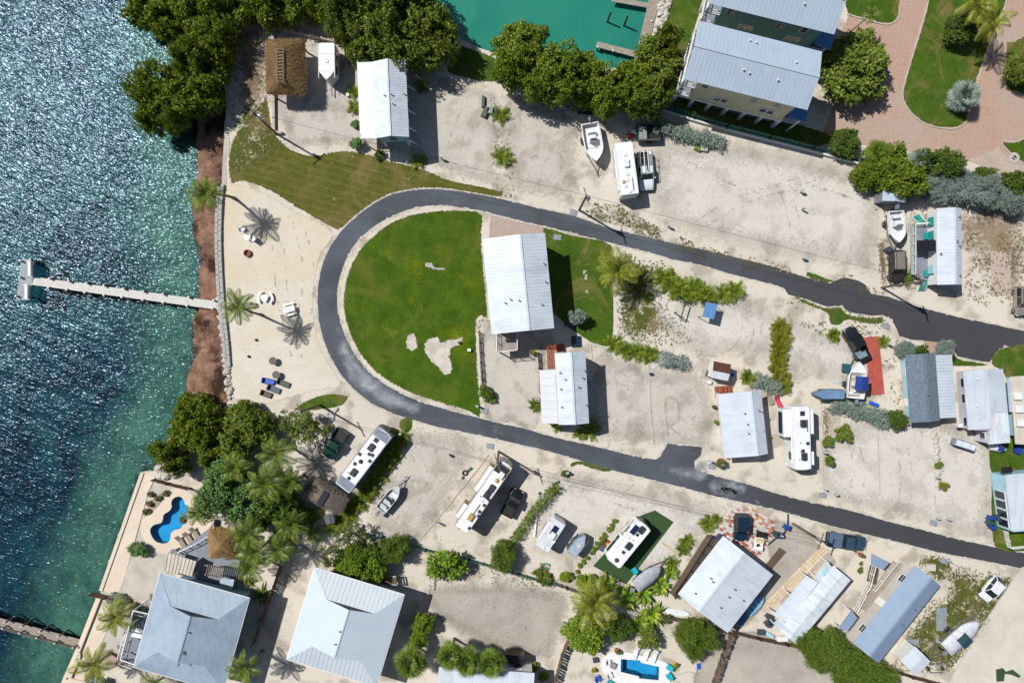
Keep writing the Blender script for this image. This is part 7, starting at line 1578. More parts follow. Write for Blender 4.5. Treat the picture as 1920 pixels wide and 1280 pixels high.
sheet('turf_mat', [(1228, 956), (1263, 978), (1174, 1095), (1112, 1060), (1140, 1030), (1127, 1020), (1136, 1008), (1152, 1018), (1190, 970)], .03, mk('artificial_turf', (52, 82, 40), (44, 72, 34), 6, .9, bump=.5, bsc=30), smooth=False)
sheet('turf_mat', [(1867, 1254), (1880, 1251), (1886, 1258), (1898, 1254), (1914, 1266), (1910, 1270), (1896, 1264), (1884, 1262), (1882, 1276), (1868, 1277)], .034, mk('artificial_turf', (52, 82, 40)), smooth=False)
sheet('gravel_circle', [(455 + 24 * math.cos(t), 856 + 18 * math.sin(t)) for t in [i * .5236 for i in range(12)]], .02, SMOOTHW, fade=.6)
# patchwork paving by the big white roof
pv = thing('paved_patio', 'patchwork patio of salmon, cream and grey paving stones', 'patio', P(1398, 992), R(-32))
PVM = [mk('paver_salmon', (196, 146, 124), (180, 130, 108), 4, .85), mk('paver_cream', (222, 212, 200), (206, 196, 184), 4, .85), mk('paver_grey', (202, 202, 204), (186, 186, 188), 4, .85), mk('paver_red', (166, 92, 78), (148, 80, 68), 4, .85)]
pme = MB().b(-.24, .24, -.165, .165, .0, .05).mesh('paving_stone'); pme.materials.append(PVM[0])
poly = [(1379, 943), (1392, 944), (1454, 978), (1448, 1010), (1424, 1042), (1354, 1006), (1342, 992), (1362, 968)]
def inpoly(p, poly):
    ins = False
    for i in range(len(poly)):
        a, b = poly[i], poly[i - 1]
        if (a[1] > p[1]) != (b[1] > p[1]) and p[0] < (b[0] - a[0]) * (p[1] - a[1]) / (b[1] - a[1]) + a[0]: ins = not ins
    return ins
inv = pv.matrix_basis.inverted(); pl = [tuple((inv @ P(a, b)).xy) for a, b in poly]
for j in range(-14, 15):
    for i in range(-12, 13):
        x, y = i * .50 + (.25 if j % 2 else 0), j * .345
        if inpoly((x, y), pl): child('paving_stone', pme, pv, (x, y, rnd.uniform(0, .012)), (0, 0, rnd.uniform(-.02, .02)), mat=PVM[rnd.choices((0, 1, 2, 3), (.34, .26, .28, .12 if y > -1.5 else .6))[0]])
pt = thing('paved_walk', 'tan stone walk leading past the trailer home patio', 'path', P(1490, 1085), ang((1549, 1026), (1435, 1142)))
TANS = [mk('tan_stone', (214, 194, 164), (198, 178, 148), 4, .9), mk('tan_stone_pale', (222, 206, 180), (206, 190, 164), 4, .9)]
sme = MB().b(-.25, .25, -.20, .20, .0, .06).mesh('stone_slab'); sme.materials.append(TANS[0]); Lp = (P(1549, 1026) - P(1435, 1142)).length
for i in range(int(Lp / .53)):
    for j in (-1, 0, 1): child('stone_slab', sme, pt, (-Lp / 2 + .3 + i * .53, j * .43, rnd.uniform(0, .015)), (0, 0, rnd.uniform(-.03, .03)), mat=TANS[rnd.random() < .5])
for a, b in [(1508, 1060), (1503, 1064), (1535, 1066), (1528, 1072), (1522, 1078)]:
    for j in (0, .43): q = L_of(pt, a, b, 0); child('stone_slab', sme, pt, (q.x, q.y + j, .01), mat=TANS[0])
bd = thing('boardwalk', 'dark brown boardwalk along the west side of the big white roof', 'boardwalk', P(1300, 1070))
plank_deck(bd, [(1336, 1003), (1262, 1118), (1256, 1110), (1326, 1001)], .5, 40, DECKB); plank_deck(bd, [(1346, 1008), (1270, 1122), (1264, 1119), (1338, 1005)], .5, 40, DECKB)
railing(bd, [L_of(bd, 1338, 1004, .5), L_of(bd, 1264, 1118, .5)], .9, DARKM); lposts(bd, [(1335, 1004), (1300, 1056), (1266, 1116)], .5, DECKB)
slab('blue_mat', [(1337, 1003), (1346, 998), (1352, 1006), (1343, 1011)], .5, .56, mk('blue_mat_m', (96, 112, 160), (80, 96, 140), 3, .8))
bpat = thing('boardwalk', 'dark ramp deck beside the patchwork patio', 'boardwalk', P(1445, 1040)); plank_deck(bpat, [(1462, 1026), (1474, 1034), (1446, 1066), (1436, 1058)], .3, 8, DECKB)

# ------------------------------------------------------------------ thatch and sheds
def thatch_mat(name, a, b):
    s = NT(name); co = s.coord(); c = s.ramp(s.noise(s.mapped(co, (6, 1, 1)), 3, 6, .8), [(.3, lin(b)), (.7, lin(a))]); c = s.mix(s.math('MULTIPLY', s.bw(s.noise(co, .6, 4), .45, .7), .6), c, lin(b)); s.color(c); s.rough(.95); s.bump(s.noise(s.mapped(co, (9, 1.5, 1)), 3, 5, .8), 1.0, .15); return s.m
TH1 = thatch_mat('brown_thatch', (176, 142, 92), (112, 88, 58)); TH2 = thatch_mat('grey_thatch', (160, 146, 132), (108, 98, 90)); TH3 = thatch_mat('tan_thatch', (200, 166, 110), (150, 116, 70))
def thatch(label, c4, ze, rise, mat, seed, ridge=.5, frame=None, sk=DARKM):
    c, rz, L, W = frame_of(c4, ze); o = thing('thatched_shelter', label, 'shelter', c, rz); rg = np.random.default_rng(seed)
    nx, ny = 26, 22; rings = []; mb = MB(); vs = []
    def hz(u, v):
        e = max(abs(v), max(0, (abs(u) - ridge) / (1 - ridge))); return rise * (1 - e ** 1.35)
    for j in range(ny + 1):
        for i in range(nx + 1):
            u, v = -1 + 2 * i / nx, -1 + 2 * j / ny; x, y = u * L / 2, v * W / 2; q = Vector((x, y, seed)); rr = 1 - .03 * (abs(u * v)) ** 3
            vs.append(Vector((x * rr, y * rr, ze + hz(u, v) + .10 * mnoise.noise(q * 1.6) + .05 * mnoise.noise(q * 4))))
    fs = [(j * (nx + 1) + i, j * (nx + 1) + i + 1, (j + 1) * (nx + 1) + i + 1, (j + 1) * (nx + 1) + i) for j in range(ny) for i in range(nx)]
    n0 = len(vs); edge = [i for i in range(nx + 1)] + [(j + 1) * (nx + 1) + nx for j in range(ny)] + [ny * (nx + 1) + nx - 1 - i for i in range(nx)] + [(ny - 1 - j) * (nx + 1) for j in range(ny - 1)]
    for e in edge: vs.append(vs[e] * .97 + Vector((0, 0, -.35)))
    m = len(edge); fs += [(edge[i], n0 + i, n0 + (i + 1) % m, edge[(i + 1) % m]) for i in range(m)]
    mb.add(vs, fs).build('thatch', mat, o, smooth=True, fix=True)
    # loose straws combed down the slope
    N = 2600; u = rg.uniform(-1, 1, N); v = rg.uniform(-1, 1, N); C = np.array([(a * L / 2, b * W / 2, ze + hz(a, b) + .04) for a, b in zip(u, v)])
    hip = (np.abs(u) - ridge) / (1 - ridge) > np.abs(v); D = np.where(hip[:, None], np.stack([np.sign(u), rg.normal(0, .15, N), np.full(N, -.45)], 1), np.stack([rg.normal(0, .15, N), np.sign(v), np.full(N, -.45)], 1)); D = unit(D); S = unit(np.cross(D, np.array([0, 0, 1.0]))) * .022; l = rg.uniform(.25, .5, N)[:, None]; up = np.array([0, 0, .05])
    q = np.stack([C - S, C + D * l - S * .4 + up, C + D * l + S * .4 + up, C + S], 1); me = quads_mesh('straw', q, mat); so_ = child('straw', me, o); so_['kind'] = 'stuff'
    for sx in (-1, 1):
        for sy in (-1, 1): MB().cyl((sx * (L / 2 - .5), sy * (W / 2 - .5), 0), (sx * (L / 2 - .5), sy * (W / 2 - .5), ze + .3), .12).build('post', WOODP, o)
    if frame: frame(o, L, W, ze + rise)
    return o
def ridge_ladder(o, L, W, z):
    x0, x1 = -L * .36, L * .22; y0, y1 = -W * .06, W * .11
    for y in (y0, y1): MB().bar((x0, y, z + .12), (x1, y, z + .12), .09).build('ridge_pole', WOODP, o)
    for i in range(11): x = x0 + (x1 - x0) * i / 10; MB().bar((x, y0 - .05, z + .18), (x, y1 + .05, z + .18), .08).build('crosspiece', WOODP, o)
thatch('big brown thatched shelter with a pole frame on its ridge', [(573, 178), (572, 75), (498, 75), (499, 177)], 2.9, 1.7, TH1, 1, .55, ridge_ladder)
def slats7(o, L, W, z):
    for i in range(7): MB().b(-L * .33 + i * L * .11, -L * .33 + i * L * .11 + .3, -.35, .45, z - .05, z + .1).build('ridge_slat', DARKM, o)
thatch('grey thatched hut with dark ridge slats touching the long motorhome', [(569, 922), (585, 892), (655, 932), (632, 967)], 2.6, 1.2, TH2, 2, .6, slats7)
thatch('tan conical thatch hut among palms beside the slatted deck', [(392, 1040), (395, 990), (440, 992), (446, 1046)], 2.6, 1.5, TH3, 3, .15)
def shed(label, c4, ze, rise, f, wm, rm, name='shed', **k): return gable_house(name, label, c4, ze, rise, f, wm, rm, .08, .12, .3, wins=False, cat='shed', **k)
sh1, L, W = shed('small shed with half rusty half grey roof beside the silver hedge', [(1338, 676.5), (1370.5, 683), (1365, 714), (1333, 708)], 2.3, .35, .5, W_WHITE, R_RUST, roofm2=R_OLD)
shed('grey garden shed under the dense trees', [(1655, 362), (1655, 378), (1697, 378), (1700, 354)], 2.4, .35, .5, FG_SILV, R_BLUEGREY)
shed('small white metal shed at the weedy corner', [(1686, 1239), (1714, 1214), (1746, 1236), (1720, 1266)], 2.4, .2, .55, W_WHITE, R_WHITE)
shed('grey shed under the small thatch hut', [(607, 965), (611, 981), (628, 981), (624, 963)], 1.9, .1, .5, W_BEIGE, mk('dark_grey_roof', (96, 100, 104), (80, 84, 88), 2, .7))
shed('low dark shed roof by the bottom house', [(947, 1226), (985, 1230), (984, 1246), (946, 1242)], 2.2, .1, .5, FW, DARKM)
cnp = thing('shade_canopy', 'blue tarp canopy over a bench beside the areca row', 'canopy', P(1331, 583))
q = [L_of(cnp, a, b, 2.3) for a, b in ((1324, 566), (1345.5, 571), (1338.5, 598.5), (1317, 593))]; mb = MB(); mb.add([p - Vector((0, 0, .06)) for p in q] + q, [(3, 2, 1, 0), (4, 5, 6, 7), (0, 1, 5, 4), (1, 2, 6, 5), (2, 3, 7, 6), (3, 0, 4, 7)]); mb.build('tarp', R_CANVAS, cnp)
for p in q: MB().cyl((p.x, p.y, 0), (p.x, p.y, 2.28), .05).build('post', DARKM, cnp)
slab('concrete_pad', [(1270, 556), (1310, 572), (1320, 590), (1328, 604), (1300, 596), (1264, 586)], .006, .05, CONC)
fr = thing('timber_frame', 'dark timber frame standing over the pale slab by the blue canopy', 'frame', P(1285, 575)); f = MB()
for a, b in ((1271, 556), (1286, 566), (1264, 586), (1277, 595)): p = L_of(fr, a, b, 0); f.bar((p.x, p.y, 0), (p.x, p.y, 1.6), .1)
for a, b in (((1271, 556), (1286, 566)), ((1286, 566), (1277, 595)), ((1264, 586), (1277, 595))): p, q_ = L_of(fr, *a, 1.6), L_of(fr, *b, 1.6); f.bar(p, q_, .12)
f.build('beam', DARKM, fr)
# slatted deck, pergola and porch beside the grey coated house
pg = thing('pergola_deck', 'slatted pergola and metal awning between the kidney pool and the grey house', 'deck', P(360, 1050))
lslab(pg, 'deck_floor', [(392, 990), (402, 975), (398, 1000), (432, 1044), (450, 1050), (440, 1100), (310, 1068), (318, 1032), (340, 1030)], .06, .9, DECKG, .9)
panel_roof(pg, [(315, 1035), (368, 1052), (359, 1082), (309, 1070)], 3.0, 2.8, 8, R_TAN); lposts(pg, [(316, 1038), (366, 1053), (310, 1069), (358, 1081)], 2.8)
q0, q1 = L_of(pg, 388, 1068, 3.0), L_of(pg, 418, 1074, 3.0)
for i in range(9): p = q0.lerp(q1, i / 8); MB().box((p.x, p.y, 3.0), (.1, 1.5, .14), -.2).build('slat', WOODP, pg)
for s in (-.6, .6): MB().bar((q0.x - .4, q0.y + s, 2.88), (q1.x + .4, q1.y + s, 2.88), .12).build('beam', WOODP, pg)
MB().box(L_of(pg, 425, 1092, 2.0), (1.8, 1.3, .08), -.25).build('awning', R_BLUEGREY, pg)
railing(pg, [L_of(pg, 340, 1031, .9), L_of(pg, 368, 1018, .9), L_of(pg, 398, 1000, .9), L_of(pg, 402, 985, .9)], 1.0)
por = thing('screened_porch', 'white framed screen porch on the seaward side of the grey house', 'porch', P(245, 1190))
lslab(por, 'porch_floor', [(250, 1144), (277, 1150), (254, 1246), (226, 1236)], 2.2, 2.35, DECKG, 2.35)
for s in ([(250, 1144), (226, 1236)], [(226, 1236), (254, 1246)], [(250, 1144), (277, 1150)]): 
    railing(por, [L_of(por, *s[0], 2.35), L_of(por, *s[1], 2.35)], 1.0); a, b = L_of(por, *s[0], 4.6), L_of(por, *s[1], 4.6); MB().bar(a, b, .12).build('beam', TRIM, por)
for a, b in ((250, 1144), (243, 1172), (234, 1206), (226, 1236)): p = L_of(por, a, b, 4.6); MB().b(p.x - .07, p.x + .07, p.y - .07, p.y + .07, 0, 4.6).build('post', TRIM, por)
for a, b in ((258, 1180), (256, 1190)): p = L_of(por, a, b, 2.8); MB().box((p.x, p.y, 2.85), (1.4, .55, .12), -.25).build('bench', TRIM, por)
# ------------------------------------------------------------------ utility poles and wires
POLE = mk('utility_pole', (128, 112, 98), (96, 84, 72), 3, .9); CERAM = mk('transformer_grey', (196, 202, 208), (172, 178, 184), 3, .4)
tops = {}
def pole(key, px, h, label, arm_a, trafo=True, lean=0):
    b = P(*px); o = thing('utility_pole', label, 'utility pole', b); MB().cyl((0, 0, 0), (0, 0, h), .16, .11, 10).build('pole', POLE, o)
    d = Vector((math.cos(arm_a), math.sin(arm_a), 0))
    for z in (h - .35,): MB().bar(-d * 1.1 + Vector((0, 0, z)), d * 1.1 + Vector((0, 0, z)), .11).build('crossarm', POLE, o)
    for t in (-1, -.3, .5, 1): MB().cyl(d * t + Vector((0, 0, h - .29)), d * t + Vector((0, 0, h - .08)), .05, .04, 6).build('insulator', CERAM, o)
    if trafo: MB().cyl((.34, -.1, h - 2.0), (.34, -.1, h - 1.1), .24, n=12).build('transformer', CERAM, o)
    tops[key] = (b + Vector((0, 0, h - .08)), d)
pole('a', (520, 252), 8.9, 'utility pole at the corner of the thatched shelter yard', ang((0, 0), (1, -1)))
pole('b', (1086, 394), 9.4, 'utility pole with transformer beside the north road', ang((0, 0), (1, 3)))
pole('c', (600, 759), 8.7, 'utility pole on the small lawn south of the beach', ang((0, 0), (1, 2)), False)
pole('d', (1653, 539), 9.3, 'utility pole beside the brown wagon and grey deck', ang((0, 0), (1, 3)))
pole('e', (935, 846), 8.8, 'utility pole in front of the tan motorhome', ang((0, 0), (1, 3)))
pole('f', (1487, 981), 8.6, 'leaning-looking utility pole beside the slate blue pickup', ang((0, 0), (1, -3)))
WIRE = mk('cable_black', (40, 40, 42), (34, 34, 36), 3, .6)
def wire(a, b, label, sag=.6, off=0.0, r=.018):
    p, q = tops[a][0] + tops[a][1] * off, tops[b][0] + tops[b][1] * off; pts = [p.lerp(q, i / 14) + Vector((0, 0, -sag * 4 * (i / 14) * (1 - i / 14))) for i in range(15)]
    tag(MB().tube(pts, r, 4).build('power_line', WIRE), label, 'cable')
wire('a', 'b', 'overhead line from the thatched yard to the north road'); wire('b', 'd', 'overhead line along the north road'); wire('c', 'e', 'overhead line from the small lawn to the tan motorhome'); wire('e', 'f', 'overhead line along the south road', .6, .5); wire('e', 'f', 'second overhead line along the south road', .7, -.5)
# ------------------------------------------------------------------ small things
def pedestal(px, py, label, h=1.1, a=0.0, group='meter pedestals'):
    p = P(px, py); o = thing('meter_pedestal', label, 'pedestal', p, a, group); MB().b(-.09, .09, -.06, .06, 0, h).build('post', TRIM, o); MB().b(-.2, .2, -.1, .12, h * .55, h + .12).build('meter_box', CERAM, o); return o
for a, b, l in [(1252, 425, 'white meter pedestal by the dry verge of the north road'), (1503, 484, 'white meter pedestal beside the road on the pale lot'), (1502, 393, 'white meter pedestal in the middle of the pale lot'), (1500, 360, 'white meter pedestal with weeds at the north of the pale lot'), (828, 298, 'white meter pedestal south of the pale blue house'), (1214, 697, 'white meter pedestal at the kerb below the silver hedge'), (1328, 862, 'white meter pedestal by the round planter'), (1350, 868, 'white meter pedestal inside the round planter'), (1541, 914, 'white meter pedestal at the end of the fifth-wheel kerb'), (1562, 924, 'long white pedestal beside the fifth-wheel kerb'), (1541, 846, 'white meter pedestal beside the fifth-wheel slide'), (1752, 968, 'white meter pedestal at the end of the rubble lot'), (1772, 970, 'white pedestal east of the rubble lot end'), (1750, 892, 'white pedestal on the rubble strip'), (895, 760, 'white meter pedestal at the corner of the round lawn'), (692, 812, 'white pedestal beside the dark green pickup lot') if 0 else (752, 812, 'white pedestal by the little lawn at the bend'), (840, 850, 'white pedestal at the head of the tan motorhome kerb'), (822, 978, 'white pedestal halfway down the motorhome kerb'), (1015, 870, 'pedestal near the tan motorhome nose') if 0 else (1063, 884, 'white pedestal with a potted shrub by the south road'), (1460, 1000, 'white pedestal beside the blue sign'), (1662, 645, 'white pedestal beside the red concrete strip')]:
    pedestal(a, b, l, a=rnd.uniform(-.5, .5))
LID = mk('grey_lid', (150, 158, 166), (132, 140, 150), 4, .7)
for a, b, l in [(1075, 398, 'grey utility cover by the north road pole'), (919, 836, 'grey utility cover north of the tan motorhome'), (1335, 874, 'grey utility cover near the round planter'), (1543, 928, 'grey utility cover by the fifth-wheel kerb'), (1750, 980, 'grey utility cover at the rubble lot end'), (1770, 1051, 'grey utility cover on the verge grass'), (908, 770, 'grey utility cover at the round lawn corner'), (1045, 445, 'pale utility cover on the side lawn'), (1661, 612, 'grey-blue utility cover at the road fork')]:
    p = P(a, b); tag(MB().b(-.5, .5, -.36, .36, 0, .06).b(-.42, .42, -.28, .28, .06, .075).build('utility_cover', LID, loc=(p.x, p.y, .026), rz=ang((0, 0), (10, 2)) + rnd.uniform(-.2, .2)), l, 'lid')
def bin_(px, py, m, label, rz=0, s=1.0):
    o = thing('trash_bin', label, 'bin', P(px, py), rz); MB().loft([[(-.25 * s, -.25 * s, .08), (.25 * s, -.25 * s, .08), (.25 * s, .25 * s, .08), (-.25 * s, .25 * s, .08)], [(-.32 * s, -.3 * s, 1.0 * s), (.32 * s, -.3 * s, 1.0 * s), (.32 * s, .3 * s, 1.0 * s), (-.32 * s, .3 * s, 1.0 * s)]]).build('body', m, o, fix=True); MB().box((0, 0, 1.03 * s), (.72 * s, .66 * s, .06)).build('lid', m, o)
    for q in (-1, 1): wheel(o, -.26 * s, q * .27 * s, .1, .25)
BINB = mk('blue_bin', (30, 74, 160), (22, 60, 136), 3, .5); BING = mk('green_bin', (40, 92, 86), (30, 76, 70), 3, .5); BIND = mk('dark_bin', (66, 78, 88), (54, 64, 74), 3, .5)
for a, b, m, l in [(1852, 968, BINB, 'blue bin at the east kerb, northern one'), (1850, 976, BING, 'grey-green bin between two blue bins at the east kerb'), (1853, 984, BINB, 'blue bin at the east kerb, southern one'), (1865, 968, BIND, 'black bin behind the blue bins at the east kerb'), (1438, 1152, BIND, 'dark bin at the corner of the trailer home patio'), (1443, 1160, BING, 'green bin at the corner of the trailer home patio'), (1436, 1165, BIND, 'second dark bin by the trailer home patio'), (1660, 470, BIND, 'slate bin beside the boat and brown wagon'), (1471, 985, BINB, 'blue bin by the curved black pipe'), (1450, 998, BIND, 'black bin near the patchwork patio'), (1458, 1000, BIND, 'second black bin near the patchwork patio'), (1347, 1003, BIND, 'dark bin at the north corner of the big white roof')]: bin_(a, b, m, l, rnd.uniform(0, 1.5))
def chair(px, py, rz, m, label, group=None, z=0.0):
    o = thing('chair', label, 'chair', P(px, py) + Vector((0, 0, z)), rz, group); MB().box((0, 0, .40), (.56, .58, .05)).build('seat', m, o); MB().box((-.33, 0, .70), (.06, .58, .62), M=Matrix.Rotation(-.3, 3, 'Y')).build('backrest', m, o)
    for s in (-1, 1):
        MB().box((0, s * .31, .60), (.60, .09, .04)).build('armrest', m, o)
        for x in (-.24, .24): MB().box((x, s * .28, .29), (.06, .06, .58)).build('leg', m, o)
def lounger(px, py, rz, m, label, group=None, z=.12):
    o = thing('lounger', label, 'lounger', P(px, py) + Vector((0, 0, z)), rz, group); MB().box((.35, 0, .32), (1.25, .62, .06)).build('seat', m, o); MB().box((-.55, 0, .50), (.78, .62, .06), M=Matrix.Rotation(.55, 3, 'Y')).build('backrest', m, o)
    for x in (-.2, .85):
        for s in (-1, 1): MB().box((x, s * .27, .15), (.06, .06, .30)).build('leg', m, o)
TAUPE = mk('taupe_sling', (158, 146, 130), (140, 128, 114), 4, .8); AQUA = mk('aqua_plastic', (30, 186, 200), (22, 164, 180), 4, .45); WPL = mk('white_plastic', (238, 240, 240), (224, 226, 228), 4, .4); RED = mk('red_plastic2', (200, 50, 44), (172, 40, 36), 4, .5); YEL = mk('yellow_plastic', (222, 184, 40), (200, 160, 30), 4, .5); BLU = mk('bright_blue', (30, 100, 210), (22, 84, 184), 4, .5); TERRA = mk('terracotta', (168, 92, 64), (142, 76, 54), 4, .8)
for i, (a, b) in enumerate([(342, 1013), (356, 1006), (368, 997)]): lounger(a, b, ang((0, 0), (-10, -16)) + 3.14, TAUPE, ['taupe pool lounger at the west end of the row of three by the kidney pool', 'taupe pool lounger in the middle of the row of three by the kidney pool', 'taupe pool lounger at the east end of the row of three by the kidney pool'][i])
for i, (a, b) in enumerate([(1191, 1219), (1211, 1222), (1226, 1226)]): lounger(a, b, ang((0, 0), (5, -16)) + 3.14, WPL, ['curved white lounger at the west end of the row of three by the rectangular pool', 'curved white lounger in the middle of the row of three by the rectangular pool', 'curved white lounger at the east end of the row of three by the rectangular pool'][i])
lounger(1457, 752, -1.1, mk('pink_sling', (206, 70, 96), (180, 56, 80), 4, .8), 'pink lounger between the low white house and the fifth-wheel', z=0); lounger(1442, 745, -1.2, TAUPE, 'grey lounger beside the pink lounger', z=0)
for a, b, rz, m, l in [(1188, 1066, 2.2, AQUA, 'aqua plastic chair on the turf mat behind the white motorhome'), (1253, 1247, 2.6, AQUA, 'aqua chair at the east end of the rectangular pool, northern one'), (1253, 1263, 2.2, AQUA, 'aqua chair at the east end of the rectangular pool, southern one'), (1121, 1268, .6, BLU, 'blue chair at the southwest corner of the rectangular pool'), (1142, 1276, 1.2, AQUA, 'aqua chair at the bottom edge by the rectangular pool'), (1140, 1238, 0, WPL, 'white chair on the west part of the pool deck'), (1143, 1262, .4, WPL, 'white chair on the south part of the pool deck'), (1270, 206, .4, TERRA, 'brown chair on the ground under the town house balcony') if 0 else (1020, 1072, .4, TERRA, 'rust coloured chair at the block wall')]: chair(a, b, rz, m, l)
def round_table(px, py, r, h, m, label, pole_=True):
    o = thing('round_table', label, 'table', P(px, py)); MB().cyl((0, 0, h - .05), (0, 0, h), r, n=20).build('tabletop', m, o); MB().cyl((0, 0, .04), (0, 0, h - .05), .06, n=8).build('leg', DARKM, o); MB().cyl((0, 0, 0), (0, 0, .05), .28, .22, 12).build('base', DARKM, o)
GT = mk('grey_mesh_table', (112, 106, 104), (94, 88, 88), 6, .8)
round_table(515, 676, .52, .75, GT, 'round grey table on the beach, northern of two'); round_table(521, 702, .52, .75, GT, 'round grey table on the beach beside the blue lounge')
wt = thing('picnic_table', 'white round picnic table with curved benches on the beach', 'table', P(499, 559)); MB().cyl((0, 0, .68), (0, 0, .74), .48, n=20).build('tabletop', WPL, wt); MB().cyl((0, 0, 0), (0, 0, .68), .12).build('leg', WPL, wt)
for a0 in (-.9, 2.0):
    mb = MB(); pts = [(.95 * math.cos(a0 + i * .26), .95 * math.sin(a0 + i * .26), .42) for i in range(8)]
    for p, q in zip(pts[:-1], pts[1:]): mb.bar(p, q, .28, .06)
    for p in (pts[1], pts[6]): mb.box((p[0], p[1], .2), (.2, .2, .4))
    mb.build('bench', WPL, wt)
pcs = thing('picnic_bench', 'white slatted picnic bench on the beach by the palm shadow', 'bench', P(545, 580), R(15))
for i in range(5): MB().box((0, -.32 + i * .16, .72), (1.5, .13, .05)).build('slat', WPL, pcs)
for s in (-1, 1): MB().box((0, s * .72, .42), (1.5, .26, .05)).build('seat', WPL, pcs); MB().box((s * .55, 0, .36), (.08, 1.4, .08)).build('support', WPL, pcs)
for s in (-1, 1):
    for q in (-1, 1): MB().box((s * .55, q * .45, .3), (.08, .08, .62)).build('leg', WPL, pcs)
def daybed(px, a, b, m, label, l=1.9, w=.75):
    o = thing('beach_lounge', label, 'lounge', P(*px), ang(a, b)); MB().box((0, 0, .25), (l, w, .12)).build('seat', m, o, bevel=.03); MB().box((-l * .42, 0, .48), (.1, w, .5)).build('backrest', m, o)
    for s in (-1, 1):
        MB().box((0, s * w * .5, .4), (l * .8, .07, .06)).build('armrest', DARKM, o)
        for x in (-.8, .8): MB().box((x, s * w * .4, .1), (.07, .07, .2)).build('leg', DARKM, o)
daybed((504, 714), (0, 0), (10, 2), BLU, 'bright blue beach lounge', 1.7, .7); daybed((532, 718), (0, 0), (10, 4), mk('olive_canvas', (92, 102, 92), (78, 88, 80), 4, .8), 'olive lounge beside the bright blue beach lounge', 1.8, .7); daybed((514, 729), (0, 0), (10, 4), mk('slate_canvas', (96, 112, 122), (80, 96, 108), 4, .8), 'slate lounge south of the blue beach lounge', 1.8, .7); daybed((500, 738), (0, 0), (10, 4), mk('brown_canvas', (110, 98, 84), (90, 80, 70), 4, .8), 'brown lounge, southernmost on the beach', 1.5, .7)
fp = thing('fire_pit', 'round brick-red fire pit on the beach', 'fire pit', P(465, 475)); mb = MB(); n = 14
for i in range(n): a = i * 2 * math.pi / n; MB().box((.42 * math.cos(a), .42 * math.sin(a), .2), (.14, .185, .4), a).build('brick', TERRA, fp)
MB().cyl((0, 0, .02), (0, 0, .14), .34, n=14).build('ash_bed', mk('ash', (120, 104, 90), (70, 60, 54), 8, .95), fp)
pbl = thing('picnic_table', 'grey table and chairs in the palm shadow on the beach', 'table', P(467, 445)); MB().cyl((0, 0, .66), (0, 0, .72), .45, n=18).build('tabletop', WPL, pbl); MB().cyl((0, 0, 0), (0, 0, .66), .07).build('leg', DARKM, pbl)
chair(457, 430, .6, WPL, 'white chair in the palm shadow on the beach'); chair(478, 449, 2.4, WPL, 'white chair beside the table in the palm shadow')
for a, b, l in ((481, 637, 'small black ball planter on the beach, northern'), (467, 668, 'small black ball planter on the beach, southern')):
    p = P(a, b); tag(MB().dome((0, 0, .16), .19, .19, .17, 10, 3).cyl((0, 0, 0), (0, 0, .17), .14, .19, 10).build('planter', BLACK, loc=p), l, 'planter')
def potted(px, py, r, m, lm, label, h=.4):
    o = thing('potted_plant', label, 'plant', P(px, py)); MB().cyl((0, 0, 0), (0, 0, h), r * .75, r, 12).build('pot', m, o); child('foliage', rnd.choice(CR_SMALL), o, (0, 0, h * .9), scale=(r * 1.3, r * 1.3, r * 1.6), mat=lm)
potted(1350, 866, .62, TERRA, LF_DRY, 'round brick planter at the road by the low white house', .3); potted(1611, 1038, .32, TERRA, LF_DRY, 'terracotta bowl by the slate blue pickup'); potted(1762, 909, .5, ROCKM, LF_CROTON, 'stone-ringed planter at the end of the rubble strip', .3); potted(1113, 1252, .28, YEL, LF_YEL, 'yellow potted plant west of the rectangular pool'); potted(1265, 1243, .3, YEL, LF_YEL, 'yellow potted plant east of the rectangular pool'); potted(1156, 1217, .35, TERRA, LF_CROTON, 'red and green potted plant north of the rectangular pool'); potted(998, 661, .3, TERRA, LF_YEL, 'yellow flowering pot at the picket fence')
potted(1337, 762, .28, DECKB, LF_DARK, 'square brown planter west of the low white house, northern'); potted(1341, 790, .28, DECKB, LF_BRIGHT, 'square brown planter west of the low white house, middle'); potted(1268, 1198, .22, TERRA, LF_DRY, 'pair of clay pots in the sand yard')
tre = lambda px, py, r, l, m=BLACK: tag(MB().tube([(r * math.cos(i * .5236), r * math.sin(i * .5236), .12) for i in range(13)], .1, 8).build('tyre', m, loc=P(px, py)), l, 'tyre')
tre(872, 886, .3, 'black tyre lying at the motorhome kerb'); 
for a, b, l in ((883, 878, 'green valve box at the motorhome kerb, northern'), (878, 882, 'green valve box at the motorhome kerb, southern'), (868, 895, 'green hose reel at the motorhome kerb'), (1012, 924, 'green valve box by the clipped hedge'), (1047, 903, 'dark valve box by the clipped hedge')): p = P(a, b); tag(MB().b(-.2, .2, -.15, .15, 0, .14).b(-.17, .17, -.12, .12, .14, .17).build('valve_box', BING, loc=(p.x, p.y, 0), rz=.8), l, 'box')
mb = MB()
for k in range(4): mb.tube([((.72 - .09 * k) * math.cos(i * .35), (.45 - .05 * k) * math.sin(i * .35), .03 + .03 * k) for i in range(18)], .025, 5)
tag(mb.build('garden_hose', mk('teal_hose', (60, 150, 140), (48, 130, 122), 4, .5), loc=P(1023, 1061)), 'coiled teal hose behind the travel trailer', 'hose')
mb = MB(); mb.tube([(x, .25 * math.sin(x * 1.6), .03) for x in [i * .25 for i in range(-10, 11)]], .025, 5); tag(mb.build('garden_hose', mk('teal_hose', (60, 150, 140)), loc=P(1278, 1262)), 'loose hose east of the rectangular pool', 'hose')
bw_ = thing('block_wall', 'short wall of white hollow blocks behind the travel trailer', 'wall', P(1018, 1080), ang((995, 1072), (1042, 1086)))
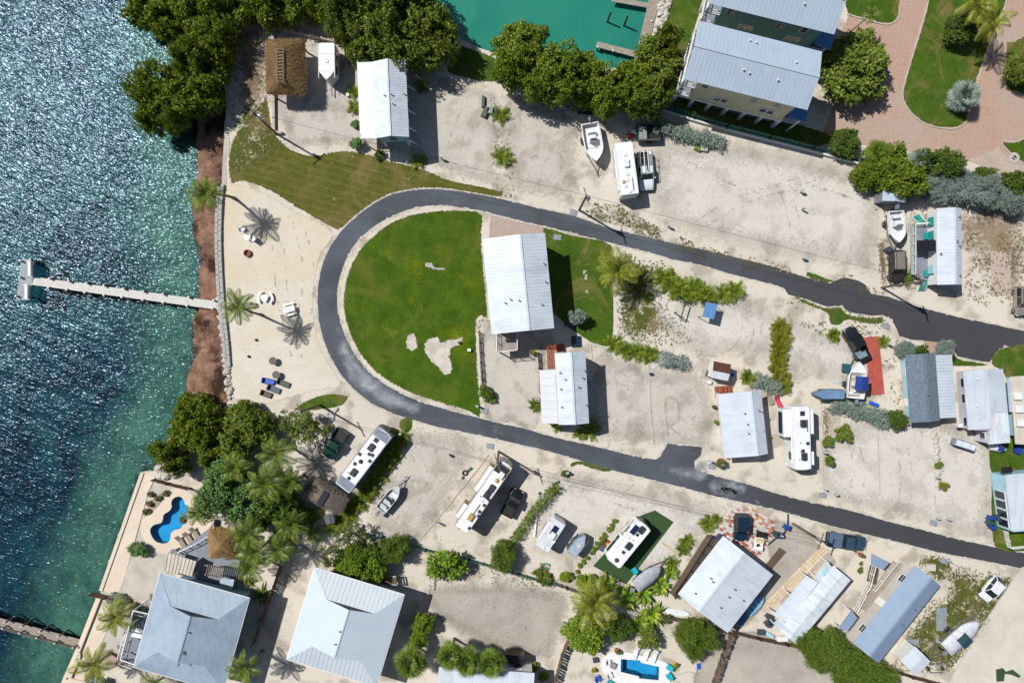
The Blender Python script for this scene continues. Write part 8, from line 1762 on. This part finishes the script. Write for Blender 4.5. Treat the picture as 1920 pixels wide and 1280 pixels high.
bm_ = MB(); bm_.b(-.2, .2, -.1, .1, 0, .04)
bm2 = MB().b(-.2, .2, -.1, -.06, 0, .2).b(-.2, .2, .06, .1, 0, .2).b(-.2, -.16, -.06, .06, 0, .2).b(.16, .2, -.06, .06, 0, .2).b(-.02, .02, -.06, .06, 0, .2).mesh('concrete_block'); bm2.materials.append(W_WHITE)
for i in range(9): child('concrete_block', bm2, bw_, (-1.9 + i * .46, rnd.uniform(-.05, .05), 0), (0, 0, rnd.uniform(-.15, .15)))
tag(MB().bar((-1.3, 0, .1), (1.3, 0, .1), .16, .2).build('timber_beam', mk('yellow_timber', (214, 190, 110), (190, 166, 92), 4, .8), loc=P(1255, 1027), rz=ang((1241, 1015), (1272, 1037))), 'long yellow timber beam lying west of the boardwalk', 'beam')
tag(MB().cyl((0, -1.4, .18), (0, 1.4, .18), .14, n=10).build('white_pipe', TRIM, loc=P(1004, 985), rz=ang((0, 0), (10, 1)) ), 'thick white pipe beside the clipped hedge and travel trailer', 'pipe')
cp = [P(1477, 963), P(1476, 985), P(1468, 1000), P(1452, 1010), P(1440, 1020)]; tag(MB().tube([(p.x, p.y, .1) for p in [Vector(q) for q in smooth_poly([tuple(q) for q in cp], False, 4)]], .1, 7).build('drain_pipe', BLACK), 'curved black pipe between the patchwork patio and the pole', 'pipe')
gr = thing('covered_grill', 'black covered grill beside the banana clump', 'grill', P(1110, 1083), .4); MB().loft([[(-.6, -.45, 0), (.6, -.45, 0), (.6, .45, 0), (-.6, .45, 0)], [(-.55, -.42, .8), (.55, -.42, .8), (.55, .42, .8), (-.55, .42, .8)], [(-.4, -.2, 1.1), (.4, -.2, 1.1), (.4, .2, 1.1), (-.4, .2, 1.1)]]).build('cover', BLACK, gr, smooth=False, fix=True)
tb = thing('kayak_toy', 'red and yellow toy boat leaning by the turf mat', 'toy', P(1143, 1022), R(-40)); MB().loft([[(x, -w_, .1), (x, w_, .1), (x, w_ * .7, .3), (x, -w_ * .7, .3)] for x, w_ in ((-.7, .25), (-.3, .45), (.3, .42), (.8, .1))]).build('hull', RED, tb, fix=True); MB().b(-.55, .1, -.2, .2, .3, .4).build('seat', YEL, tb)
p = P(1127, 1026); tag(MB().b(-.5, .5, -.4, .4, 0, .05).b(-.4, .4, -.3, .3, .05, .07).build('door_mat', mk('grey_mat', (96, 96, 100), (82, 82, 86), 6, .9), loc=(p.x, p.y, .03), rz=-.55), 'dark grey mat at the corner of the turf mat', 'mat')
for a, b, m, l, s in [(1310, 1248, BLU, 'bright blue plastic lid on the sand east of the rectangular pool', (.55, .8)), (1149, 1245, mk('grey_cushion', (150, 150, 152), (132, 132, 136), 4, .8), 'grey cushion box on the pool deck', (.75, .8)), (1116, 1235, BIND, 'dark square side table west of the pool deck', (.7, .6)), (1590, 738, BIND, 'grey tarp bundle beside the blue trailer', (.5, .6)) if 0 else (1585, 690, mk('teal_tarp', (22, 84, 98), (16, 70, 84), 4, .7), 'teal tarp bundle beside the black pickup and boat', (1.0, 1.2)), (1573, 716, mk('pale_board', (190, 200, 200), (170, 180, 182), 4, .7), 'pale board lying behind the blue trailer', (.7, .5)), (1637, 757, BLU, 'blue bundle at the foot of the boat', (1.2, .5)), (1907, 842, BLUEC, 'blue covered pile at the east edge', (1.0, 1.3)), (1745, 1163, LID, 'grey concrete slab in the weedy yard', (1.2, 1.6)) if 0 else (1765, 1160, LID, 'old pale slab in the weedy yard', (1.4, 3.2)), (1711, 1207, LID, 'grey slab beside the white shed', (1.6, 1.4)), (1372, 702, BLU, 'blue drum box beside the rusty shed', (.45, .45)), (1327, 700, BIND, 'dark crate west of the rusty shed', (.5, .8)), (922, 738, BIND, 'grey stone bin beside the lawn fence shrub', (.4, .4)) if 0 else (1329, 716, WPL, 'pale blue tub west of the rusty shed', (.5, .5)), (1743, 1062, W_BEIGE, 'wooden pallet box on the verge grass', (1.2, .9)), (880, 656, WPL, 'white gear on the limestone outcrop', (.5, .4)), (861, 642, BIND, 'dark box on the limestone outcrop', (.35, .3)), (712, 1003, AC_W, 'white cooler at the green mesh fence', (.8, .5)), (1465, 1195, WPL, 'long white tank behind the trailer home', (1.6, .7)), (1442, 1188, W_SKY, 'pale blue box behind the trailer home', (1.1, .5)), (1426, 1183, BIND, 'dark tub behind the trailer home', (1.0, .7)), (672, 986, W_BEIGE, 'grey and blue tarp heap by the mesh fence', (1.3, .8)), (910, 212, mk('olive_frame', (96, 104, 78), (80, 88, 64), 4, .8), 'olive green boat stand on the grey gravel', (.75, 1.5)), (919, 208, FG_SILV, 'grey box beside the olive boat stand', (.8, 1.0)), (906, 192, mk('olive_frame', (96, 104, 78)), 'olive green beam north of the boat stand', (.4, 1.6)), (653, 180, WPL, 'white drum beside the pale blue house', (.4, .4)), (1307, 280, mk('moss_box', (110, 130, 50), (90, 110, 40), 4, .8), 'moss green crate at the east end of the silver-green hedge', (.8, .6)), (1319, 280, W_BEIGE, 'pale slatted pallet beside the moss green crate', (1.0, .7)), (1080, 640, glass('dark_solar', (30, 46, 76), .15), 'dark panelled hot tub cover in the shade', (1.3, 1.5)), (1068, 608, BIND, 'dark slatted bin in the house shade', (1.4, .9)), (620, 1262, mk('drive_patch', (150, 150, 152), (130, 130, 132), 4, .9), 'x', (.1, .1)) if 0 else (1026, 186, WPL, 'white upturned dinghy half under the trees', (2.0, 1.0))]:
    p = P(a, b); h = .45 if s[0] * s[1] < 1.6 else .3
    if 'slab' in l or 'lid' in l or 'board' in l: h = .07
    w_, d_ = s; o = thing(l.split(' ')[0] if 0 else 'storage_box' if h > .1 else 'slab', l, 'box' if h > .1 else 'slab', (p.x, p.y, .03 if h < .1 else 0), rnd.uniform(-.5, .2))
    MB().loft([[(-w_ / 2, -d_ / 2, 0), (w_ / 2, -d_ / 2, 0), (w_ / 2, d_ / 2, 0), (-w_ / 2, d_ / 2, 0)], [(-w_ * .47, -d_ * .48, h), (w_ * .47, -d_ * .47, h), (w_ * .48, d_ * .47, h), (-w_ * .47, d_ * .48, h)]]).build('body', m, o, fix=True, bevel=.04 if h > .1 else .01)
    if h > .1: MB().box((0, 0, h + .02), (w_ * .9, d_ * .9, .05)).build('lid', m, o)
cdr = thing('stair', 'timber stair with pale rail north of the white hip-roofed house', 'stair', P(730, 1088)); stairs(cdr, (712, 1086), (744, 1088), .1, 1.8, 1.1, 10, DECKB, side=TRIM)
pz = thing('manhole', 'round concrete manhole on the small lawn at the east edge', 'manhole', P(1901, 296) + Vector((0, 0, .035))); MB().cyl((0, 0, 0), (0, 0, .06), .72, n=24).build('ring', CONC, pz); MB().cyl((0, 0, .06), (0, 0, .08), .3, n=20).build('cover', BLACK, pz)

# ------------------------------------------------------------------ tell look-alikes of one group apart by their place in the row
ORD = 'first second third fourth fifth sixth seventh eighth ninth tenth eleventh twelfth thirteenth fourteenth fifteenth sixteenth seventeenth eighteenth nineteenth twentieth twenty-first twenty-second twenty-third twenty-fourth twenty-fifth twenty-sixth'.split()
bpy.context.view_layer.update()
groups = {}
for o in COL.objects:
    if o.parent is None and o.get('group') and o.get('label'): groups.setdefault((o['group'], o['label']), []).append(o)
for (g, l), v in groups.items():
    if len(v) < 2: continue
    xs = [o.location.x for o in v]; ys = [o.location.y for o in v]; we = max(xs) - min(xs) >= max(ys) - min(ys)
    v.sort(key=(lambda o: o.location.x) if we else (lambda o: -o.location.y))
    for i, o in enumerate(v): o['label'] = l + ', ' + ORD[i] + (' from the west' if we else ' from the north')
